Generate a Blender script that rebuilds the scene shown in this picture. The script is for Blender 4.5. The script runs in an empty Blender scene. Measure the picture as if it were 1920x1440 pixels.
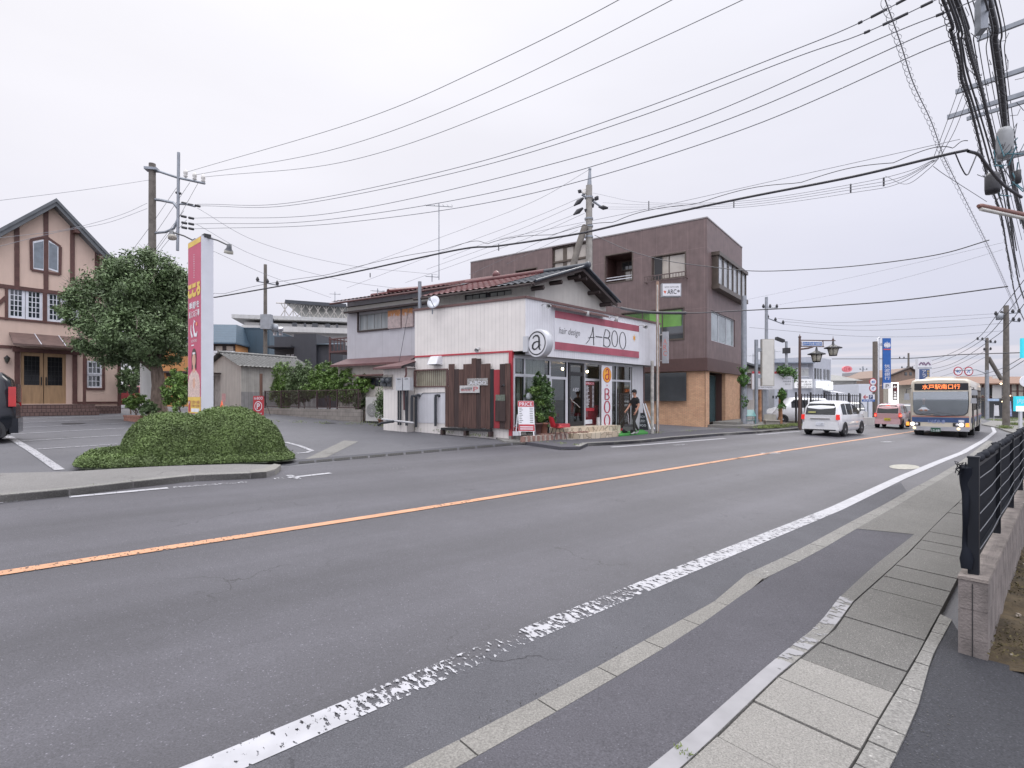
import bpy,math,random
import numpy as np
from mathutils import Vector,Matrix
random.seed(7)
SC=bpy.context.scene
COL=SC.collection
R=math.radians
# ------------------------------------------------------------------ camera
F=1000.0;HZ=749.0;H=1.6
cam_d=bpy.data.cameras.new('camera');cam=bpy.data.objects.new('camera',cam_d);COL.objects.link(cam)
cam_d.sensor_width=36;cam_d.lens=36*F/1920
cam_d.shift_y=(HZ-720)/1920
cam_d.clip_start=.05;cam_d.clip_end=6000
cam.location=(0,0,H);cam.rotation_euler=(R(90),0,0)
SC.camera=cam
# ------------------------------------------------------------------ sky, sun, exposure
SUN_EL,SUN_ROT=R(48),R(-150)
w=bpy.data.worlds.new('World');SC.world=w;w.use_nodes=True
nt=w.node_tree;N=nt.nodes;L=nt.links;N.clear()
out=N.new('ShaderNodeOutputWorld');bg=N.new('ShaderNodeBackground');bg.inputs['Strength'].default_value=.1
sky=N.new('ShaderNodeTexSky');sky.sky_type='NISHITA';sky.sun_disc=False
sky.sun_elevation=SUN_EL;sky.sun_rotation=SUN_ROT
tc=N.new('ShaderNodeTexCoord');sep=N.new('ShaderNodeSeparateXYZ');L.new(tc.outputs['Generated'],sep.inputs[0])
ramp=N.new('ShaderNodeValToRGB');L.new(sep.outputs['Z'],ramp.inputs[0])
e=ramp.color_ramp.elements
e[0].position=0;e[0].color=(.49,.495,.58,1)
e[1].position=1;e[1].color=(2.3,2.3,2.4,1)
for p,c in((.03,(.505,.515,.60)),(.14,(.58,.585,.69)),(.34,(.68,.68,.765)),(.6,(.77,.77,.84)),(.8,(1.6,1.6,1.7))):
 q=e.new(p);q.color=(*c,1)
dotl=N.new('ShaderNodeVectorMath');dotl.operation='DOT_PRODUCT';dotl.inputs[1].default_value=(-.86,.5,0)
L.new(tc.outputs['Generated'],dotl.inputs[0])
mrl=N.new('ShaderNodeMapRange');L.new(dotl.outputs['Value'],mrl.inputs[0])
mrl.inputs[1].default_value=-.15;mrl.inputs[2].default_value=.95;mrl.inputs[3].default_value=0;mrl.inputs[4].default_value=1
warm=N.new('ShaderNodeMixRGB');warm.blend_type='MULTIPLY';L.new(mrl.outputs[0],warm.inputs[0]);L.new(ramp.outputs[0],warm.inputs[1])
warm.inputs[2].default_value=(1.15,1.13,1.07,1)
mp=N.new('ShaderNodeMapping');mp.inputs['Scale'].default_value=(1,1,3.2);L.new(tc.outputs['Generated'],mp.inputs[0])
nz=N.new('ShaderNodeTexNoise');nz.inputs['Scale'].default_value=1.7;nz.inputs['Detail'].default_value=4;nz.inputs['Roughness'].default_value=.45
L.new(mp.outputs[0],nz.inputs['Vector'])
mrn=N.new('ShaderNodeMapRange');L.new(nz.outputs['Fac'],mrn.inputs[0])
mrn.inputs[1].default_value=.3;mrn.inputs[2].default_value=.7;mrn.inputs[3].default_value=.94;mrn.inputs[4].default_value=1.05
cl=N.new('ShaderNodeVectorMath');cl.operation='SCALE';L.new(warm.outputs[0],cl.inputs[0]);L.new(mrn.outputs[0],cl.inputs['Scale'])
mp2=N.new('ShaderNodeMapping');mp2.inputs['Scale'].default_value=(1.2,1.2,30);L.new(tc.outputs['Generated'],mp2.inputs[0])
nz2=N.new('ShaderNodeTexNoise');nz2.inputs['Scale'].default_value=3;nz2.inputs['Detail'].default_value=3;L.new(mp2.outputs[0],nz2.inputs['Vector'])
r2=N.new('ShaderNodeValToRGB');r2.color_ramp.elements[0].position=.46;r2.color_ramp.elements[1].position=.6;L.new(nz2.outputs['Fac'],r2.inputs[0])
lowb=N.new('ShaderNodeValToRGB');L.new(sep.outputs['Z'],lowb.inputs[0])
le=lowb.color_ramp.elements;le[0].position=.0;le[0].color=(0,0,0,1);le[1].position=.1;le[1].color=(0,0,0,1)
q=le.new(.035);q.color=(.1,.1,.1,1);q=le.new(.065);q.color=(.35,.35,.35,1)
mm=N.new('ShaderNodeMath');mm.operation='MULTIPLY';L.new(r2.outputs[0],mm.inputs[0]);L.new(lowb.outputs[0],mm.inputs[1])
pk=N.new('ShaderNodeMixRGB');L.new(mm.outputs[0],pk.inputs[0]);L.new(cl.outputs[0],pk.inputs[1]);pk.inputs[2].default_value=(.86,.76,.77,1)
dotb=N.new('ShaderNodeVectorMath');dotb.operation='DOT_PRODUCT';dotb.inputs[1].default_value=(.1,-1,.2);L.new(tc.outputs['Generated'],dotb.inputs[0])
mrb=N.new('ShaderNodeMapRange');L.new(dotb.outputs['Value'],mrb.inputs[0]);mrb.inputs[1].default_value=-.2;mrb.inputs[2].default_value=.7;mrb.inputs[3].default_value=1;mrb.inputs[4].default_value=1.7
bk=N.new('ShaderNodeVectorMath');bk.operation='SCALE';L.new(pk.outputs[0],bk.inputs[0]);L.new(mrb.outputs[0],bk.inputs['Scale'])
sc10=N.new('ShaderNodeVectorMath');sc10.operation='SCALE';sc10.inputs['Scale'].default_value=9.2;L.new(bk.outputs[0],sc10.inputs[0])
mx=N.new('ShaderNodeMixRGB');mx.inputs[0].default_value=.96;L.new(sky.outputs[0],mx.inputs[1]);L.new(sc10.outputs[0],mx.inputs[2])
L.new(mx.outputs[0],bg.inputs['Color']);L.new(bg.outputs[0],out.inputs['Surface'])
sun_d=bpy.data.lights.new('sun','SUN');sun=bpy.data.objects.new('sun',sun_d);COL.objects.link(sun)
sun_d.energy=1.1;sun_d.angle=R(25);sun_d.color=(1,.97,.93)
sun.rotation_euler=(R(90)-SUN_EL,0,math.pi-SUN_ROT+math.pi)
SC.view_settings.view_transform='Standard';SC.view_settings.look='None'
SC.view_settings.exposure=.4;SC.view_settings.gamma=1
try:SC.view_settings.use_curve_mapping=False
except Exception:pass
# ------------------------------------------------------------------ measuring helpers
GX,GY,G0=-.0311,.0205,-.19
def gz(x,y):
 p=G0+GX*x+GY*y
 lim=.95
 return p if abs(p)<lim else math.copysign(lim+.1*(1-math.exp(-(abs(p)-lim)/.1)),p)
def at(u,v,Y):return Vector(((u-960)/F*Y,Y,H+(HZ-v)/F*Y))
def G(u,v,dz=0.):
 k=(u-960)/F
 Y=(H-G0-dz)/((v-HZ)/F+GX*k+GY)
 return Vector((k*Y,Y,G0+dz+GX*k*Y+GY*Y))
def gp(x,y,dz=0.):return Vector((x,y,gz(x,y)+dz))
# ------------------------------------------------------------------ materials
MATS={}
WORDS='first second third fourth fifth sixth seventh eighth ninth tenth eleventh twelfth thirteenth fourteenth fifteenth sixteenth seventeenth eighteenth nineteenth twentieth twenty-first twenty-second twenty-third twenty-fourth'.split()
def nodes(name):
 m=bpy.data.materials.new(name);m.use_nodes=True
 t=m.node_tree;t.nodes.clear()
 o=t.nodes.new('ShaderNodeOutputMaterial');b=t.nodes.new('ShaderNodeBsdfPrincipled');t.links.new(b.outputs[0],o.inputs[0])
 return m,t,b,o
def M(name,rgb,rough=.7,metal=0.,var=.12,scale=4.,bump=0.,bscale=60.,emit=None,es=1.,coat=0.,isl=0.,stretch=None,spec=.5,streak=0.):
 """plain painted / cast / cloth surface with soft blotches, optional grain bump, vertical rain streaks and per-leaf variation"""
 if name in MATS:return MATS[name]
 m,t,b,o=nodes(name)
 b.inputs['Roughness'].default_value=rough;b.inputs['Metallic'].default_value=metal
 b.inputs['Specular IOR Level'].default_value=spec
 if coat:b.inputs['Coat Weight'].default_value=coat;b.inputs['Coat Roughness'].default_value=.05
 tc=t.nodes.new('ShaderNodeNewGeometry');vec=tc.outputs['Position']
 if stretch:
  mpn=t.nodes.new('ShaderNodeMapping');mpn.inputs['Scale'].default_value=stretch;t.links.new(vec,mpn.inputs[0]);vec=mpn.outputs[0]
 n=t.nodes.new('ShaderNodeTexNoise');n.inputs['Scale'].default_value=scale;n.inputs['Detail'].default_value=5;t.links.new(vec,n.inputs['Vector'])
 mr=t.nodes.new('ShaderNodeMapRange');mr.inputs[1].default_value=.28;mr.inputs[2].default_value=.72
 mr.inputs[3].default_value=1-var;mr.inputs[4].default_value=1+var;t.links.new(n.outputs['Fac'],mr.inputs[0])
 fac=mr.outputs[0]
 if streak:
  mp3=t.nodes.new('ShaderNodeMapping');mp3.inputs['Scale'].default_value=(9,9,.5);t.links.new(tc.outputs['Position'],mp3.inputs[0])
  n3=t.nodes.new('ShaderNodeTexNoise');n3.inputs['Scale'].default_value=1;n3.inputs['Detail'].default_value=4;t.links.new(mp3.outputs[0],n3.inputs['Vector'])
  m3=t.nodes.new('ShaderNodeMapRange');m3.inputs[1].default_value=.42;m3.inputs[2].default_value=.75;m3.inputs[3].default_value=1;m3.inputs[4].default_value=1-streak
  t.links.new(n3.outputs['Fac'],m3.inputs[0])
  mu=t.nodes.new('ShaderNodeMath');mu.operation='MULTIPLY';t.links.new(fac,mu.inputs[0]);t.links.new(m3.outputs[0],mu.inputs[1]);fac=mu.outputs[0]
 if isl:
  m4=t.nodes.new('ShaderNodeMapRange');m4.inputs[3].default_value=1-isl;m4.inputs[4].default_value=1+isl
  t.links.new(tc.outputs['Random Per Island'],m4.inputs[0])
  mu=t.nodes.new('ShaderNodeMath');mu.operation='MULTIPLY';t.links.new(fac,mu.inputs[0]);t.links.new(m4.outputs[0],mu.inputs[1]);fac=mu.outputs[0]
 c=t.nodes.new('ShaderNodeVectorMath');c.operation='SCALE';c.inputs[0].default_value=rgb;t.links.new(fac,c.inputs['Scale'])
 t.links.new(c.outputs[0],b.inputs['Base Color'])
 if bump:
  nb=t.nodes.new('ShaderNodeTexNoise');nb.inputs['Scale'].default_value=bscale;nb.inputs['Detail'].default_value=3;t.links.new(vec,nb.inputs['Vector'])
  bp=t.nodes.new('ShaderNodeBump');bp.inputs['Strength'].default_value=bump;bp.inputs['Distance'].default_value=.01
  t.links.new(nb.outputs['Fac'],bp.inputs['Height']);t.links.new(bp.outputs[0],b.inputs['Normal'])
 if emit:
  b.inputs['Emission Color'].default_value=(*emit,1);b.inputs['Emission Strength'].default_value=es
 MATS[name]=m;return m
def fcoord(t,ex):
 g=t.nodes.new('ShaderNodeNewGeometry');d=t.nodes.new('ShaderNodeVectorMath');d.operation='DOT_PRODUCT';d.inputs[1].default_value=ex
 t.links.new(g.outputs['Position'],d.inputs[0])
 s=t.nodes.new('ShaderNodeSeparateXYZ');t.links.new(g.outputs['Position'],s.inputs[0])
 c=t.nodes.new('ShaderNodeCombineXYZ');t.links.new(d.outputs['Value'],c.inputs[0]);t.links.new(s.outputs['Z'],c.inputs[1])
 return c.outputs[0],d.outputs['Value'],s.outputs['Z'],g.outputs['Position']
def siding(name,ex,rgb,pitch=.15,gap=.05,groove=.55,rough=.5,hpitch=0,var=.05,streak=.1,metal=0.,hgap=.02):
 """boards / panels of one width with narrow joints"""
 if name in MATS:return MATS[name]
 m,t,b,o=nodes(name);b.inputs['Roughness'].default_value=rough;b.inputs['Metallic'].default_value=metal
 cv,a,z,pos=fcoord(t,ex)
 def saw(x,p,g):
  d=t.nodes.new('ShaderNodeMath');d.operation='DIVIDE';d.inputs[1].default_value=p;t.links.new(x,d.inputs[0])
  f=t.nodes.new('ShaderNodeMath');f.operation='FRACT';t.links.new(d.outputs[0],f.inputs[0])
  l=t.nodes.new('ShaderNodeMath');l.operation='LESS_THAN';l.inputs[1].default_value=g;t.links.new(f.outputs[0],l.inputs[0]);return l.outputs[0]
 g=saw(a,pitch,gap)
 if hpitch:
  g2=saw(z,hpitch,hgap);mxx=t.nodes.new('ShaderNodeMath');mxx.operation='MAXIMUM';t.links.new(g,mxx.inputs[0]);t.links.new(g2,mxx.inputs[1]);g=mxx.outputs[0]
 n=t.nodes.new('ShaderNodeTexNoise');n.inputs['Scale'].default_value=2.2;n.inputs['Detail'].default_value=6;t.links.new(pos,n.inputs['Vector'])
 mr=t.nodes.new('ShaderNodeMapRange');mr.inputs[1].default_value=.3;mr.inputs[2].default_value=.7;mr.inputs[3].default_value=1-var;mr.inputs[4].default_value=1+var
 t.links.new(n.outputs['Fac'],mr.inputs[0])
 mp3=t.nodes.new('ShaderNodeMapping');mp3.inputs['Scale'].default_value=(9,9,.5);t.links.new(pos,mp3.inputs[0])
 n3=t.nodes.new('ShaderNodeTexNoise');n3.inputs['Scale'].default_value=1;n3.inputs['Detail'].default_value=5;t.links.new(mp3.outputs[0],n3.inputs['Vector'])
 m3=t.nodes.new('ShaderNodeMapRange');m3.inputs[1].default_value=.42;m3.inputs[2].default_value=.75;m3.inputs[3].default_value=1;m3.inputs[4].default_value=1-streak
 t.links.new(n3.outputs['Fac'],m3.inputs[0])
 mu=t.nodes.new('ShaderNodeMath');mu.operation='MULTIPLY';t.links.new(mr.outputs[0],mu.inputs[0]);t.links.new(m3.outputs[0],mu.inputs[1])
 gm=t.nodes.new('ShaderNodeMapRange');gm.inputs[3].default_value=1;gm.inputs[4].default_value=groove;t.links.new(g,gm.inputs[0])
 mu2=t.nodes.new('ShaderNodeMath');mu2.operation='MULTIPLY';t.links.new(mu.outputs[0],mu2.inputs[0]);t.links.new(gm.outputs[0],mu2.inputs[1])
 c=t.nodes.new('ShaderNodeVectorMath');c.operation='SCALE';c.inputs[0].default_value=rgb;t.links.new(mu2.outputs[0],c.inputs['Scale'])
 t.links.new(c.outputs[0],b.inputs['Base Color'])
 bp=t.nodes.new('ShaderNodeBump');bp.invert=True;bp.inputs['Strength'].default_value=.6;bp.inputs['Distance'].default_value=.01
 t.links.new(g,bp.inputs['Height']);t.links.new(bp.outputs[0],b.inputs['Normal'])
 MATS[name]=m;return m
def brick(name,ex,c1,c2,mortar,bw=.24,bh=.07,ms=.008,rough=.8):
 if name in MATS:return MATS[name]
 m,t,b,o=nodes(name);b.inputs['Roughness'].default_value=rough
 cv,a,z,pos=fcoord(t,ex)
 k=t.nodes.new('ShaderNodeTexBrick');t.links.new(cv,k.inputs['Vector'])
 k.inputs['Scale'].default_value=1;k.inputs['Brick Width'].default_value=bw;k.inputs['Row Height'].default_value=bh;k.inputs['Mortar Size'].default_value=ms
 k.inputs['Color1'].default_value=(*c1,1);k.inputs['Color2'].default_value=(*c2,1);k.inputs['Mortar'].default_value=(*mortar,1)
 n=t.nodes.new('ShaderNodeTexNoise');n.inputs['Scale'].default_value=3;n.inputs['Detail'].default_value=6;t.links.new(pos,n.inputs['Vector'])
 mr=t.nodes.new('ShaderNodeMapRange');mr.inputs[1].default_value=.3;mr.inputs[2].default_value=.7;mr.inputs[3].default_value=.86;mr.inputs[4].default_value=1.1
 t.links.new(n.outputs['Fac'],mr.inputs[0])
 c=t.nodes.new('ShaderNodeVectorMath');c.operation='SCALE';t.links.new(k.outputs['Color'],c.inputs[0]);t.links.new(mr.outputs[0],c.inputs['Scale'])
 t.links.new(c.outputs[0],b.inputs['Base Color'])
 bp=t.nodes.new('ShaderNodeBump');bp.invert=True;bp.inputs['Strength'].default_value=.5;bp.inputs['Distance'].default_value=.01
 t.links.new(k.outputs['Fac'],bp.inputs['Height']);t.links.new(bp.outputs[0],b.inputs['Normal'])
 MATS[name]=m;return m
def asphalt(name,base,light=.5,dens=.12,sc=150.,rough=.9,lanes=False,cracks=True,bump=.5,spec=.35):
 m,t,b,o=nodes(name);b.inputs['Roughness'].default_value=rough;b.inputs['Specular IOR Level'].default_value=spec
 g=t.nodes.new('ShaderNodeNewGeometry');pos=g.outputs['Position']
 def noise(s,d,r=.6,vec=None):
  n=t.nodes.new('ShaderNodeTexNoise');n.inputs['Scale'].default_value=s;n.inputs['Detail'].default_value=d;n.inputs['Roughness'].default_value=r
  t.links.new(vec or pos,n.inputs['Vector']);return n.outputs['Fac']
 def mapr(x,a,b_,c,d):
  n=t.nodes.new('ShaderNodeMapRange');n.inputs[1].default_value=a;n.inputs[2].default_value=b_;n.inputs[3].default_value=c;n.inputs[4].default_value=d
  t.links.new(x,n.inputs[0]);return n.outputs[0]
 def mul(x,y,op='MULTIPLY'):
  n=t.nodes.new('ShaderNodeMath');n.operation=op
  for i,q in enumerate((x,y)):
   if isinstance(q,(int,float)):n.inputs[i].default_value=q
   else:t.links.new(q,n.inputs[i])
  return n.outputs[0]
 f=mapr(noise(.35,6,.55),.3,.7,.86,1.13)
 f=mul(f,mapr(noise(3.5,5),.3,.7,.94,1.06))
 f=mul(f,mapr(noise(sc,2,.7),.25,.75,.6,1.4))
 if lanes:
  d=t.nodes.new('ShaderNodeVectorMath');d.operation='DOT_PRODUCT';d.inputs[1].default_value=(-.6663,.7457,0);t.links.new(pos,d.inputs[0])
  wv=t.nodes.new('ShaderNodeMath');wv.operation='SINE';t.links.new(mul(mul(d.outputs['Value'],mul(noise(.2,2),.5),'ADD'),3.5),wv.inputs[0])
  f=mul(f,mapr(wv.outputs[0],-1,1,.85,1.08))
  mp_=t.nodes.new('ShaderNodeMapping');mp_.inputs['Rotation'].default_value=(0,0,-R(41.8));mp_.inputs['Scale'].default_value=(.12,3,1)
  mp_.vector_type='POINT'
  rot=t.nodes.new('ShaderNodeVectorRotate');rot.rotation_type='Z_AXIS';rot.inputs['Angle'].default_value=-R(41.8);t.links.new(pos,rot.inputs[0])
  mp_.inputs['Rotation'].default_value=(0,0,0);t.links.new(rot.outputs[0],mp_.inputs[0])
  f=mul(f,mapr(noise(1,5,.6,mp_.outputs[0]),.3,.7,.88,1.09))
 if cracks:
  dist=t.nodes.new('ShaderNodeVectorMath');dist.operation='ADD'
  nn=t.nodes.new('ShaderNodeTexNoise');nn.inputs['Scale'].default_value=2.5;nn.inputs['Detail'].default_value=4;t.links.new(pos,nn.inputs['Vector'])
  t.links.new(pos,dist.inputs[0]);t.links.new(nn.outputs['Color'],dist.inputs[1])
  v=t.nodes.new('ShaderNodeTexVoronoi');v.feature='DISTANCE_TO_EDGE';v.inputs['Scale'].default_value=.45;t.links.new(dist.outputs[0],v.inputs['Vector'])
  line=mapr(v.outputs['Distance'],.0015,.006,1,0);msk=mapr(noise(.5,3),.5,.58,0,.55)
  f=mul(f,mul(1,mul(line,msk),'SUBTRACT'))
 v2=t.nodes.new('ShaderNodeTexVoronoi');v2.inputs['Scale'].default_value=sc*.55;t.links.new(pos,v2.inputs['Vector'])
 st=mul(mapr(v2.outputs['Distance'],.1,.3,1,0),mapr(noise(sc*.4,2),.62-dens,.64,0,1))
 f=mul(f,mul(mul(st,light),1,'ADD'))
 c=t.nodes.new('ShaderNodeVectorMath');c.operation='SCALE';c.inputs[0].default_value=base;t.links.new(f,c.inputs['Scale']);t.links.new(c.outputs[0],b.inputs['Base Color'])
 bp=t.nodes.new('ShaderNodeBump');bp.inputs['Strength'].default_value=bump;bp.inputs['Distance'].default_value=.012
 t.links.new(noise(sc,3,.7),bp.inputs['Height']);t.links.new(bp.outputs[0],b.inputs['Normal'])
 MATS[name]=m;return m
def flag(name,c1,c2,sc=3.2,z=1.):
 m,t,b,o=nodes(name);b.inputs['Roughness'].default_value=.8;g=t.nodes.new('ShaderNodeNewGeometry')
 v=t.nodes.new('ShaderNodeTexVoronoi');v.inputs['Scale'].default_value=sc;e_=t.nodes.new('ShaderNodeTexVoronoi');e_.feature='DISTANCE_TO_EDGE';e_.inputs['Scale'].default_value=sc
 for q in(v,e_):t.links.new(g.outputs['Position'],q.inputs['Vector'])
 sp=t.nodes.new('ShaderNodeSeparateXYZ');t.links.new(v.outputs['Color'],sp.inputs[0]);mx=t.nodes.new('ShaderNodeMixRGB');t.links.new(sp.outputs[0],mx.inputs[0]);mx.inputs[1].default_value=(*c1,1);mx.inputs[2].default_value=(*c2,1)
 r=t.nodes.new('ShaderNodeMapRange');r.inputs[1].default_value=.02;r.inputs[2].default_value=.05;r.inputs[3].default_value=.5;t.links.new(e_.outputs['Distance'],r.inputs[0])
 c=t.nodes.new('ShaderNodeVectorMath');c.operation='SCALE';t.links.new(mx.outputs[0],c.inputs[0]);t.links.new(r.outputs[0],c.inputs['Scale']);t.links.new(c.outputs[0],b.inputs['Base Color']);MATS[name]=m;return m
def worn(name,rgb,cov=.5,sc=22.):
 """road paint: chips away by a noise against the 'wear' value painted on the mesh (0 whole, 1 gone)"""
 m,t,b,o=nodes(name);b.inputs['Roughness'].default_value=.6
 g=t.nodes.new('ShaderNodeNewGeometry');pos=g.outputs['Position']
 mpn=t.nodes.new('ShaderNodeVectorRotate');mpn.rotation_type='Z_AXIS';mpn.inputs['Angle'].default_value=-R(41.8);t.links.new(pos,mpn.inputs[0])
 m2=t.nodes.new('ShaderNodeMapping');m2.inputs['Scale'].default_value=(1.5,.7,1);t.links.new(mpn.outputs[0],m2.inputs[0])
 n=t.nodes.new('ShaderNodeTexNoise');n.inputs['Scale'].default_value=sc;n.inputs['Detail'].default_value=7;n.inputs['Roughness'].default_value=.62;t.links.new(m2.outputs[0],n.inputs['Vector'])
 at_=t.nodes.new('ShaderNodeAttribute');at_.attribute_name='wear'
 s=t.nodes.new('ShaderNodeMath');s.operation='SUBTRACT';t.links.new(n.outputs['Fac'],s.inputs[0])
 k=t.nodes.new('ShaderNodeMapRange');k.inputs[3].default_value=.27;k.inputs[4].default_value=.78;t.links.new(at_.outputs['Fac'],k.inputs[0]);t.links.new(k.outputs[0],s.inputs[1])
 r=t.nodes.new('ShaderNodeMapRange');r.inputs[1].default_value=-.008;r.inputs[2].default_value=.008;t.links.new(s.outputs[0],r.inputs[0])
 n2=t.nodes.new('ShaderNodeTexNoise');n2.inputs['Scale'].default_value=6;n2.inputs['Detail'].default_value=6;t.links.new(pos,n2.inputs['Vector'])
 mr=t.nodes.new('ShaderNodeMapRange');mr.inputs[1].default_value=.3;mr.inputs[2].default_value=.7;mr.inputs[3].default_value=.82;mr.inputs[4].default_value=1.05;t.links.new(n2.outputs['Fac'],mr.inputs[0])
 c=t.nodes.new('ShaderNodeVectorMath');c.operation='SCALE';c.inputs[0].default_value=rgb;t.links.new(mr.outputs[0],c.inputs['Scale']);t.links.new(c.outputs[0],b.inputs['Base Color'])
 tr=t.nodes.new('ShaderNodeBsdfTransparent');mix=t.nodes.new('ShaderNodeMixShader');t.links.new(r.outputs[0],mix.inputs[0]);t.links.new(tr.outputs[0],mix.inputs[1]);t.links.new(b.outputs[0],mix.inputs[2])
 t.links.new(mix.outputs[0],o.inputs[0]);MATS[name]=m;return m
def glassy(name,rgb=(.75,.8,.82),clear=.75,rough=.02):
 """window glass: mirror-like at a slant, otherwise see-through"""
 if name in MATS:return MATS[name]
 m,t,b,o=nodes(name);t.nodes.remove(b)
 gl=t.nodes.new('ShaderNodeBsdfGlossy');gl.inputs['Roughness'].default_value=rough;gl.inputs['Color'].default_value=(.9,.93,.95,1)
 tr=t.nodes.new('ShaderNodeBsdfTransparent');tr.inputs['Color'].default_value=(*rgb,1)
 lw=t.nodes.new('ShaderNodeLayerWeight');lw.inputs['Blend'].default_value=.5
 pw_=t.nodes.new('ShaderNodeMath');pw_.operation='POWER';pw_.inputs[1].default_value=4;t.links.new(lw.outputs['Facing'],pw_.inputs[0])
 mr=t.nodes.new('ShaderNodeMapRange');mr.inputs[3].default_value=1-clear;mr.inputs[4].default_value=1;t.links.new(pw_.outputs[0],mr.inputs[0])
 mx=t.nodes.new('ShaderNodeMixShader');t.links.new(mr.outputs[0],mx.inputs[0]);t.links.new(tr.outputs[0],mx.inputs[1]);t.links.new(gl.outputs[0],mx.inputs[2])
 t.links.new(mx.outputs[0],o.inputs[0]);MATS[name]=m;return m
# ------------------------------------------------------------------ mesh helpers
OFF={}
class Fr:
 """a frame: a along ex, b along ey (outwards), c along ez; pixel -> wall coordinates"""
 def __init__(s,o,ex,ey=None,ez=(0,0,1)):
  s.o=Vector(o);s.ex=Vector(ex).normalized();s.ez=Vector(ez).normalized()
  s.ey=Vector(ey).normalized()if ey is not None else s.ex.cross(s.ez).normalized()
 def p(s,a,b=0.,c=0.):return s.o+s.ex*a+s.ey*b+s.ez*c
 def uv(s,u,v,b=0.):
  d=Vector(((u-960)/F,1,(HZ-v)/F));n=s.ey;q=s.p(0,b,0)
  k=(q-Vector((0,0,H))).dot(n)/d.dot(n);w_=Vector((0,0,H))+d*k-s.o
  return w_.dot(s.ex),w_.dot(s.ez)
 def u(s,u,b=0.):return s.uv(u,HZ,b)[0]
W=Fr((0,0,0),(1,0,0),(0,1,0))
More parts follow.
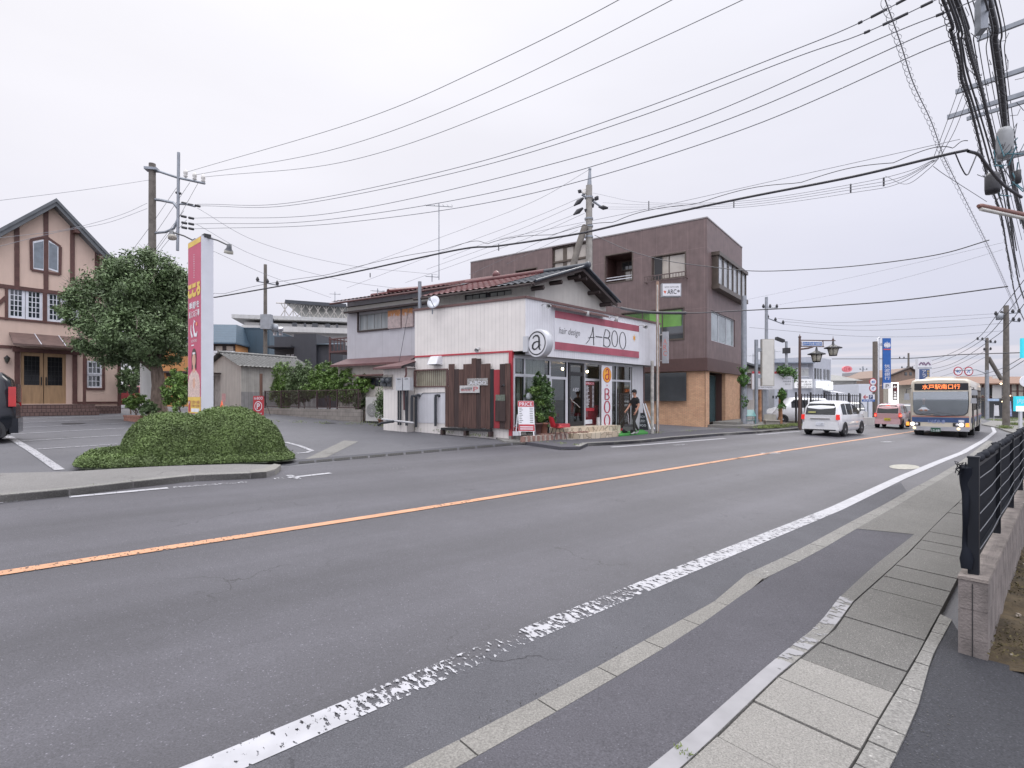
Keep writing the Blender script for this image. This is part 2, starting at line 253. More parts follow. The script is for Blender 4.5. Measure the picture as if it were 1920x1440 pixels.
class MB:
 def __init__(s):s.v=[];s.f=[];s.m=[];s.sm=[]
 def add(s,vs,fs,mat=0,smooth=False):
  k=len(s.v);s.v+=[Vector(q)for q in vs]
  for f in fs:s.f.append([i+k for i in f]);s.m.append(mat);s.sm.append(smooth)
  return s
 def box(s,fr,a0,a1,b0,b1,c0,c1,mat=0,taper=0.):
  t_=taper
  p=[fr.p(a,b,c)for c,q in((c0,0),(c1,t_))for a,b in((a0+q,b0+q),(a1-q,b0+q),(a1-q,b1-q),(a0+q,b1-q))]
  fs=[(0,3,2,1),(4,5,6,7),(0,1,5,4),(1,2,6,5),(2,3,7,6),(3,0,4,7)]
  if fr.ex.cross(fr.ey).dot(fr.ez)*(a1-a0)*(b1-b0)*(c1-c0)<0:fs=[f[::-1]for f in fs]
  return s.add(p,fs,mat)
 def quad(s,a,b,c,d,mat=0,smooth=False):return s.add([a,b,c,d],[(0,1,2,3)],mat,smooth)
 def poly(s,fr,pts,b0,b1=None,mat=0):
  n=len(pts)
  if b1 is None:return s.add([fr.p(a,b0,c)for a,c in pts],[tuple(range(n))],mat)
  vs=[fr.p(a,b0,c)for a,c in pts]+[fr.p(a,b1,c)for a,c in pts]
  fs=[tuple(range(n)),tuple(range(2*n-1,n-1,-1))]+[(i,(i+1)%n,(i+1)%n+n,i+n)for i in range(n)]
  return s.add(vs,fs,mat)
 def tube(s,pts,r,n=8,mat=0,cap=True,r1=None):
  pts=[Vector(p)for p in pts];rs=r if isinstance(r,(list,tuple))else([r+(r1-r)*i/(len(pts)-1)for i in range(len(pts))]if r1 is not None else[r]*len(pts))
  vs=[];ref=None
  for i,p in enumerate(pts):
   d=(pts[min(i+1,len(pts)-1)]-pts[max(i-1,0)])
   if d.length<1e-9:d=Vector((0,0,1))
   d.normalize()
   if ref is None:ref=Vector((0,0,1))if abs(d.z)<.9 else Vector((1,0,0))
   x=ref-d*ref.dot(d)
   if x.length<1e-6:x=d.orthogonal()
   x.normalize();y=d.cross(x);ref=x
   vs+=[p+(x*math.cos(2*math.pi*k/n)+y*math.sin(2*math.pi*k/n))*rs[i]for k in range(n)]
  fs=[(i*n+k,i*n+(k+1)%n,(i+1)*n+(k+1)%n,(i+1)*n+k)for i in range(len(pts)-1)for k in range(n)]
  s.add(vs,fs,mat,True)
  if cap:s.add(vs[:n],[tuple(range(n-1,-1,-1))],mat);s.add(vs[-n:],[tuple(range(n))],mat)
  return s
 def disc(s,c,nrm,r0,depth=.02,n=24,mat=0,r1=None,up=(0,0,1)):
  nrm=Vector(nrm).normalized();return s.tube([Vector(c),Vector(c)+nrm*depth],[r0,r0 if r1 is None else r1],n,mat)
 def lathe(s,c,prof,n=16,mat=0,axis=(0,0,1)):
  ax=Vector(axis).normalized();x=ax.orthogonal().normalized();y=ax.cross(x);c=Vector(c)
  vs=[c+ax*h+(x*math.cos(2*math.pi*k/n)+y*math.sin(2*math.pi*k/n))*r for r,h in prof for k in range(n)]
  fs=[(i*n+k,i*n+(k+1)%n,(i+1)*n+(k+1)%n,(i+1)*n+k)for i in range(len(prof)-1)for k in range(n)]
  return s.add(vs,fs,mat,True)
 def wall(s,fr,a0,a1,c0,c1,holes=(),depth=.12,b=0.,mat=0,rmat=None):
  """a wall face with real openings and their reveals"""
  A=sorted({a0,a1}|{min(max(h[k],a0),a1)for h in holes for k in(0,1)});C=sorted({c0,c1}|{min(max(h[k],c0),c1)for h in holes for k in(2,3)})
  for i in range(len(A)-1):
   for j in range(len(C)-1):
    ca,cc=(A[i]+A[i+1])/2,(C[j]+C[j+1])/2
    if A[i+1]-A[i]<1e-5 or C[j+1]-C[j]<1e-5:continue
    if any(h[0]<ca<h[1]and h[2]<cc<h[3]for h in holes):continue
    s.quad(fr.p(A[i],b,C[j]),fr.p(A[i+1],b,C[j]),fr.p(A[i+1],b,C[j+1]),fr.p(A[i],b,C[j+1]),mat)
  rm=mat if rmat is None else rmat
  for h0,h1,k0,k1 in[h[:4]for h in holes]:
   c=[(h0,k0),(h1,k0),(h1,k1),(h0,k1)]
   for q in range(4):
    (x0,z0),(x1,z1)=c[q],c[(q+1)%4]
    s.quad(fr.p(x0,b,z0),fr.p(x1,b,z1),fr.p(x1,b-depth,z1),fr.p(x0,b-depth,z0),rm)
  return s
 def build(s,name,mats,parent=None,loc=None):
  used=sorted({i for f in s.f for i in f})
  if len(used)<len(s.v):mp_={j:i for i,j in enumerate(used)};s.v=[s.v[j]for j in used];s.f=[[mp_[i]for i in f]for f in s.f]
  if not isinstance(mats,(list,tuple)):mats=[mats]
  me=bpy.data.meshes.new(name)
  if parent is not None:o0=OFF[parent.name]
  elif loc is not None:o0=Vector(loc)
  else:
   xs=[q.x for q in s.v];ys=[q.y for q in s.v];zs=[q.z for q in s.v]
   o0=Vector(((min(xs)+max(xs))/2,(min(ys)+max(ys))/2,min(zs)))
  me.from_pydata([tuple(q-o0)for q in s.v],[],s.f)
  for m in mats:me.materials.append(m)
  me.polygons.foreach_set('material_index',s.m);me.polygons.foreach_set('use_smooth',s.sm)
  me.update()
  o=bpy.data.objects.new(name,me);COL.objects.link(o)
  if parent is not None:o.parent=parent
  else:o.location=o0
  OFF[o.name]=o0
  return o
def tag(o,label=None,cat=None,group=None,kind=None):
 if label:o['label']=label
 if cat:o['category']=cat
 if group:o['group']=group
 if kind:o['kind']=kind
 return o
def thing(name,label,cat,loc,group=None):
 o=bpy.data.objects.new(name,None);COL.objects.link(o);o.location=loc;o.empty_display_size=.3
 OFF[o.name]=Vector(loc);return tag(o,label,cat,group)
def copy_tree(o,shift,parent=None):
 c=o.copy();COL.objects.link(c)
 if parent is None:c.location=Vector(o.location)+Vector(shift)
 else:c.parent=parent
 OFF[c.name]=OFF[o.name]+Vector(shift)
 for ch in[q for q in SC.objects if q.parent==o and q is not c]:copy_tree(ch,shift,c)
 return c
def one(mb,name,mats,label,cat,group=None,loc=None):return tag(mb.build(name,mats,None,loc),label,cat,group)
def text(fr,body,a0,a1,c0,c1,b,mat,parent,name='lettering',depth=.004,shear=0.,keep=False,bold=0.):
 """real lettering, fitted into a rectangle of the wall plane"""
 cu=bpy.data.curves.new('t','FONT');cu.body=body;cu.shear=shear;cu.extrude=.0;cu.resolution_u=3;cu.offset=bold
 ob=bpy.data.objects.new('t',cu);COL.objects.link(ob);bpy.context.view_layer.update()
 dg=bpy.context.evaluated_depsgraph_get();me=bpy.data.meshes.new_from_object(ob.evaluated_get(dg))
 vs=[q.co.copy()for q in me.vertices];fs=[tuple(p.vertices)for p in me.polygons]
 bpy.data.objects.remove(ob);bpy.data.curves.remove(cu);bpy.data.meshes.remove(me)
 if not vs:return None
 x0=min(q.x for q in vs);x1=max(q.x for q in vs);y0=min(q.y for q in vs);y1=max(q.y for q in vs)
 sx=(a1-a0)/max(x1-x0,1e-6);sy=(c1-c0)/max(y1-y0,1e-6)
 if keep:k=min(abs(sx),abs(sy));ma=(a0+a1)/2;mc=(c0+c1)/2;sx=math.copysign(k,sx);sy=k;a0=ma-sx*(x1-x0)/2;c0=mc-k*(y1-y0)/2
 mb=MB();mb.add([fr.p(a0+(q.x-x0)*sx,b,c0+(q.y-y0)*sy)for q in vs],fs)
 mb2=mb
 if parent=='mb':return mb2
 return mb2.build(name,mat,parent)
def ribbon(mb,fr,pts,w_,b,mat=0):
 """a flat stroke of width w_ (may vary) through wall points"""
 n=len(pts);ws=w_ if isinstance(w_,(list,tuple))else[w_]*n;vs=[]
 for i,(a,c)in enumerate(pts):
  p=pts[max(i-1,0)];q=pts[min(i+1,n-1)];dx,dy=q[0]-p[0],q[1]-p[1];l=math.hypot(dx,dy)or 1
  nx,ny=-dy/l*ws[i]/2,dx/l*ws[i]/2
  vs+=[fr.p(a+nx,b,c+ny),fr.p(a-nx,b,c-ny)]
 mb.add(vs,[(2*i,2*i+1,2*i+3,2*i+2)for i in range(n-1)],mat)
def ell(ca,cc,ra,rc,t0=0,t1=360,n=28,tilt=0.):
 o=[]
 for i in range(n+1):
  t_=R(t0+(t1-t0)*i/n);x,y=ra*math.cos(t_),rc*math.sin(t_);o.append((ca+x+y*tilt,cc+y))
 return o
def sheet(name,pts,dz,mat,kind='structure',label=None,cat=None,group=None,strip=False,wear=None):
 """a flat piece laid on the street surface; pts are xy or, as a strip, pairs"""
 mb=MB()
 if strip:
  n=len(pts)//2;mb.add([gp(p[0],p[1],dz)for p in pts],[(2*i,2*i+1,2*i+3,2*i+2)for i in range(n-1)])
 else:mb.add([gp(p[0],p[1],dz)for p in pts],[tuple(range(len(pts)))])
 o=mb.build(name,mat,None,loc=gp(pts[0][0],pts[0][1]))
 me=o.data
 if me.polygons and me.polygons[0].normal.z<0:me.flip_normals()
 if wear is not None:
  a=me.attributes.new('wear','FLOAT','POINT')
  for i in range(len(me.vertices)):a.data[i].value=wear[i//2]if isinstance(wear,(list,tuple))else wear
 return tag(o,label,cat,group,kind)
def slab(name,pts,top,mat,bottom=-.05,**k):
 """a raised flat piece (pavement, kerb stone) with sides"""
 n=len(pts);ar=sum(pts[i][0]*pts[(i+1)%n][1]-pts[(i+1)%n][0]*pts[i][1]for i in range(n))
 if ar<0:pts=pts[::-1]
 mb=MB();mb.add([gp(p[0],p[1],bottom)for p in pts]+[gp(p[0],p[1],top)for p in pts],[tuple(range(n,2*n))]+[(i,(i+1)%n,(i+1)%n+n,i+n)for i in range(n)])
 if isinstance(name,MB):name.add(mb.v,mb.f);return name
 return tag(mb.build(name,mat,None,loc=gp(pts[0][0],pts[0][1])),**k)
def px(lst,dz=0.):return[G(u,v,dz).xy for u,v in lst]
def inter(poly,n):
 P=[Vector(p)for p in poly];Ls=[0]
 for i in range(1,len(P)):Ls.append(Ls[-1]+(P[i]-P[i-1]).length)
 o=[]
 for k in range(n):
  d=Ls[-1]*k/(n-1);i=max(j for j in range(len(P))if Ls[j]<=d+1e-9);i=min(i,len(P)-2)
  o.append(P[i].lerp(P[i+1],(d-Ls[i])/max(Ls[i+1]-Ls[i],1e-9)))
 return o
def foliage(name,mat,pts,nrm,size,parent=None,loc=None,jitter=.9,asp=.45,fold=True):
 """many small leaves; pts, nrm (n,3) arrays"""
 rng=np.random.default_rng(len(pts));n=len(pts)
 nr=nrm+rng.normal(0,jitter,(n,3));nr/=np.linalg.norm(nr,axis=1)[:,None]+1e-9
 t=np.cross(nr,rng.normal(0,1,(n,3)));t/=np.linalg.norm(t,axis=1)[:,None]+1e-9
 b=np.cross(nr,t);s=size*rng.uniform(.6,1.35,(n,1))
 V=np.empty((n,4,3));V[:,0]=pts-t*s;V[:,1]=pts+b*s*asp;V[:,2]=pts+t*s;V[:,3]=pts-b*s*asp
 if fold:V[:,1]+=nr*s*.18;V[:,3]+=nr*s*.18
 o0=OFF[parent.name]if parent is not None else Vector(loc)
 V=V.reshape(-1,3)-np.array(o0)
 me=bpy.data.meshes.new(name);me.vertices.add(4*n);me.vertices.foreach_set('co',V.ravel())
 me.loops.add(4*n);me.loops.foreach_set('vertex_index',np.arange(4*n,dtype=np.int32));me.polygons.add(n)
 me.polygons.foreach_set('loop_start',np.arange(0,4*n,4,dtype=np.int32));me.polygons.foreach_set('loop_total',np.full(n,4,dtype=np.int32))
 me.materials.append(mat);me.update(calc_edges=True);me.validate()
 o=bpy.data.objects.new(name,me);COL.objects.link(o)
 if parent is not None:o.parent=parent
 else:o.location=o0
 OFF[o.name]=Vector(o0);return o
DS=Vector((.7457,.6663,0));DN=Vector((-.6663,.7457,0))
# ================================================================== ground, road, pavements
m_road=asphalt('road_asphalt',(.066,.0642,.0755),sc=95,light=2.2,lanes=True,rough=.66,spec=.65)
m_lot=asphalt('lot_asphalt',(.092,.092,.103),rough=.7,spec=.6)
m_path=asphalt('pavement_asphalt',(.074,.072,.083),sc=100,light=.9,cracks=False)
m_dark=asphalt('coarse_dark_asphalt',(.042,.043,.05),sc=85,dens=.25,light=1.3,cracks=False,bump=1)
m_shoulder=asphalt('shoulder_asphalt',(.082,.082,.092),sc=120,light=.8)
m_kerb=asphalt('kerb_concrete',(.19,.183,.17),sc=90,light=.35,cracks=False,rough=.95)
m_slab=asphalt('granite_slab',(.225,.217,.203),sc=110,light=.5,cracks=False,bump=.7)
m_slabd=asphalt('rough_slab',(.155,.151,.143),sc=120,light=1.7,dens=.3,cracks=False,bump=1)
m_oldconc=asphalt('old_concrete',(.195,.19,.18),sc=60,light=1.,cracks=True,bump=.8)
m_earth=M('bare_earth',(.08,.068,.052),.95,var=.35,scale=3,bump=1,bscale=30)
m_white=worn('road_paint_white',(.38,.38,.405));m_gpaint=worn('gutter_paint_grey',(.235,.232,.245),sc=9.);m_islp=asphalt('island_asphalt',(.165,.16,.157),sc=80,light=.8);m_orange=worn('road_paint_orange',(.50,.265,.155))
mb=MB()
xs=sorted({*range(-160,221,5),-3000,-1500,-800,-400,-250,300,450,900,1600,3200});ys=sorted({*range(-40,201,5),-2500,-900,-300,-120,260,400,800,1600,3500})
mb.add([gp(x,y)for y in ys for x in xs],[(j*len(xs)+i,j*len(xs)+i+1,(j+1)*len(xs)+i+1,(j+1)*len(xs)+i)for j in range(len(ys)-1)for i in range(len(xs)-1)])
tag(mb.build('ground',m_lot,None,loc=(0,0,0)),kind='structure')
near_edge=px([(330,1460),(760,1440),(1000,1330),(1345,1130),(1590,985),(1700,925),(1760,893),(1815,858),(1852,833),(1872,812),(1868,800),(1850,790)])
near_edge[0]=near_edge[1]-DS.xy*30
far_edge=px([(0,935),(250,905),(365,892),(500,886),(540,876),(700,857),(980,834),(1050,838),(1090,838),(1150,831),(1260,822),(1420,811),(1500,805),(1700,792),(1800,783)])
far_edge[0]=far_edge[1]-DS.xy*40
road=[p for p in far_edge]+list(reversed(near_edge))
A=inter(far_edge,60);B=inter(near_edge,60);st=[]
for i in range(60):st+=[A[i],B[i]]
sheet('road',st,.004,m_road,strip=True)
sA=px([(420,1440),(1000,1190),(1300,1065),(1560,960),(1689,905)],.004);sB=px([(760,1440),(1000,1330),(1345,1128),(1590,985),(1700,921)],.004)
sA[0]=sA[0]-DS.xy*3;sB[0]=sB[0]-DS.xy*3
st=[]
for p,q in zip(inter(sA,12),inter(sB,12)):st+=[p,q]
sheet('road_shoulder',st,.008,m_shoulder,strip=True)
def line(name,L_,w_,mat,wear,n=40,side=0.,**k):
 P=inter(px(L_,.008),n);st=[];wv=[]
 for i,p in enumerate(P):
  d=(P[min(i+1,n-1)]-P[max(i-1,0)]).normalized();nn=Vector((-d.y,d.x));st+=[p+nn*w_*(.5+side),p-nn*w_*(.5-side)]
  wv.append(wear(i/(n-1))if callable(wear)else wear)
 return sheet(name,st,.012,mat,strip=True,wear=wv,**k)
edge=[(402,1440),(800,1270),(1085,1150),(1300,1062),(1567,954),(1689,896),(1763,865),(1805,848.6),(1845,825.7),(1865,810),(1861,801),(1851,795)]
def wr(t):
 x=t*1
 return .47 if x<.006 else(.52 if x<.022 else(.93 if x<.062 else(.52 if x<.085 else(.3 if x<.14 else .1))))
P0=inter(px(edge,.008),2)
def wr_px(i_n):
 return i_n
n=220;P=inter(px(edge,.008),n);st=[];wv=[]
P=[P[0]-DS.xy*1.0]+P;n+=1
for i,p in enumerate(P):
 d=(P[min(i+1,n-1)]-P[max(i-1,0)]).normalized();nn=Vector((-d.y,d.x));st+=[p+nn*.095,p-nn*.095]
 u=p.x/p.y*F+960
 wv.append((.22+.1*(i%7==3))if u<640 else .42 if u<680 else .46 if u<800 else .54 if u<870 else .64 if u<1000 else .36 if u<1060 else .48 if u<1120 else .55 if u<1180 else .33 if u<1540 else .18)
sheet('near_edge_line',st,.012,m_white,strip=True,wear=wv)
line('centre_line',[(-150,1099),(0,1075),(720,965),(1130,900),(1440,850),(1600,826),(1700,811),(1760,800),(1800,790)],.15,m_orange,lambda t:.11+.17*(math.sin(t*90)+math.sin(t*37)>.7)*(t<.4),n=160)
for k,(L_,wv_,w2)in enumerate([([(-60,951),(0,942),(45,937)],.5,.13),([(45,937),(130,930)],.8,.13),([(130,932),(315,915)],.22,.13),([(325,914),(462,904)],.5,.12),([(545,895),(556,894)],.4,.5),([(541,896),(620,887)],.25,.13),([(512,898),(532,896)],.55,.16),([(724,880),(760,877)],.68,.2),([(1146,838.5),(1210,834),(1360,822)],.15,.16),([(1262,835),(1286,833)],.5,.2),([(1420,815),(1500,809)],.3,.16),([(1606,800),(1645,793)],.2,.16),([(1380,860),(1400,858)],.75,.25),([(1430,850.5),(1460,849)],.35,.25),([(1655,829),(1672,828)],.4,.25)]):
 line('far_edge_line' if k<4 else 'road_mark',L_,w2,m_white,wv_,n=12)
c=G(1696,876);ring=[c.xy+DS.xy*math.cos(t)*.75+DN.xy*math.sin(t)*.3 for t in[k*math.pi/10 for k in range(20)]]
o=sheet('manhole_cover',ring,.012,M('manhole_iron',(.3,.29,.25),.5,.4,var=.4,scale=14),kind=None,label='pale oval manhole cover in the near lane inside the white edge line',cat='manhole cover')
c=G(615,793.5);ring=[c.xy+Vector((math.cos(t)*.33,math.sin(t)*.33))for t in[k*math.pi/10 for k in range(20)]]
sheet('manhole_cover',ring,.012,M('manhole_dark',(.05,.05,.055),.6,.3,var=.3,scale=14),kind=None,label='small dark round manhole cover in the side lane by the block wall',cat='manhole cover')
c=G(137,794.5);ring=[c.xy+Vector((math.cos(t)*.33,math.sin(t)*.33))for t in[k*math.pi/10 for k in range(20)]]
sheet('manhole_cover',ring,.012,MATS['manhole_dark'],kind=None,label='dark manhole cover among the parking bay lines near the restaurant steps',cat='manhole cover')
line('parking_line',[(15,818),(60,845),(112,881)],.16,m_white,.3,n=20)
for L_ in([(30,786),(225,779)],[(30,793),(250,783.5)],[(30,802),(240,793)],[(20,814),(235,802.5)],[(40,827),(228,816)],[(60,843),(220,832.5)]):line('parking_line',L_,.09,m_white,.32,n=10)
line('parking_line',[(535,829),(562,836),(585,845)],.12,m_white,.3,n=10);line('parking_line',[(585,845),(573,849),(556,850)],.13,m_white,.35,n=8)
sheet('side_lane_gutter',px([(570,862),(645,826),(672,828),(612,858)]),.006,m_oldconc)
sheet('drain_channel',px([(520,870),(560,862),(980,827),(1100,829),(1100,834),(985,834),(700,854),(566,869.5),(535,874)]),.006,m_shoulder)
m_grate=M('grate_iron',(.02,.019,.018),.8,var=.35,scale=30)
k=0
for i in range(13):
 u0=560+i*33.5-i*i*.0;u1=u0+29
 vv=lambda u:867.5+(u-566)*(831.5-867.5)/(980-566)
 p=px([(u0,vv(u0)-2.6),(u1,vv(u1)-2.6),(u1,vv(u1)+1.6),(u0,vv(u0)+1.6)],.01)
 mb=MB();e=(p[1]-p[0]);f_=(p[3]-p[0]);nb=10
 for q in range(nb):mb.add([gp(*(p[0]+e*(q+a)/nb+f_*b_),.012)for a,b_ in((.0,0),(.8,0),(.8,1),(.0,1))],[(0,1,2,3)])
 one(mb,'drain_grate',m_grate,f'{WORDS[i]} slotted drain grate from the hedge, in the row across the lane mouth','drain grate','drain grates across the side lane')
# -------- far side pavement with the hedge island
isl=px([(-900,1010),(-300,965),(0,930),(130,918),(250,904),(365,892),(470,888),(500,886),(515,882),(526,874),(515,871),(440,870),(300,874),(130,884),(0,887),(-300,905),(-900,935)],.10)
slab('island_pavement',isl,.10,m_islp,kind='structure')
kw=px([(-300,965),(0,930),(130,918),(250,904),(365,892),(470,888),(500,886)],.10)
mbk=MB()
for i in range(len(kw)-1):
 seg=inter([kw[i],kw[i+1]],max(2,int((kw[i+1]-kw[i]).length/.6)+1))
 for a,b_ in zip(seg,seg[1:]):
  d=(b_-a).normalized();nn=Vector((-d.y,d.x));slab(mbk,[a+d*.008,b_-d*.008,b_+nn*.16-d*.008,a+nn*.16+d*.008],.112,m_kerb)
tag(mbk.build('island_kerb',m_oldconc),kind='structure')
mbk=MB()
cc=px([(470,888),(500,886),(517,881),(527,873),(514,871),(503,876),(494,880),(470,882.5)],.10)
slab(mbk,cc,.118,m_kerb);tag(mbk.build('island_kerb',m_kerb),kind='structure')
mb=MB();p=G(236,909.5,.05);fr=Fr(p,DS,-DN);mb.box(fr,-.16,.16,-.02,.05,-.04,.035)
one(mb,'drain_inlet',M('hole_black',(.008,.008,.008),.9),'small black drain opening in the mossy kerb below the hedge','drain inlet')
pv=px([(1052,838),(1088,837.5),(1102,831),(1150,829),(1200,826),(1260,820),(1350,813),(1420,809),(1500,802.5),(1500,795),(1440,795),(1400,801),(1310,806),(1235,812),(1120,822),(1000,826),(985,828.5)],.10)
slab('far_pavement',pv,.10,m_path,kind='structure')
kw=px([(1052,838),(1088,837.5),(1102,831),(1150,829),(1200,826),(1260,820),(1350,813),(1420,809),(1500,802.5)],.10);mbk=MB()
for i in range(len(kw)-1):
 seg=inter([kw[i],kw[i+1]],max(2,int((kw[i+1]-kw[i]).length/.7)+1))
 for a,b_ in zip(seg,seg[1:]):
  d=(b_-a).normalized();nn=Vector((-d.y,d.x));slab(mbk,[a+d*.008,b_-d*.008,b_+nn*.17-d*.008,a+nn*.17+d*.008],.112 if i else .04,m_kerb)
tag(mbk.build('far_kerb',m_oldconc),kind='structure')
slab('salon_apron',px([(713,796),(780,801),(850,808),(925,818),(945,827),(1000,829),(1105,824),(1105,816),(960,810),(800,790),(713,786)],.06),.06,m_oldconc,kind='structure')
sheet('salon_forecourt',px([(972,820),(1010,818),(1090,817),(1090,823),(1000,828),(985,828)],.068),.068,M('forecourt_mortar',(.34,.31,.27),.9,var=.15,bump=.5),kind='structure')
slab('corner_pavement',px([(1396,803),(1440,797),(1500,790),(1560,787),(1606,780),(1690,776),(1702,783),(1600,796),(1500,802.5),(1420,809)],.10),.10,m_path,kind='structure')
# -------- near side
mbk=MB();kout=px([(760,1440),(945,1345),(1090,1268),(1262,1172),(1340,1128)],.02);k0=kout[0]
kin_w=.15
ku=[k0-DS.xy*3.0]+kout
seg=inter(ku,12)
for a,b_ in zip(seg,seg[1:]):
 d=(b_-a).normalized();nn=Vector((d.y,-d.x));slab(mbk,[a+d*.005,b_-d*.005,b_+nn*kin_w-d*.005,a+nn*kin_w+d*.005],.025,m_kerb)
tag(mbk.build('near_kerb',m_kerb),kind='structure')
mbk=MB();a=seg[-1];b_=G(1400,1076,.1).xy;d=(b_-a).normalized();nn=Vector((d.y,-d.x));fl=G(1397,1078,0).xy
a2=a+nn*kin_w;b2=b_+nn*.15;fo=b_-nn*.07
mbk.add([gp(*a,.025),gp(*a2,.025),gp(*b2,.1),gp(*b_,.1),gp(*fo,.005),gp(*a,-.05)],[(0,1,2,3),(0,3,4)]);mbk.build('near_kerb',m_kerb);tag(SC.objects['near_kerb.001'],kind='structure')
kr=px([(1400,1076),(1490,1035),(1590,981),(1650,950),(1700,922),(1760,890),(1800,866),(1832,842),(1852,826)],.1);mbk=MB()
seg2=inter(kr,34)
for i,(a,b_)in enumerate(zip(seg2,seg2[1:])):
 d=(b_-a).normalized();nn=Vector((d.y,-d.x));slab(mbk,[a+d*.006,b_-d*.006,b_+nn*.16-d*.006,a+nn*.16+d*.006],.1,m_kerb)
tag(mbk.build('near_kerb',m_oldconc),kind='structure')
gut_l=px([(1219,1440),(1260,1409),(1440,1249),(1536,1171),(1575,1120),(1634,1065),(1714,1003),(1772,949),(1801,925),(1836,888),(1860,860)],.06)
gut_r=px([(1300,1422),(1387,1337),(1459,1268),(1560,1184),(1601,1127),(1695,1044),(1763,974),(1802,937),(1842,893),(1864,862)],.06)
g0=gut_l[0]-DS.xy*4
pa=[q+Vector((.0,0))for q in[ku[0]+Vector((d.y,-d.x))*.14]]
edge_in=[q+Vector((.6663,-.7457))*.15 for q in seg]+[q+Vector((.6663,-.7457))*.16 for q in seg2]
GL=[g0]+gut_l
st=[]
for p,q in zip(inter(edge_in,50),inter(GL,50)):st+=[p,q]
mb=MB();nn_=50
def dzr(i):return .03 if i<17 else .03+.065*min(1,(i-17)/6)
a0_=seg2[0]
def dzp(p):
 s=(p-a0_).dot(DS.xy);return .022+.076*min(1,max(0,(s+1.5)/1.5))
mb.add([gp(*p,dzp(p))if i%2==0 else gp(*p,.058)for i,p in enumerate(st)],[(2*i,2*i+1,2*i+3,2*i+2)for i in range(nn_-1)],0,True)
o=mb.build('near_pavement',m_path);o.data.flip_normals()if o.data.polygons[0].normal.z<0 else None;tag(o,kind='structure')
ki=next(i for i in range(nn_)if st[2*i].y>2.8 and st[2*i].x/st[2*i].y*F+960>1588)
kj=next(i for i in range(nn_)if st[2*i+1].y>2.8 and st[2*i+1].x/st[2*i+1].y*F+960>1712)
mb=MB();sub=[];g3=lambda i,j:gp(*st[2*i+j],(dzp(st[2*i+j])if j==0 else .058)+.004)
mb.add([g3(kj,1)]+[g3(i,0)for i in range(ki,kj+1)],[(0,i+1,i+2)for i in range(kj-ki)],0,True)
for i in range(kj,nn_):
 for j in(0,1):p=st[2*i+j];sub.append(gp(*p,(dzp(p)if j==0 else .058)+.004))
mb.add(sub,[(2*i,2*i+1,2*i+3,2*i+2)for i in range(nn_-kj-1)],0,True)
tag(mb.build('old_pavement_surface',m_slabd),kind='structure')
st=[]
GR=[gut_r[0]-DS.xy*4]+gut_r
pl,pr=inter([g0]+gut_l[:5],24),inter([GR[0]]+gut_r[:5],24)
mb=MB()
for i in range(23):slab(mb,[pl[i],pl[i+1],pr[i+1],pr[i]],.066,None,bottom=.0)
tag(mb.build('gutter_edge',m_oldconc),kind='structure')
for i in range(24):st+=[pl[i],pr[i]]
wv=[.12 if i<18 else .4 if i in(18,19,22)else .7 if i==20 else .3 for i in range(24)]
sheet('gutter_paint',st,.07,m_gpaint,strip=True,wear=wv)
pl,pr=inter(gut_l[4:],24),inter(gut_r[4:],24);mb=MB()
for i in range(23):slab(mb,[pl[i],pl[i+1],pr[i+1],pr[i]],.064,None,bottom=.0)
tag(mb.build('gutter_edge',m_slabd),kind='structure')
sl_r=px([(1594,1440),(1642,1356),(1719,1229),(1781,1112)],.07)
wall_l=[Vector((3.06,3.72))+Vector((.723,.691))*s for s in(0,12)]
SR=[sl_r[0]-DS.xy*4]+sl_r+[sl_r[-1]+Vector((.71,.704))*14]
cuts=[(1040,1600),(1150,1500),(1297,1440),(1387,1343),(1458,1272),(1512,1222),(1560,1180),(1600,1145),(1622,1112),(1650,1085),(1697,1040),(1725,1010),(1745,985),(1772,958),(1800,932),(1815,915),(1830,900)]
def slabs():
 c0=G(1297,1440,.066).xy;s_of=lambda p:(p-c0).dot(DS.xy)
 def cross(poly,s):
  for a,b_ in zip(poly,poly[1:]):
   if s_of(a)<=s<=s_of(b_):return a.lerp(b_,(s-s_of(a))/(s_of(b_)-s_of(a)))
  return poly[-1]
 ss=[-1.3,-.72,-.14];step=[.45,.46,.38,.37,.36,.3,.35,.42,.5,.5,.5,.5,.5,.5,.6,.6]+[.6]*12
 for q in step:ss.append(ss[-1]+q)
 L_=[p+Vector((.6663,-.7457))*.012 for p in GR];R_=[p-Vector((.6663,-.7457))*.004 for p in SR]
 for i in range(len(ss)-1):
  a,b_,c_,d_=cross(L_,ss[i]+.008),cross(L_,ss[i+1]-.006),cross(R_,ss[i+1]-.006+.0),cross(R_,ss[i]+.008)
  j=random.uniform(-.006,.006);mt=m_slab if i<6 else m_slabd
  lab=f'{WORDS[i]} pale granite drain cover slab, counted towards the black fence' if i<6 else f'{WORDS[min(i - 6, 23)]} coarse pebbled drain cover slab beyond the pale ones'
  o=slab('drain_cover',[a,b_,c_,d_],.068+j,mt,bottom=.0,label=lab,cat='drain cover',group='pale drain cover slabs' if i<6 else 'coarse drain cover slabs')
slabs()
mb=MB();rr=px([(1667,1440),(1717,1337),(1747,1229),(1785,1160)],.07);RR=[rr[0]-DS.xy*4]+rr;RR=inter(RR,34)
c0=G(1297,1440,.066).xy
def crs(poly,s):
 sv=[(p-c0).dot(DS.xy)for p in poly]
 for i in range(len(poly)-1):
  if sv[i]<=s<=sv[i+1]:return poly[i].lerp(poly[i+1],(s-sv[i])/(sv[i+1]-sv[i]))
 return poly[-1]if s>sv[-1]else poly[0]
q=-1.2
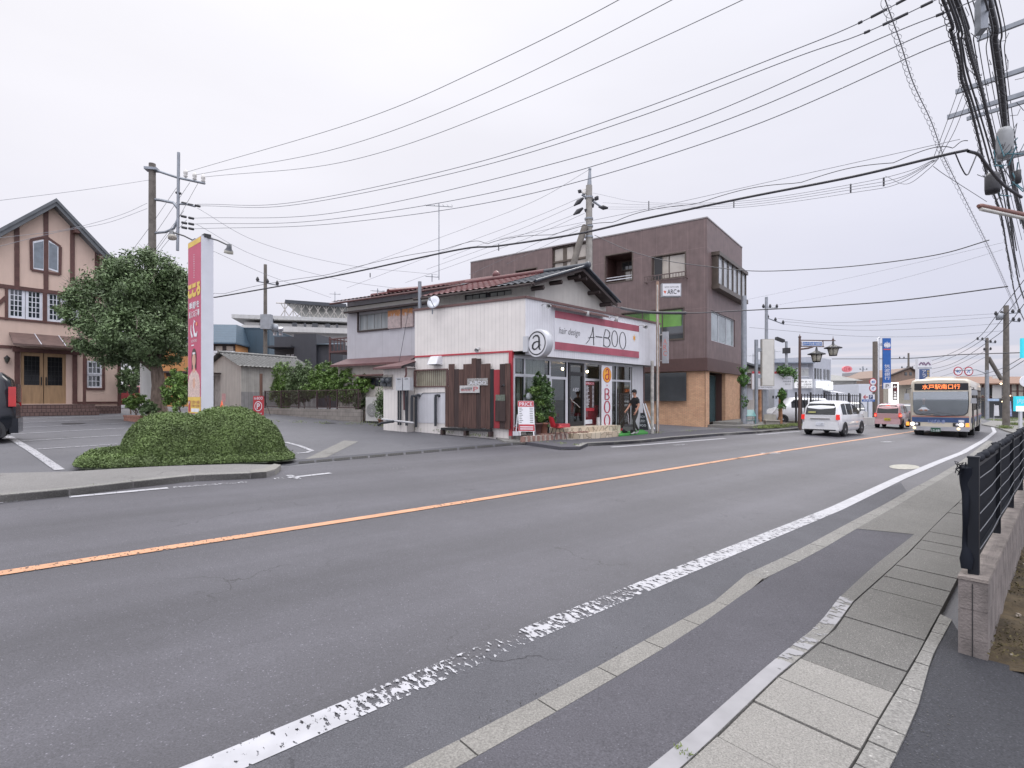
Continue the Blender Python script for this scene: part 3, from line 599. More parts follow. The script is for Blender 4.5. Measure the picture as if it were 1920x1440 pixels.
while q<3.2:
 q1=q+random.choice((.2,.24,.4));nrm=Vector((.6663,-.7457))*.007
 a,b_,c_,d_=crs(SR,q+.006),crs(SR,q1-.004),crs(RR,q1-.004),crs(RR,q+.006)
 if(c_-d_).length>.03:slab(mb,[a+nrm,b_+nrm,c_,d_],.066+random.uniform(-.004,.004),None,bottom=.0)
 q=q1
tag(mb.build('edging_blocks',m_oldconc),kind='structure')
sheet('coarse_asphalt',RR[0:34:3]+[RR[33],Vector((3.16,3.66)),Vector((3.35,3.5)),Vector((3.75,3.8)),Vector((14,2)),Vector((8,-6)),Vector((-2,-4))],.055,m_dark)
sheet('soil_bed',[Vector((2.2,2.3)),Vector((7.8,7.6)),Vector((11.5,11.3)),Vector((16,10)),Vector((9,1)),Vector((-2,-4.5))],.02,m_earth)
# ================================================================== restaurant with timber framing (left)
m_stucco=M('restaurant_stucco',(.64,.485,.405),.9,var=.06,scale=1.2,bump=.3,bscale=80,streak=.05)
m_timber=M('restaurant_timber',(.10,.045,.038),.6,var=.25,scale=6)
m_wwhite=M('window_white',(.68,.70,.75),.4,var=.04)
m_glassd=M('window_glass',(.035,.045,.055),.04,var=.3,scale=1.5,spec=.9)
m_roofd=M('dark_roof_metal',(.12,.13,.14),.45,var=.15,scale=3)
m_tile=brick('step_tile',(.595,.804,0),(.15,.095,.085),(.175,.11,.098),(.07,.045,.04),bw=.15,bh=.15,ms=.012)
FL=Fr((-20.75,23.7,0),(.595,.804,0));FL.o.z=0
def u0(fr,u,b=0):return fr.u(u,b)
gl_=gz(-20.7,23.7)
T=thing('restaurant_building','beige two-storey restaurant with brown half-timbering, steep gable and wooden double doors','building',FL.p(0,0,gl_))
zc=lambda v,u,b=0:FL.uv(u,v,b)[1]
aR=FL.u(226);aL=aR-8.2;aA=FL.u(97)+.05
zA=zc(378,97);zE=zc(508,218)+.1;sl_=(zA-zE)/(FL.u(218)-aA)
gbase=gl_+.1
dz0,dz1=zc(757,85),zc(661,85)
ad0,ad1=FL.u(38.5),FL.u(124)
ww=[(FL.u(14),FL.u(80),zc(598,45),zc(541,45)),(FL.u(88),FL.u(149),zc(605,120),zc(551,120)),(FL.u(163),FL.u(191),zc(727,177),zc(677,177)),(ad0,ad1,dz0,dz1)]
zb=zc(548,97)
zw=zE+.02;slL=(zA-zc(432,0,.4))/(aA-FL.u(0,.4));aL=aA-(zA-.12-zw)/slL;mb=MB()
mb.wall(FL,aL,aR,gbase-.5,zw,[w for w in ww],depth=.15)
slL=(zA-zc(432,0,.4))/(aA-FL.u(0,.4))*1.0
ztop=lambda a:zA-.12-(sl_ if a>aA else slL)*abs(a-aA)
mb.poly(FL,[(aL,zw),(aR,zw),(aR,max(zw,ztop(aR))),(aA,ztop(aA)),(aA-(zA-.12-zw)/slL,zw)],0,None)
mb.wall(Fr(FL.p(aR,0),(-.804,.595,0),(.595,.804,0)),0,9,gbase-.5,zw)
mb.box(FL,aL+.16,aR-.16,-.9,-.85,gbase-.5,zw)
T_w=mb.build('wall',m_stucco,T)
MBin=MB();MBin.box(FL,aL+.2,aR-.2,-.84,-.8,gbase-.4,zw);MBin.build('interior',M('dark_interior',(.02,.02,.02),.9),T)
mb=MB();w_=.09;d_=.05
def beam(a0,c0,a1,c1,w=.17):
 l=math.hypot(a1-a0,c1-c0);nx,nz=-(c1-c0)/l*w/2,(a1-a0)/l*w/2
 mb.poly(FL,[(a0-nx,c0-nz),(a1-nx,c1-nz),(a1+nx,c1+nz),(a0+nx,c0+nz)],-.02,d_+random.uniform(0,.006))
for u in(31.5,86,135.5,181.5):a=FL.u(u);beam(a,zb,a,ztop(a)-.02,.16)
beam(aL,zb,aR,zb,.16);beam(aL,zc(605,97),aR,zc(605,97),.09)
beam(FL.u(12),zc(600,12),FL.u(12),zc(535,12),.1);beam(FL.u(84),zc(602,84),FL.u(84),zc(548,84),.14)
beam(FL.u(-8),zc(575,0),FL.u(11),zc(557,11),.13)
beam(aR-.06,gbase-.3,aR-.06,zw,.13);beam(FL.u(32),dz0,FL.u(32),zc(650,32),.17);beam(FL.u(140),dz0,FL.u(140),zc(650,140),.17)
beam(aL,zc(653,60),FL.u(30),zc(653,60),.12);beam(FL.u(145),dz0+.04,aR,dz0+.04,.1)
c_=FL.u(86);hx=[(FL.u(58),zc(450,58)),(c_,zc(444,86)),(FL.u(113),zc(463,113)),(FL.u(112),zc(515,112)),(FL.u(59),zc(506,59))]
for p,q in zip(hx,hx[1:]+hx[:1]):beam(*p,*q,.1)
w3=ww[2];beam(w3[0]-.06,w3[2]-.1,w3[0]-.06,w3[3]+.1,.1);beam(w3[1]+.06,w3[2]-.1,w3[1]+.06,w3[3]+.1,.1);beam(w3[0],w3[2]-.06,w3[1],w3[2]-.06,.1)
mb.build('timber_frame',m_timber,T)
def sash(fr,a0,a1,c0,c1,nx,nz,parent,b=-.08,fw=.05,mw=.018,mf=None,mg=None,name='window'):
 mbf=MB();k=.04
 mbf.box(fr,a0,a0+fw,b,b+k,c0,c1).box(fr,a1-fw,a1,b,b+k,c0,c1).box(fr,a0+fw,a1-fw,b,b+k,c0,c0+fw).box(fr,a0+fw,a1-fw,b,b+k,c1-fw,c1)
 for i in range(1,nx):a=a0+fw+(a1-a0-2*fw)*i/nx;mbf.box(fr,a-mw/2,a+mw/2,b+.003,b+k*.6,c0+fw,c1-fw)
 for j in range(1,nz):c=c0+fw+(c1-c0-2*fw)*j/nz;mbf.box(fr,a0+fw,a1-fw,b+.005,b+k*.55,c-mw/2,c+mw/2)
 f=mbf.build(name,mf or m_wwhite,parent);g=MB().box(fr,a0+fw*.5,a1-fw*.5,b-.012,b-.002,c0+fw*.5,c1-fw*.5).build('pane',mg or m_glassd,f);return f
for i,w in enumerate(ww[:2]):
 m_=(w[0]+w[1])/2
 for q in((w[0],m_-.01),(m_+.01,w[1])):sash(FL,q[0],q[1],w[2],w[3],3,5,T,fw=.1,mw=.03,b=-.06)
m3=(ww[2][2]+ww[2][3])/2
sash(FL,ww[2][0],ww[2][1],ww[2][2],m3,3,2,T,fw=.07,mw=.03,b=-.07);sash(FL,ww[2][0],ww[2][1],m3,ww[2][3],3,2,T,fw=.07,mw=.03,b=-.04)
for s_,(ua,ub)in((0,(61,83)),(1,(89.5,109))):
 f=MB();P=[(FL.u(ua),zc(505,ua)),(FL.u(ub),zc(508 if s_==0 else 511,ub)),(FL.u(ub),zc(449 if s_==0 else 460,ub)),(FL.u(ua),zc(453 if s_==0 else 450,ua))]
 f.poly(FL,P,.0,.035);c=(sum(p[0]for p in P)/4,sum(p[1]for p in P)/4);fo=f.build('attic_window',m_wwhite,T)
 g=MB();g.poly(FL,[(c[0]+(p[0]-c[0])*.8,c[1]+(p[1]-c[1])*.88)for p in P],.036,.042);g.build('pane',M('attic_glass',(.14,.17,.2),.04,var=.2,spec=.9),fo)
mb=MB();ov=.45;th=.28
for s_ in(1,-1):
 ae=FL.u(218)+.15 if s_==1 else aA-(zA-zw)/slL-.5
 ze=zA-(sl_ if s_==1 else slL)*abs(ae-aA)
 mb.add([FL.p(aA,ov,zA),FL.p(ae,ov,ze),FL.p(ae,-9.5,ze),FL.p(aA,-9.5,zA),FL.p(aA,ov,zA-th),FL.p(ae,ov,ze-th),FL.p(ae,-9.5,ze-th),FL.p(aA,-9.5,zA-th)],[(0,1,2,3),(7,6,5,4),(0,4,5,1),(1,5,6,2),(3,2,6,7)])
 mb.add([FL.p(aA,ov+.06,zA+.06),FL.p(ae+.05*s_,ov+.06,ze+.06),FL.p(ae+.05*s_,-9.5,ze+.06),FL.p(aA,-9.5,zA+.06),FL.p(aA,ov+.06,zA-.1),FL.p(ae+.05*s_,ov+.06,ze-.1)],[(0,1,2,3),(0,4,5,1)])
mb.build('roof',m_roofd,T)
mb=MB()
for u in(140,187):a=FL.u(u);mb.box(FL,a-.1,a+.1,0,.42,ztop(a)-.32,ztop(a)-.1)
mb.build('bracket',m_timber,T)
m_door=M('door_wood',(.36,.235,.13),.55,var=.2,scale=3,stretch=(4,4,.6))
m_=(ad0+ad1)/2
for i,(p,q)in enumerate(((ad0,m_-.012),(m_+.012,ad1))):
 mb=MB();h_=dz1-dz0;mb.box(FL,p,q,-.1,-.05,dz0,dz0+h_*.36).box(FL,p,q,-.1,-.05,dz1-h_*.08,dz1).box(FL,p,p+.12,-.1,-.05,dz0+h_*.36,dz1-h_*.08).box(FL,q-.12,q,-.1,-.05,dz0+h_*.36,dz1-h_*.08)
 d=mb.build('door',m_door,T);MB().box(FL,p+.12,q-.12,-.085,-.075,dz0+h_*.36,dz1-h_*.08).build('pane',M('dim_glass',(.015,.016,.018),.12,spec=.25),d)
 g=MB()
 for k in range(1,4):a=p+.12+(q-p-.24)*k/4;g.box(FL,a-.008,a+.008,-.075,-.065,dz0+h_*.36,dz1-h_*.08)
 for k in range(1,6):c=dz0+h_*(.36+.56*k/6);g.box(FL,p+.12,q-.12,-.075,-.066,c-.008,c+.008)
 g.build('grille',M('black_iron',(.015,.015,.017),.5),d)
 hx_=q-.07 if i==0 else p+.07
 MB().box(FL,hx_-.02,hx_+.02,-.05,-.01,dz0+h_*.36,dz0+h_*.52).build('handle',MATS['black_iron'],d)
mb=MB();za,zb_=zc(632,85),zc(650,85);c0,c1=FL.u(17),FL.u(152)
mb.add([FL.p(c0,.0,za+.1),FL.p(c1,0,za+.1),FL.p(c1+.1,1.0,zb_),FL.p(c0-.05,1.0,zb_),FL.p(c0,0,za),FL.p(c1,0,za),FL.p(c1+.1,1.0,zb_-.08),FL.p(c0-.05,1.0,zb_-.08)],[(0,3,2,1),(4,5,6,7),(3,7,6,2),(0,4,7,3),(1,2,6,5)])
cn=mb.build('canopy',M('canopy_sheet',(.13,.085,.075),.5,var=.2,scale=5),T)
mb=MB()
for k in range(1,3):a=c0+(c1-c0)*k/3;mb.tube([FL.p(a,.02,za+.115),FL.p(a+.03,1.0,zb_+.015)],.015,6)
mb.build('seam',m_wwhite,cn)
mb=MB();mb.box(FL,FL.u(22),FL.u(150),.08,.16,zb_-.3,zb_-.12);a=FL.u(146);mb.box(FL,a-.05,a+.05,.88,.97,gl_+.3,zb_-.08);mb.build('canopy_post',m_timber,T)
mb=MB();s0=FL.u(-10)
mb.box(FL,s0,FL.u(165),0.01,1.0,gl_-.4,dz0-.03);mb.box(FL,s0,FL.u(165)+.05,1.0,1.35,gl_-.4,dz0-.23);mb.box(FL,FL.u(165),aR-.12,.01,.35,gl_-.4,dz0-.12)
mb.build('steps',m_tile,T)
lx,lz=FL.uv(12.5,675,.1)
t=thing('wall_lantern','black iron lantern on the beige wall left of the wooden double doors','lantern',FL.p(lx,.02,lz))
MB().box(FL,lx-.03,lx+.03,.0,.06,lz-.1,lz+.15).tube([FL.p(lx,.03,lz+.1),FL.p(lx,.12,lz+.2),FL.p(lx,.17,lz+.12)],.012,6).build('bracket',MATS['black_iron'],t)
MB().lathe(FL.p(lx,.17,lz-.12),[(.02,0),(.07,.06),(.1,.18),(.1,.2)],8).build('glass',M('lantern_glass',(.06,.06,.05),.1),t)
MB().lathe(FL.p(lx,.17,lz+.07),[(.125,0),(.06,.07),(.015,.11),(.02,.13)],8).lathe(FL.p(lx,.17,lz-.18),[(.0,0),(.02,.02),(.02,.07)],8).build('cap',MATS['black_iron'],t)
# ================================================================== vehicles
m_tyre=M('tyre_rubber',(.02,.02,.022),.85);m_rim=M('wheel_alloy',(.45,.46,.48),.3,.8,var=.1)
m_carglass=M('car_glass',(.012,.014,.017),.06,var=.2,spec=.38);m_red=M('tail_lamp_red',(.5,.02,.02),.15,emit=(1,.05,.03),es=.35);m_redoff=M('tail_red',(.45,.02,.02),.15,spec=.8)
m_lampw=M('lamp_clear',(.7,.7,.72),.08,spec=.9);m_plast=M('black_plastic',(.02,.02,.022),.5);m_chrome=M('chrome',(.6,.6,.62),.15,.9)
def wheel(fr,a,side,r,hw,parent,wd=.2):
 s=side;c=fr.p(a,s*(hw-wd/2),r);ax=fr.ey*s
 prof=[(r*.62,-wd/2),(r*.93,-wd/2),(r,-wd/2+.03),(r,wd/2-.03),(r*.93,wd/2),(r*.66,wd/2),(r*.64,wd/2-.03)]
 w=MB().lathe(c,prof,24,axis=ax).build('wheel',m_tyre,parent)
 mb=MB().lathe(c,[(r*.65,wd/2-.005),(r*.6,wd/2-.01),(r*.57,wd/2-.07),(0,wd/2-.07)],24,mat=1,axis=ax)
 x=ax.orthogonal().normalized();y=ax.cross(x)
 for k in range(6):
  t_=k*math.pi/3;d=x*math.cos(t_)+y*math.sin(t_);e_=ax.cross(d);o_=c+ax*(wd/2-.03)
  mb.add([o_+d*.03+e_*.035,o_+d*.03-e_*.035,o_+d*r*.62-e_*.025,o_+d*r*.62+e_*.025]+[o_+ax*.02+d*.03+e_*.03,o_+ax*.02+d*.03-e_*.03,o_+ax*.012+d*r*.62-e_*.02,o_+ax*.012+d*r*.62+e_*.02],[(4,5,6,7),(0,1,5,4),(1,2,6,5),(2,3,7,6),(3,0,4,7)])
 mb.lathe(c,[(.05,wd/2-.03),(.045,wd/2),(0,wd/2)],12,axis=ax)
 mb.build('rim',[m_rim,m_plast],w);return w
def car(name,label,cat,fr,L_,Wd,Ht,prof,belt,wb,r,paint,group=None,tail=1,plate=(.75,.75,.73),clear=.22,pillars=(),rearglass=None,tall=1.,lamps=True,ptext=None):
 """frame: a forwards from the rear bumper, b to the left side, c up.
    prof = [(a, roof height)] of the greenhouse + bonnet; belt = window sill height"""
 t=thing(name,label,cat,fr.p(L_/2,0,0),group);hw=Wd/2
 def top(a):
  for(x0,z0),(x1,z1)in zip(prof,prof[1:]):
   if x0<=a<=x1:k=(a-x0)/max(x1-x0,1e-6);return z0+(z1-z0)*k
  return prof[-1][1]
 A=sorted({p[0]for p in prof}|{q for p in pillars for q in p}|{.12,.35,L_-.12,L_-.35}|{L_*i/14 for i in range(15)})
 rings=[]
 def nar(a):
  e_=min(a,L_-a);return 1-.16*max(0,1-e_/.45)**2.2-.02*max(0,1-e_/1.3)
 for a in A:
  zt=top(a);zb=belt if zt>belt+.02 else zt-.02;k=nar(a);h=hw*k;e_=min(a,L_-a);zlo=clear+.14*max(0,1-e_/.5)**2
  hi=h*(1-.40*max(0,(zt-zb))/max(Ht-belt,.1)*.55)
  zm=clear+(zb-clear)*.55;gh=zt-zb
  rings.append([(h*.9,zlo),(h*.985,zlo+.1),(h,zm),(h*.975,zb-.03),(h*.955,zb),(h*.955+(hi-h*.955)*.8,zb+gh*.8),(hi*.93,zb+gh*.93),(hi*.8,zt-.0),(0,zt+.025*(gh>.1))])
 n=len(A);half=len(rings[0]);V=[]
 for a,rg in zip(A,rings):
  V+=[fr.p(a,b,c)for b,c in rg]+[fr.p(a,-b,c)for b,c in reversed(rg[:-1])]
 m=half*2-1;body=MB();glass=MB();fb=[];fg=[]
 for i in range(n-1):
  for j in range(m-1):
   f=(i*m+j,i*m+j+1,(i+1)*m+j+1,(i+1)*m+j);jj=j if j<half-1 else m-2-j
   isg=jj==4 and any(p[0]-1e-4<=A[i]and A[i+1]<=p[1]+1e-4 for p in pillars)
   (fg if isg else fb).append(f)
 body.add(V,fb,0,True);body.add(V[:m],[tuple(range(m))]);body.add(V[-m:],[tuple(range(m-1,-1,-1))])
 B=body.build('body',paint,t)
 me=B.data
 for p_ in pillars:
  for sd_ in(0,1):
   ff=[f for f in fg if p_[0]-1e-4<=A[f[0]//m]and A[f[0]//m+1]<=p_[1]+1e-4 and((f[0]%m>=half)==bool(sd_))]
   if ff:MB().add(V,ff,0,True).build('side_window',m_carglass,t)
 for a in wb:
  for s in(1,-1):
   wheel(fr,a,s,r,hw+.015,t)
   ar=MB();ring=[fr.p(a+math.cos(q)*(r+.055),s*(hw+.006),r+math.sin(q)*(r+.055))for q in[math.pi*k/14 for k in range(-2,17)]];inn=[fr.p(a,s*(hw-.0),r)]
   ring2=[p-fr.ey*s*.18 for p in ring]
   ar.add(ring+ring2,[tuple(range(len(ring)))]+[(i,i+1,i+1+len(ring),i+len(ring))for i in range(len(ring)-1)]);ar.build('wheel_arch',m_plast,t)
 return t,top,nar,hw
def black_van():
 u_,v_=8,826
 p0=G(22,831);ex=Vector((-.78,-.62,0)).normalized()
 L_,Wd=3.4,1.48;ey=Vector((0,0,1)).cross(ex)
 o=Vector((-13.1,14.15,gz(-13,14)));fr=Fr(o,ex,ey)
 prof=[(0,.95),(.03,1.05),(.12,1.62),(.3,1.78),(2.2,1.80),(2.75,1.1),(3.3,.95),(3.4,.7)]
 paint=M('black_car_paint',(.012,.014,.02),.15,spec=.45)
 t,top,nar,hw=car('black_minivan','black boxy minivan cut off by the left edge of the photo','car',fr,L_,Wd,1.8,prof,1.02,(.52,2.75),.29,paint,pillars=[(.35,1.25),(1.33,2.15)])
 return t,fr,hw
vb,frv,hwv=black_van()
for s in(1,-1):
 mb=MB();mb.box(frv,-.012,.13,s*hwv*.93-.06,s*hwv*.93+.05,.92,1.42);mb.build('tail_lamp',m_redoff,vb)
MB().box(frv,-.05,.12,-hwv*.86,hwv*.86,.24,.62).build('bumper',MATS['black_car_paint'],vb)
MB().box(frv,-.02,.0,-hwv*.72,hwv*.72,1.02,1.5).build('rear_window',m_carglass,vb)
# ================================================================== hair salon
C0=Vector((.454,18.06,0));FS=Fr(C0,(.702,.712,0));FD=Fr((-3.77,20.7,0),(.848,-.530,0))
OV=-.48;gS=.2
m_fas=siding('salon_white_siding',tuple(FS.ex),(.67,.67,.70),pitch=.13,gap=.09,groove=.76,streak=.06)
m_side=siding('salon_cream_siding',tuple(FD.ex),(.74,.70,.665),pitch=.165,gap=.05,groove=.66,streak=.04)
m_sidew=siding('salon_pale_siding',tuple(FD.ex),(.60,.60,.63),pitch=.15,gap=.05,groove=.7,streak=.08)
m_trim=M('brown_trim',(.13,.07,.065),.5);m_redp=M('red_paint',(.44,.045,.06),.45,var=.12,scale=5,streak=.1)
m_alu=M('white_aluminium',(.58,.59,.62),.35,.2,var=.05);m_blk=M('black_frame',(.022,.022,.024),.4)
m_glass=glassy('shop_glass',(.8,.84,.84),clear=.93)
T=thing('hair_salon','white single-storey hair salon with a big lettered fascia, shopfront and cream side wall','building',FS.p(4,-2,gS))
aE=FS.u(1237);zT=5.05;zF=3.12;LD=4.98
zr=FD.uv(870,664)[1]
mb=MB()
mb.quad(FS.p(0,0,zF),FS.p(aE,0,zF),FS.p(aE,0,zT),FS.p(0,0,zT),0)
mb.quad(FS.p(aE,0,zF),FS.p(aE,-5,zF),FS.p(aE,-5,zT),FS.p(aE,0,zT),0)
mb.quad(FS.p(.1,-.02,zT-.05),FS.p(aE,-.02,zT-.05),FS.p(aE,-6,zT-.05),FD.p(-.1,-.2,zT-.05),0)
mb.build('fascia',m_fas,T)
mb=MB();hw_=(FD.u(779.5),FD.u(839),FD.uv(800,724)[1],FD.uv(800,695)[1])
mb.wall(FD,0,LD,zr,zT,[],b=0);mb.wall(FD,0,LD-.52,gS-.1,zr,[hw_],depth=.1)
mb.quad(FD.p(0,0,0),FD.p(0,-5,0),FD.p(0,-5,zT),FD.p(0,0,zT))
mb.build('side_wall',m_side,T)
mb=MB();mb.box(FD,-.04,LD+.02,-.05,.05,zT-.02,zT+.06);mb.box(FS,-.02,aE+.03,-.1,.05,zT-.018,zT+.062);mb.build('parapet_trim',m_trim,T)
mb=MB();mb.box(FD,0,LD-.5,.0,.03,zr-.03,zr+.03);ar_=FD.u(959);mb.box(FD,ar_-.09,ar_+.05,-.1,.04,gS-.05,zr);mb.build('red_trim',m_redp,T)
mb=MB();mb.add([FS.p(0.01,-.01,zF),FS.p(aE-.01,-.01,zF),FS.p(aE-.01,OV-.3,zF+.02),FS.p(-.1,OV-.3,zF+.02)],[(0,1,2,3)]);mb.build('soffit',M('soffit_grey',(.3,.3,.31),.7,var=.2),T)
mb=MB();mb.box(FD,FD.u(783),FD.u(836),.0,.02,FD.uv(800,793)[1],FD.uv(800,737)[1]);mb.build('lower_panel',m_sidew,T)
w=hw_;mb=MB();mb.box(FD,w[0]-.03,w[1]+.03,.0,.05,w[3],w[3]+.05).box(FD,w[0]-.03,w[1]+.03,0,.05,w[2]-.04,w[2]).box(FD,w[0]-.05,w[0],0,.06,w[2],w[3]).box(FD,w[1],w[1]+.05,0,.06,w[2],w[3])
f=mb.build('louvre_window',m_trim,T);MB().box(FD,w[0],w[1],-.09,-.07,w[2],w[3]).build('pane',M('frosted_pane',(.5,.5,.38),.4,var=.5,scale=1.2),f)
g=MB();k=16
for i in range(k):a=w[0]+(w[1]-w[0])*(i+.5)/k;g.box(FD,a-.01,a+.01,.02,.035,w[2],w[3])
g.build('grille',m_trim,f)
B=OV;zq=lambda u,v:FS.uv(u,v,B)[1];ua=lambda u:FS.u(u,B)
zfl=zq(1080,798);ztr=zq(965,703);ztop_=zq(1000,674)
a0=ua(964);aR_=ua(1206)
mb=MB();ap=0
cols=[ua(964.5),ua(984),ua(1031.5),ua(1063.5)]
base=gS+.15
def fbox(m_,x0,x1,c0,c1,d=.06,b=B):m_.box(FS,x0,x1,b-d,b,c0,c1)
F1=MB()
for c in cols:fbox(F1,c-.035,c+.035,base,ztop_,.07)
fbox(F1,cols[0]+.035,cols[1]-.035,ztr-.05,ztr+.05);fbox(F1,cols[1]+.035,cols[2]-.035,ztr-.05,ztr+.05);fbox(F1,cols[2]+.035,cols[3]-.035,ztr-.09,ztr+.01)
fbox(F1,cols[0],ua(1185),ztop_,zF+.02,.09);fbox(F1,cols[2]+.035,cols[2]+.1,base,ztr-.09);fbox(F1,cols[3]-.1,cols[3]-.035,base,ztr-.09)
w2=[ua(1097),ua(1125)]
for c in w2:fbox(F1,c-.03,c+.03,base,ztop_,.07)
fbox(F1,w2[0]+.03,w2[1]-.03,ztr-.1,ztr)
w3=[ua(1147),ua(1156),ua(1183)]
for c in w3:fbox(F1,c-.025,c+.025,base,ztop_,.07)
fbox(F1,w3[0]+.025,w3[1]-.025,ztr-.08,ztr);fbox(F1,w3[1]+.025,w3[2]-.025,ztr-.08,ztr)
fr_=F1.build('shopfront_frame',m_alu,T)
for i,(x0,x1,c0,c1)in enumerate([(cols[0]+.03,cols[1]-.03,ztr+.05,ztop_),(cols[1]+.03,cols[2]-.03,ztr+.05,ztop_),(cols[2]+.03,cols[3]-.03,ztr,ztop_),(cols[0]+.03,cols[1]-.03,base,ztr-.05),(cols[1]+.03,cols[2]-.03,base,ztr-.05),(cols[2]+.1,cols[3]-.1,base,ztr-.09),(w2[0]+.03,w2[1]-.03,ztr,ztop_),(w2[0]+.03,w2[1]-.03,base,ztr-.1),(w3[0]+.02,w3[1]-.02,base,ztop_),(w3[1]+.02,w3[2]-.02,ztr,ztop_),(w3[1]+.02,w3[2]-.02,base,ztr-.08)]):
 MB().box(FS,x0,x1,B-.045,B-.035,c0,c1).build('pane',m_glass,fr_)
 if i<10:mb=MB();mb.box(FS,x1-.03,x1+.005,B-.07,B-.02,c0,c1).build('gasket',m_blk,fr_)
d0,d1=ua(1066.5),ua(1094.5);zdt=zq(1080,700);zds=zq(1080,682)
mb=MB();mb.box(FS,d0,d0+.1,B-.08,B+.01,zfl,ztop_).box(FS,d1-.1,d1,B-.08,B+.01,zfl,ztop_).box(FS,d0+.1,d1-.1,B-.08,B+.01,zdt-.1,zdt+.05).box(FS,d0+.1,d1-.1,B-.08,B+.01,zfl,zfl+.16).box(FS,d0+.1,d1-.1,B-.08,B+.01,ztop_-.08,ztop_)
dr=mb.build('door',m_blk,T);MB().box(FS,d0+.1,d1-.1,B-.05,B-.04,zfl+.16,ztop_-.08).build('pane',m_glass,dr)
hx=[FS.p(*FS.uv(u,v,B+.06)[:1],B+.06,FS.uv(u,v,B+.06)[1])for u,v in((1069,745),(1073,752),(1080,757),(1087,764))]
MB().tube(hx,.02,8).build('handle',m_chrome,dr)
text(FS,'A-BOO',d0+.28,d1-.28,zq(1080,734),zq(1080,727),B-.03,m_wwhite,dr)
x0,x1=ua(1097.5)+.03,ua(1115.5);mp=M('menu_brown',(.06,.03,.025),.4)
pb=MB().box(FS,x0,x1,B-.03,B-.022,zq(1105,768),zq(1105,716)).build('price_panel',mp,T)
MB().box(FS,x0+.02,x1-.02,B-.021,B-.017,zq(1105,721.5),zq(1105,716)).build('header',m_redp,pb);text(FS,'PRICE',x0+.05,x1-.05,zq(1105,720.6),zq(1105,717),B-.013,m_wwhite,pb)
g=MB();random.seed(3)
for i in range(17):
 z=zq(1105,724.5+i*2.45);g.box(FS,x0+.05,x0+.05+random.uniform(.1,.24),B-.021,B-.018,z,z+.022);g.box(FS,x1-.16,x1-.05,B-.021,B-.018,z,z+.022)
g.build('price_lines',m_wwhite,pb)
MB().box(FS,x0+.02,x1-.02,B-.021,B-.018,zq(1105,771),zq(1105,765)).build('footer',m_redp,pb)
MB().box(FS,w2[0]+.03,w2[1]-.05,B-.06,B-.05,base+.05,zq(1105,760)).build('window_film',m_redp,T)
MB().box(FS,ua(1096),ua(1111),B-.02,B-.015,zq(1103,795),zq(1103,787)).build('notice',m_wwhite,T)
mb=MB();mb.quad(FS.p(ua(1185),B,base-.1),FS.p(aR_,B,base-.1),FS.p(aR_,B,zF),FS.p(ua(1185),B,zF));mb.quad(FS.p(aR_,B,base-.1),FS.p(aR_,B-5,base-.1),FS.p(aR_,B-5,zF),FS.p(aR_,B,zF));mb.build('end_wall',m_fas,T)
MB().box(FS,aR_,aR_+.05,B-.05,B+.04,gS,zF).build('corner_trim',m_trim,T)
MB().box(FS,ua(1058),ua(1184),B-.12,B-.01,gS-.15,base).build('red_plinth',m_redp,T);MB().box(FS,-.2,ua(1058),B-.12,B-.01,gS-.15,base).box(FS,ua(1184),ua(1206),B-.12,B-.01,gS-.15,base).build('plinth',m_oldconc,T)
mb=MB();r0,r1=a0+.05,aR_-.05;D=-4.6
mb.quad(FS.p(r0,D,.3),FS.p(r1,D,.3),FS.p(r1,D,3.1),FS.p(r0,D,3.1),0);mb.quad(FS.p(r0+.2,B-.1,.3),FS.p(r0+.2,D,.3),FS.p(r0+.2,D,3.1),FS.p(r0+.2,B-.1,3.1));mb.quad(FS.p(r1,B-.1,.3),FS.p(r1,D,.3),FS.p(r1,D,3.1),FS.p(r1,B-.1,3.1))
mb.quad(FS.p(r0,B-.1,3.08),FS.p(r1,B-.1,3.08),FS.p(r1,D,3.08),FS.p(r0,D,3.08));mb.build('interior_wall',M('salon_inside',(.30,.25,.2),.8,var=.2,scale=1),T)
MB().box(FS,r0,r1,D,B-.1,.2,.45).build('interior_floor',M('salon_floor',(.05,.04,.035),.4),T)
m_cur=M('cream_curtain',(.42,.40,.32),.8,var=.25,scale=6,stretch=(1.5,1.5,.05))
g=MB();n=60
for(x0c,x1c)in((cols[0]+.05,cols[1]-.05),(cols[1]+.05,cols[2]-.06)):
 k=26;V=[]
 for i in range(k+1):a=x0c+(x1c-x0c)*i/k;b=B-.2+.03*math.sin(i*2.1);V+=[FS.p(a,b,base+.3),FS.p(a,b,ztop_+.05)]
 g.add(V,[(2*i,2*i+2,2*i+3,2*i+1)for i in range(k)],0,True)
g.build('curtain',m_cur,T)
m_bulb=M('warm_bulb',(1,.8,.5),.5,emit=(1,.72,.42),es=30)
for u,v in((1054.8,692),(1069.5,681.5),(1101,697),(1030,694)):
 a,z=FS.uv(u,v,B-1.0);MB().lathe(FS.p(a,B-1.0,z-.05),[(0,0),(.04,.02),(.05,.06),(.03,.1),(0,.11)],10).build('ceiling_lamp',m_bulb,T)
m_in=M('dim_furniture',(.08,.07,.065),.5);m_inr=M('dim_red_seat',(.3,.03,.04),.4)
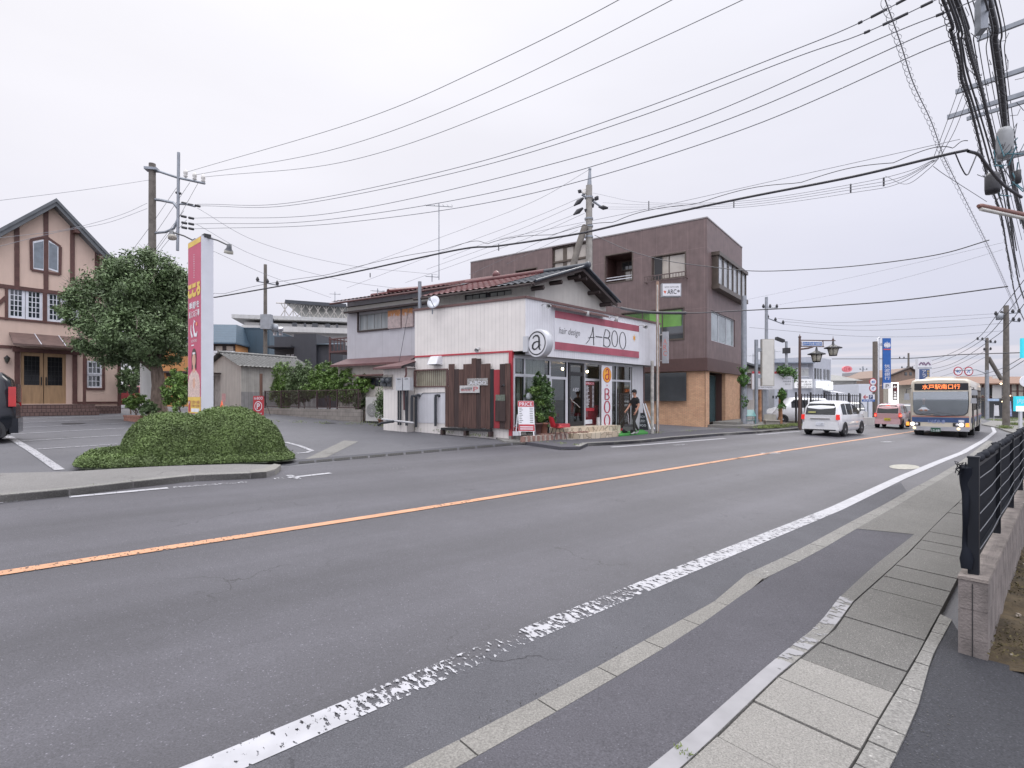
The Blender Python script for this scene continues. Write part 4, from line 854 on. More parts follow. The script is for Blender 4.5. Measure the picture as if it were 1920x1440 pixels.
for q,a in enumerate((1.3,2.6,4.4,6.1)):
 t=thing('styling_chair',('salon styling chair inside, behind the shrub','salon styling chair inside, behind the red chair and door','salon styling chair inside, behind the price panel','salon styling chair inside, behind the rightmost shop window')[q],'chair',FS.p(a,-2.6,.45),'styling chairs inside the salon')
 MB().box(FS,a-.28,a+.28,-2.9,-2.4,.85,1.0).build('seat',m_inr,t);MB().box(FS,a-.26,a+.26,-2.98,-2.9,.95,1.6).build('backrest',m_inr,t);MB().lathe(FS.p(a,-2.65,.45),[(.26,0),(.24,.04),(.05,.06),(.05,.4)],14).build('pedestal',m_chrome,t)
one(MB().box(FS,3.1,3.9,-4.2,-3.6,.45,1.35).box(FS,3.05,3.95,-4.25,-3.55,1.35,1.4),'counter',m_in,'dark reception counter inside the salon behind the glass door','counter')
# ---- fascia sign board
su0,su1=FS.u(1038.7),FS.u(1196.5);z_=lambda v:FS.uv(1038.7,v)[1]
t=thing('fascia_sign','wide white sign reading hair design A-BOO between two faded red bands','sign',FS.p((su0+su1)/2,.03,z_(655)))
m_sgw=M('sign_white',(.68,.68,.71),.35,var=.04);m_band=M('faded_red',(.36,.085,.12),.5,var=.14,scale=1.5,streak=.12)
MB().box(FS,su0,su1,.0,.04,z_(655.6),z_(581.7)).build('panel',m_sgw,t)
MB().box(FS,su0+.004,su1-.004,.04,.045,z_(596),z_(582)).build('top_band',m_band,t);MB().box(FS,su0+.004,su1-.004,.04,.045,z_(655.2),z_(640.6)).build('bottom_band',m_band,t)
m_ink=M('black_lettering',(.03,.03,.035),.5);m_inkg=M('grey_lettering',(.16,.16,.17),.5)
P_=lambda x,y:FS.uv(920+x*.20833,540+y*.20833,.045)
def hd():
 a0_,z0_=P_(612,420);a1_,z1_=P_(805,370);cc=P_(700,395)
 text(FS,'hair design',P_(614,400)[0],P_(804,400)[0],P_(700,438)[1],P_(700,362)[1],.048,m_inkg,t,shear=.25)
hd()
def stroke(pts,w_,mat=m_ink,name='letter'):
 g=MB();ribbon(g,FS,[P_(x,y)for x,y in pts],[q_*1.5 for q_ in w_]if isinstance(w_,list)else w_*1.5,.049);return g.build(name,mat,t)
def bow(n_,a,b,w0):return[w0*(a+(b-a)*math.sin(math.pi*i/(n_-1)))for i in range(n_)]
stroke([(857,502),(885,470),(910,410),(921,350)],[.015,.02,.025,.03]);stroke([(921,350),(925,430),(928,514)],.034);stroke([(877,449),(905,444),(936,447)],.016)
stroke([(945,437),(1005,444)],.026)
def ring(cx,cy,rx,ry,skew,t0=0,t1=360,w0=.03):
 n_=30;pts=[];ws=[]
 for i in range(n_+1):q=R(t0+(t1-t0)*i/n_);pts.append((cx+rx*math.cos(q),cy+ry*math.sin(q)+skew*rx*math.cos(q)));ws.append(w0*(.45+.75*abs(math.cos(q))))
 stroke(pts,ws)
stroke([(1032,378),(1018,440),(1017,525)],.03);ring(1040,413,32,38,.18,-110,120);ring(1042,488,33,42,.18,-120,140)
ring(1116,457,26,72,.18);ring(1188,474,28,76,.18)
g=MB();c=P_(1292,450);st=[(c[0]+(.13 if i%2==0 else .055)*math.sin(i*math.pi/6),c[1]+(.16 if i%2==0 else .055)*math.cos(i*math.pi/6))for i in range(12)]
g.poly(FS,st,.046,.05);g.build('star',M('star_orange',(.75,.36,.03),.5),t)
# ---- round sign, faces the traffic
cR=FS.p(.12,.55,3.46);FR=Fr(cR,(.702,-.712,0)if False else tuple(FS.ey),None);nf=-FS.ex
FR=Fr(cR-FS.ex*.16,tuple(FS.ey),tuple(nf));rr=.47
t=thing('round_sign','round drum sign with a black letter a hanging from the salon corner','sign',cR)
MB().tube([cR-FS.ex*.15,cR-FS.ex*.13,cR+FS.ex*.13,cR+FS.ex*.15],[rr*.96,rr,rr,rr*.96],40).build('drum',M('drum_white',(.5,.51,.54),.35),t)
MB().disc(cR-FS.ex*.15,nf,rr*.95,.012,40).build('face',m_sgw,t)
sg=-1
FRm=Fr(FR.o,tuple(-FS.ey),tuple(nf))
FRm.o=cR-FS.ex*.165;FRm.ex=FS.ey.copy();FRm.ey=nf.copy()
bs=.004
g=MB();ribbon(g,FRm,ell(0,0,rr*.80,rr*.80,n=40),.04,bs);g.build('ring',m_ink,t)
A_=[]
def rb(pts,w_):g=MB();ribbon(g,FRm,[(x*1.1,y*1.1)for x,y in pts],[q_*1.3 for q_ in w_],bs+.002);g.build('letter',m_ink,t)
rb([(-.15,.15),(-.12,.20),(-.04,.235),(.05,.22),(.1,.16),(.105,.05),(.10,-.12),(.12,-.18),(.17,-.2)],[.03,.035,.04,.05,.055,.06,.06,.045,.02])
rb([(.1,.04),(.0,.05),(-.1,.02),(-.16,-.05),(-.16,-.13),(-.1,-.18),(-.02,-.17),(.06,-.11),(.1,-.04)],[.03,.035,.045,.06,.06,.045,.035,.03,.03])
text(FRm,'6th',.12,.2,-.1,-.03,bs+.002,m_ink,t)
MB().box(FS,-.12,.1,.0,.2,3.2,3.72).build('bracket',m_alu,t)
# ---- spotlights along the parapet
def spot(u,v,fr,dirv,lab,white=True,b=.0):
 a,z=fr.uv(u,v,b+.25);p=fr.p(a,b+.25,z);t=thing('spotlight',lab,'spotlight',fr.p(a,b,z),'spotlights on the salon walls');m_=M('lamp_grey',(.42,.42,.42),.45)if white else m_blk
 MB().tube([fr.p(a-.12,b,z+.06),fr.p(a-.1,b+.12,z+.09),p+Vector((0,0,.05))],.018,6).build('arm',m_,t)
 dv=Vector(dirv).normalized();MB().lathe(p-dv*.1,[(.0,0),(.05,.01),(.055,.1),(.085,.2),(.08,.2),(.04,.12)],14,axis=dv).build('lamp_head',m_,t)
spot(1030,574,FS,FS.ey*.3-FS.ex-Vector((0,0,.2)),'twin-armed spotlight at the left end of the fascia');spot(1102,588,FS,-FS.ey*.3-Vector((0,0,1)),'spotlight above the letters hair design on the upper red band');spot(1156,598,FS,-FS.ey*.3-Vector((0,0,1)),'spotlight above the A-BOO letters on the upper red band')
spot(1209,613,FS,FS.ey-FS.ex*.5-Vector((0,0,.3)),'round floodlight at the right end of the fascia');spot(896,655,FD,FD.ey+Vector((0,0,-.6)),'white spotlight above the plank fence on the cream side wall')
t=thing('vent_hood','white square vent hood above the louvred window','vent hood',FD.p(FD.u(821),0,FD.uv(821,685)[1]));a,z=FD.uv(821,678);MB().add([FD.p(a-.22,0,z+.22),FD.p(a+.22,0,z+.22),FD.p(a+.22,0,z-.12),FD.p(a-.22,0,z-.12),FD.p(a-.2,.2,z+.18),FD.p(a+.2,.2,z+.18),FD.p(a+.22,.36,z-.12),FD.p(a-.22,.36,z-.12)],[(0,3,2,1),(0,1,5,4),(4,5,6,7),(1,2,6,5),(3,0,4,7),(2,3,7,6)]).build('hood',m_sgw,t)
MB().box(FD,a-.17,a+.17,.05,.3,z-.14,z-.125).build('louvre',m_blk,t)
# ================================================================== old house behind the salon
m_hw=siding('house_grey_wall',tuple(FD.ex),(.50,.495,.53),pitch=1.9,gap=.006,groove=.6,streak=.05,hpitch=0)
m_hc=siding('house_cream_siding',tuple(FD.ex),(.58,.56,.51),pitch=.1,gap=.1,groove=.8,streak=.06)
m_rt=M('red_roof_tile',(.125,.042,.043),.35,var=.3,scale=3,isl=.0);m_dt=M('dark_roof_tile',(.045,.052,.065),.3,var=.25,scale=4)
m_dkw=M('dark_weathered_wood',(.05,.036,.034),.7,var=.3,scale=6)
T=thing('old_house','old two-storey house with red and dark tiled roofs rising behind the hair salon','house',FD.p(-2,-3,gz(-5,23)))
hb=-3.0;LW_=-2.4;aL=FD.u(651,hb);aM=FD.u(846,hb);zE=FD.uv(700,557,hb)[1]
zl=lambda u,v,b=hb:FD.uv(u,v,b)[1];al=lambda u,b=hb:FD.u(u,b)
win=(al(673),al(728),zl(700,618),zl(700,587))
mb=MB();mb.wall(FD,aL,aM,.3,zl(700,577),[win],b=hb,depth=.1);mb.quad(FD.p(aL,hb,.3),FD.p(aL,-9,.3),FD.p(aL,-9,zE),FD.p(aL,hb,zE));mb.quad(FD.p(aM,hb,.3),FD.p(aM,-9,.3),FD.p(aM,-9,zE),FD.p(aM,hb,zE))
mb.wall(FD,aL,aM,zl(700,570),zE,[],b=hb);mb.build('wall',m_hw,T)
MB().wall(FD,aL,aM,zl(700,577),zl(700,570),[],b=hb+.003).build('wall_band',m_hc,T)
MB().box(FD,aL,aM,hb+.0,hb+.03,zl(700,570.5),zl(700,569)).build('wall_batten',m_dkw,T)
f=sash(FD,win[0],win[1],win[2],win[3],4,1,T,b=hb-.08,fw=.05,mw=.05,mf=M('grey_sash',(.3,.31,.31),.4,.3),mg=M('curtained_glass',(.33,.36,.37),.08,var=.25,scale=2,stretch=(3,3,.2),spec=.8));
MB().box(FD,win[0]-.06,win[1]+.06,hb,hb+.07,win[2]-.07,win[2]).box(FD,win[0]-.06,win[0],hb,hb+.07,win[2],win[3]+.1).build('sill',m_dkw,f)
m_rust=M('rusty_shutter',(.42,.34,.33),.6,var=.2,scale=9);m_rusto=M('rust_orange',(.42,.19,.08),.7,var=.3,scale=10)
for(x0,x1)in((730.5,754),(757,777)):
 s_=MB().box(FD,al(x0),al(x1),hb,hb+.12,zl(740,616),zl(740,582)).build('shutter_box',m_rust,T)
 g=MB();n=16;xa,xb=al(x0)+.004,al(x1)-.004;zt_,zm_=zl(740,582.4),zl(740,590)
 for i in range(n):p,q=xa+(xb-xa)*i/n,xa+(xb-xa)*(i+1)/n;g.box(FD,p,q,hb+.12,hb+.124,zm_-random.uniform(-.05,.14),zt_)
 g.build('rust',m_rusto,s_)
MB().box(FD,al(655),aM,hb,hb+.34,zl(700,583),zl(700,581.3)).box(FD,al(655),aM,hb+.34,hb+.37,zl(700,584.5),zl(700,581)).build('window_hood',m_dkw,T)
def tiles(mbx,p0,e,up,n_e,n_u,amp=.035,pitch=.27,step=.02,mat=0):
 """a tiled roof slope: rolls across, small steps up the slope"""
 nrm=e.cross(up).normalized();nrm=nrm if nrm.z>0 else-nrm;Le,Lu=e.length,up.length;ne=int(Le/pitch*6);nu=max(2,int(Lu/.28));V=[]
 for j in range(nu):
  for k in(0,1):
   s=(j+k)/nu
   for i in range(ne+1):ph=i*2*math.pi/6;V.append(p0+e*(i/ne)+up*s+nrm*(amp*(.5+.5*math.cos(ph))+(step+amp*.3 if k==0 else 0)))
 m=ne+1;F_=[(r*m+i,r*m+i+1,(r+1)*m+i+1,(r+1)*m+i)for r in range(2*nu-1)for i in range(ne)]
 mbx.add(V,F_,mat,True)
rb_=-5.2;zR=zE+.62;e0,e1=FD.u(622,hb+.5),FD.u(951,-6)
ev=FD.p(e0,hb+.55,zE-.12);eu=FD.p(aM+.2,hb+.55,zE-.12);ri=FD.p(e0,rb_,zR)
mb=MB();tiles(mb,ev,eu-ev,ri-ev,0,0);kk=.55;m0=FD.p(aM+.2,hb+.55+(rb_-hb-.55)*kk,zE-.12+(zR-zE+.12)*kk);tiles(mb,m0,FD.ex*(e1-aM-.2),(ri-ev)*(1-kk),0,0);ev2=FD.p(e0,-9.5,zE-.12);tiles(mb,ev2,FD.p(e1,-9.5,zE-.12)-ev2,FD.p(e0,rb_,zR)-ev2,0,0)
mb.tube([FD.p(e0,rb_,zR+.06),FD.p(e1,rb_,zR+.06)],.12,8);mb.tube([FD.p(al(725),hb-.1,zE+.22),FD.p(al(725),rb_,zR+.1)],.1,8);mb.lathe(FD.p(e1-.1,rb_,zR+.1),[(.16,0),(.2,.1),(.1,.25),(0,.3)],8)
mb.build('red_roof',m_rt,T)
mb=MB();mb.add([FD.p(e0+.02,hb+.54,zE-.14),FD.p(e1,hb+.54,zE-.14),FD.p(e1,hb-.0,zE+.02),FD.p(e0+.02,hb-.0,zE+.02)],[(0,1,2,3)]);mb.add([FD.p(aL,hb,zE-.05),FD.p(aL,-9,zE-.1),FD.p(aL,rb_,zR)],[(0,1,2)]);mb.add([FD.p(aM,hb,zE-.05),FD.p(aM,-9,zE-.1),FD.p(aM,rb_,zR)],[(0,2,1)]);mb.build('eave_soffit',m_hw,T)
MB().tube([FD.p(e0,hb+.6,zE-.2),FD.p(e1,hb+.6,zE-.2)],.055,8).build('gutter',M('brown_gutter',(.11,.055,.055),.5),T)
L0=FD.p(FD.u(1003,-1.1),-1.1);gb=(L0-FS.o).dot(FS.ey);gL,gR=FS.u(1003,gb),FS.u(1136,gb);gA=FS.u(1091,gb);zg=FS.uv(1003,530,gb)[1];zgA=FS.uv(1091,508,gb)[1]
m_gw=siding('gable_cream',tuple(FS.ex),(.56,.54,.50),pitch=.085,gap=.12,groove=.85,streak=.08)
BK=4.6;FV=Fr(FS.p(gL,gb,0)-FD.ex*BK,tuple(FD.ex))
pf=lambda a,b,z:FS.p(a,gb,z)+FD.ex*(b-gb)
cw=(FV.u(871),FV.u(959),FV.uv(920,557)[1],FV.uv(920,547)[1])
mb=MB();mb.wall(FV,0,BK,3,zg,[cw],depth=.1);mb.quad(pf(gR,gb,3),pf(gR,gb-5,3),pf(gR,gb-5,zg),pf(gR,gb,zg));mb.build('wing_wall',siding('wing_cream',tuple(FD.ex),(.56,.54,.50),pitch=.085,gap=.12,groove=.85),T)
for i in range(2):
 m_=(cw[0]+cw[1])/2;p,q=(cw[0],m_-.06)if i==0 else(m_+.06,cw[1]);sash(FV,p,q,cw[2]-.3,cw[3],3,2,T,b=-.07,mf=m_blk,mg=M('pale_glass',(.4,.42,.4),.1,spec=.8,var=.15),fw=.04)
MB().box(FV,0,BK,.0,.35,cw[3]+.08,cw[3]+.14).build('wing_hood',m_dkw,T)
FF=Fr(pf(0,gb+.6,0),tuple(FS.ex));(xL,zeL),(gA,zrd),(gRo,zeR)=FF.uv(1004,529),FF.uv(1099,502),FF.uv(1163,569);oh=gL-xL
lz=lambda a:(zrd+(zeL-zrd)*(gA-a)/(gA-xL)if a<gA else zrd+(zeR-zrd)*(a-gA)/(gRo-gA))-.08
zg=lz(gL);mb=MB();mb.poly(FS,[(gL,3.2),(gR,3.2),(gR,lz(gR)),(gA,lz(gA)),(gL,lz(gL))],gb,None);mb.build('gable_wall',m_gw,T)
mb=MB()
def slope(a_e,ze,mat,b0,b1):p0=pf(a_e,b0,ze);e=pf(a_e,b1,ze)-p0;tiles(mb,p0,e,pf(gA,b0,zrd)-p0,0,0,mat=mat)
slope(gL-oh,zeL,0,gb+.6,gb-1.2);slope(gL-oh,zeL,1,gb-1.2,gb-BK-.3);slope(gRo,zeR,0,gb+.6,gb-BK-.3)
mb.tube([pf(gA,gb+.65,zrd+.1),pf(gA,gb-1.2,zrd+.08)],.10,10,0);mb.tube([pf(gA,gb-1.2,zrd+.08),pf(gA,gb-BK-.5,zrd+.08)],.11,10,1);mb.lathe(pf(gA,gb+.68,zrd+.1),[(.13,-.06),(.13,.05),(0,.06)],12,0,axis=tuple(FS.ey))
for(x,z)in((gL-oh,zeL),(gRo,zeR)):mb.tube([pf(x,gb+.6,z+.05),pf(gA,gb+.6,zrd+.07)],.05,8,0)
mb.build('wing_roof',[m_dt,m_rt],T)
mb=MB()
for(x,z)in((gL-oh,zeL),(gRo,zeR)):
 s=1 if x>gA else-1
 mb.poly(FS,[(x,z-.15),(x,z-.02),(gA,zrd-.02),(gA,zrd-.14)],gb+.5,gb+.54);mb.add([pf(x,gb+.5,z-.06),pf(gA,gb+.5,zrd-.06),pf(gA,gb,zrd-.06),pf(x,gb,z-.06)],[(0,1,2,3)])
 mb.add([pf(x,gb,z-.06),pf(gA,gb,zrd-.06),pf(gA,gb-BK,zrd-.06),pf(x,gb-BK,z-.06)],[(0,1,2,3)])
 for k in(.08,.45,.8):xx=gA+(x-gA)*k;zz=zrd+(z-zrd)*k-.28;mb.tube([pf(xx,gb,zz),pf(xx,gb+.5,zz)],.085,4)
mb.build('barge_board',m_dkw,T)
MB().tube([pf(gL-oh-.06,gb+.6,zeL-.06),pf(gL-oh-.06,gb-BK-.3,zeL-.06)],.05,8).build('gutter',m_dkw,T)
x0,x1=FS.u(1028,gb+.5),FS.u(1128,gb+.5);zz=FS.uv(1120,592,gb+.5)[1]
mb=MB();mb.add([pf(x0,gb,zz+.3),pf(x1,gb,zz+.3),pf(x1,gb+.75,zz),pf(x0,gb+.75,zz),pf(x0,gb,zz+.2),pf(x1,gb,zz+.2),pf(x1,gb+.75,zz-.06),pf(x0,gb+.75,zz-.06)],[(0,1,2,3),(7,6,5,4),(3,2,6,7),(0,3,7,4),(2,1,5,6)]);mb.build('gable_hood',m_trim,T)
m_low=M('cream_plaster',(.56,.52,.47),.8,var=.1,scale=1.5,streak=.12,bump=.2)
lw=(FD.u(684,LW_),FD.u(719,LW_),FD.uv(700,725,LW_)[1],FD.uv(700,707,LW_)[1]);aK=FD.u(634,LW_)
mb=MB();mb.wall(FD,aK,FD.u(745,LW_),.3,FD.uv(660,680,LW_)[1],[lw],b=LW_,depth=.08);mb.quad(FD.p(aK,LW_,.2),FD.p(aK,-6,.2),FD.p(aK,-6,3.1),FD.p(aK,LW_,3.1));mb.build('lower_wall',m_low,T)
sash(FD,lw[0],lw[1],lw[2],lw[3],4,1,T,b=LW_-.06,mf=m_dkw,fw=.04)
za=FD.uv(700,703,LW_+.3)[1];MB().box(FD,FD.u(664,LW_+.3),FD.u(720,LW_+.3),LW_,LW_+.4,za-.04,za+.03).build('awning',m_trim,T)
sb_=LW_+.4;zs=FD.uv(700,678,sb_)[1];a0_,a1_=FD.u(619,sb_),FD.u(766,sb_);mb=MB()
mb.add([FD.p(a0_,sb_,zs-.06),FD.p(a1_,sb_,zs-.06),FD.p(a1_-.3,hb,zs+.3),FD.p(a0_,hb,zs+.3),FD.p(a0_,sb_,zs-.16),FD.p(a1_,sb_,zs-.16)],[(0,1,2,3),(4,5,1,0)]);mb.add([FD.p(a0_,sb_,zs-.16),FD.p(a1_,sb_,zs-.16),FD.p(a1_,hb,zs-.02),FD.p(a0_,hb,zs-.02)],[(0,1,2,3)])
m_rb=M('brown_sheet_roof',(.14,.07,.07),.45,var=.2,scale=4);mb.build('skirt_roof',m_rb,T)
lb=.42;l0,l1=FD.u(719,lb),-.02;zq_=FD.uv(740,688,lb)[1]
mb=MB();mb.wall(FD,l0,l1,.3,zq_,[],b=lb);mb.quad(FD.p(l0,lb,.2),FD.p(l0,LW_,.2),FD.p(l0,LW_,zq_),FD.p(l0,lb,zq_));mb.quad(FD.p(l1,lb,.2),FD.p(l1,0,.2),FD.p(l1,0,zq_),FD.p(l1,lb,zq_));mb.build('lean_to_wall',m_side,T)
q0,q1=FD.u(701,lb+.3),.12;mb=MB()
mb.add([FD.p(q0,lb+.35,zq_-.02),FD.p(q1-.1,lb+.35,zq_+.0),FD.p(q1,-.9,zq_+.5),FD.p(q0+.7,-.9,zq_+.34),FD.p(q0,lb+.35,zq_-.1),FD.p(q1-.1,lb+.35,zq_-.08)],[(0,1,2,3),(4,5,1,0)]);mb.add([FD.p(q0,lb+.35,zq_-.1),FD.p(q1-.1,lb+.35,zq_-.08),FD.p(q1,-1,zq_-.02),FD.p(q0+.7,-1,zq_-.02)],[(0,1,2,3)])
mb.build('lean_to_roof',m_rb,T)
dp=[FD.p(.04,lb+.12,zq_-.05),FD.p(.02,lb+.08,zq_-.3),FD.p(-.12,lb+.05,zq_-.55),FD.p(-.12,lb+.05,1.2)];MB().tube(dp,.035,8).build('downpipe',m_rb,T)
BL=-4.6;b0,b1=FD.u(618,BL),aL-.02;zb0,zb1=FD.uv(635,661,BL)[1],FD.uv(635,634,BL)[1];m_bal=M('balcony_brown',(.12,.06,.06),.6)
mb=MB();mb.box(FD,b0,b1,BL,BL+.06,zb1-.06,zb1).box(FD,b0,b1,BL,BL+.06,zb0,zb0+.1).box(FD,b0,b0+.06,BL-1.4,BL+.06,zb1-.06,zb1).box(FD,b0,b1,BL-1.4,BL,zb0-.02,zb0+.04).box(FD,b0,b0+.07,BL-.02,BL+.05,.4,zb1+.1)
for i in range(12):a=b0+(b1-b0)*(i+.5)/12;mb.box(FD,a-.02,a+.02,BL+.01,BL+.04,zb0,zb1)
mb.build('balcony',m_bal,T)
# ---- things on and beside the side wall
FB=Fr(FD.p(0,lb),tuple(FD.ex))
for i,(u,lab)in enumerate(((724,'dark round electricity meter on the cream wall, farther from the grey boxes'),(733,'dark round electricity meter beside the grey boxes on the cream wall'))):
 a,z=FB.uv(u,715);t=thing('electricity_meter',lab,'meter',FB.p(a,0,z-.2),'electricity meters on the lean-to wall')
 MB().box(FB,a-.12,a+.12,0,.04,z-.3,z+.26).build('backplate',M('meter_board',(.4,.37,.33),.7),t);MB().box(FB,a-.09,a+.09,.04,.12,z-.2,z+.16).lathe(FB.p(a,.12,z+.02),[(.1,0),(.1,.08),(.08,.11),(0,.12)],16,axis=tuple(FB.ey)).build('case',M('meter_case',(.06,.07,.08),.3),t)
for u0_,u1_,lab in((742,754.5,'left of two pale grey water heater boxes on the cream wall'),(755.5,769,'right of two pale grey water heater boxes on the cream wall, beside the downpipe')):
 a0_,a1_=FB.u(u0_,.2),FB.u(u1_,.2);z0_,z1_=FB.uv(755,732,.2)[1],FB.uv(755,708,.2)[1];t=thing('water_heater',lab,'water heater',FB.p((a0_+a1_)/2,0,z0_),'water heaters on the lean-to wall')
 MB().box(FB,a0_,a1_-.02,0,.2,z0_,z1_,taper=.0).build('case',M('box_grey',(.45,.46,.48),.4),t);MB().box(FB,(a0_+a1_)/2-.1,(a0_+a1_)/2+.08,.2,.203,z1_-.07,z1_-.04).build('vent_slot',m_blk,t)
m_lag=M('black_lagging',(.03,.034,.042),.6,var=.3,scale=12)
for q,(pl,r)in enumerate(([[(747,732),(747,797)],.035],[[(751,732),(751,797)],.035],[[(760.5,732),(761.5,798)],.035],[[(764.5,732),(763,798)],.035])):
 one(MB().tube([FB.p(*(lambda w_:(w_[0],.09,w_[1]))(FB.uv(u,v,.09)))for u,v in pl],r,8),'lagged_pipe',m_lag,('black lagged pipe under the left water heater, outer one','black lagged pipe under the left water heater, inner one','black lagged pipe under the right water heater, left one','black lagged pipe under the right water heater, right one')[q],'pipe','lagged pipes by the salon side wall')
for q,(u,vt,vb)in enumerate(((772,742,791),(780,741,801),(816.5,741,799))):
 fr=FB if q==0 else FD;w0=fr.uv(u,vt,.12);w1=fr.uv(u,vb,.12)
 one(MB().tube([fr.p(w0[0]+.12,.0,w0[1]-.03),fr.p(w0[0]+.08,.1,w0[1]),fr.p(w0[0]+.01,.12,w0[1]-.01),fr.p(w0[0],.12,w0[1]-.1),fr.p(w1[0],.12,w1[1])],.05,10),'drain_pipe',m_lag,('black hooked drain pipe just left of the salon corner','black hooked drain pipe at the start of the salon side wall','black hooked drain pipe in front of the low white panel')[q],'pipe','hooked drain pipes')
p=[FB.p(FB.u(716,.5),.5,FB.uv(716,786,.5)[1]),FB.p(FB.u(776,.5),.5,FB.uv(776,793,.5)[1])];one(MB().tube(p,.04,8),'horizontal_pipe',M('grey_pipe',(.4,.4,.41),.4),'pale grey pipe lying across the foot of the black pipes','pipe')
p=[FB.p(FB.u(x,.55),.55,FB.uv(x,v,.55)[1])for x,v in((709,797),(716,793),(730,791),(738,790))];one(MB().tube(p,.05,8),'loose_hose',m_lag,'black hose lying on the ground near the terracotta pot','hose')
p=[FD.p(*(lambda w_:(w_[0],.03,w_[1]))(FD.uv(u,v,.03)))for u,v in((786,748),(789,741),(793,737),(834,736))];one(MB().tube(p,.014,6),'conduit',M('conduit_grey',(.2,.2,.2),.5),'thin grey conduit curving over the low white panel','conduit')
m_pl=[M('plank_brown',(.085,.048,.04),.85,var=.45,scale=3,stretch=(8,8,.5),isl=.3),M('plank_grey',(.075,.075,.075),.85,var=.35,scale=3,stretch=(8,8,.5)),M('plank_black',(.018,.018,.02),.8,var=.5,scale=3,stretch=(8,8,.5)),M('plank_red',(.34,.035,.045),.7,var=.25,scale=3,stretch=(8,8,.5),streak=.3),M('plank_dark',(.05,.032,.03),.85,var=.4,scale=3,stretch=(8,8,.5))]
t=thing('plank_fence','stepped fence of weathered dark planks leaning on the salon side wall','fence',FD.p(FD.u(880),.1,gS+.2))
bz=FD.uv(895,803,.2)[1];pw=lambda x:FD.u(640+x*.1875,.15);pz=lambda y,x:FD.uv(640+x*.1875,620+y*.1875,.15)[1]
segs=[(1070,1125,335),(1125,1215,388),(1215,1300,335),(1300,1392,278),(1392,1485,330),(1485,1522,388),(1522,1580,388),(1580,1685,328)]
xs_=1035;k=0;planks=[]
for x0,x1,yt in segs:
 n=max(1,round((x1-x0)/43))
 for i in range(n):
  a,b_=x0+(x1-x0)*i/n,x0+(x1-x0)*(i+1)/n;planks.append((a,b_,yt))
planks=[(1036,1070,560)]+planks
for i,(a,b_,yt)in enumerate(planks):
 mi=3 if 1520<a<1560 else 2 if 1478<a<1525 else 1 if 1440<a<1478 else 4 if i%5==2 else 0
 d_=random.uniform(0,.012);MB().box(FD,pw(a)+.004,pw(b_)-.004,.1,.13+d_,bz+random.uniform(-.02,.02)+(.0),pz(yt,(a+b_)/2)+random.uniform(-.015,.015)).build('plank',m_pl[mi],t)
MB().box(FD,pw(1020),pw(1510),.12,.3,bz-.1,bz-.02).build('sill_beam',m_pl[2],t)
for x in(1015,1245,1490):MB().box(FD,pw(x),pw(x)+.1,.1,.3,bz-.28,bz-.1).build('foot',m_pl[4],t)
t=thing('signboard','weathered grey board with faded letters fixed high on the plank fence','sign',FD.p(pw(1365),.15,pz(550,1365)));x0,x1=pw(1262),pw(1467);z0_,z1_=pz(548,1365),pz(476,1365)
MB().box(FD,x0,x1,.15,.17,z0_,z1_).build('panel',M('peeling_board',(.3,.29,.28),.8,var=.6,scale=18),t);text(FD,'A-BOO',x0+.1,x1-.08,z0_+.03,z0_+.16,.174,m_wwhite,t)
t=thing('parking_signboard','white lettered parking board with a big P on the plank fence','sign',FD.p(pw(1290),.15,pz(620,1290)));x0,x1=pw(1190),pw(1387);z0_,z1_=pz(622,1290),pz(548,1290)
MB().box(FD,x0,x1,.172,.19,z0_,z1_).build('panel',M('board_white',(.5,.49,.48),.6,var=.15,scale=9),t);text(FD,'P',x1-.26,x1-.06,z0_+.05,z1_-.05,.193,m_redp,t);text(FD,'A-BOO専用駐車場',x0+.06,x1-.32,z1_-.16,z1_-.06,.193,m_ink,t);text(FD,'無断駐車お断り',x0+.06,x1-.34,z0_+.06,z0_+.14,.193,m_redp,t)
t=thing('wall_plate','mossy dark metal plate on the plank beside the red post','plate',FD.p(pw(1590),.15,pz(900,1590)));MB().box(FD,pw(1543),pw(1645),.16,.18,pz(905,1590),pz(700,1590)).build('lower_panel',m_pl[4],t);MB().box(FD,pw(1548),pw(1640),.16,.185,pz(700,1590),pz(640,1590)).build('upper_panel',M('mossy_metal',(.13,.15,.12),.7,var=.4,scale=12),t)
one(MB().tube([FD.p(pw(1615),.2,pz(555,1615)),FD.p(pw(1640),.26,pz(545,1640))],.04,8),'fence_lamp',m_blk,'small black lamp on the brown plank beside the red post','lamp')
def block(u,v,lab,sz=(.4,.19,.1),rz=0.,mat=None,lean=0.):
 p=G(u,v,.06);fr=Fr(p,(math.cos(rz),math.sin(rz),0),None,(0,0,1));e=fr.ex;
 if lean:fr.ex=(fr.ex*math.cos(lean)+Vector((0,0,1))*math.sin(lean)).normalized();fr.ez=fr.ex.cross(-fr.ey).normalized();fr.ez=fr.ez if fr.ez.z>0 else-fr.ez
 mb=MB();l,w_,h_=sz;mb.box(fr,0,l,-w_/2,w_/2,0,.03).box(fr,0,l,-w_/2,w_/2,h_-.03,h_)
 for k in range(4):mb.box(fr,(l-.03)*k/3,(l-.03)*k/3+.03,-w_/2+.004,w_/2-.004,.03,h_-.03)
 return one(mb,'concrete_block',mat or m_kerb,lab,'block')
block(928,815,'hollow concrete block lying by the foot of the red post',rz=-.5);block(941,819,'reddish block tipped against the foot of the red post',rz=-.7,mat=M('terracotta',(.3,.14,.1),.8),lean=.6,sz=(.32,.2,.06));block(824,801,'tilted grey hollow block at the left end of the plank fence',rz=.3,lean=.5)
one(MB().box(Fr(G(880,812,.06),(.848,-.53,0)),-.25,.3,-.08,.08,0,.1,taper=.01),'brick_prop',MATS['terracotta'],'red brick prop under the middle of the plank fence','brick')
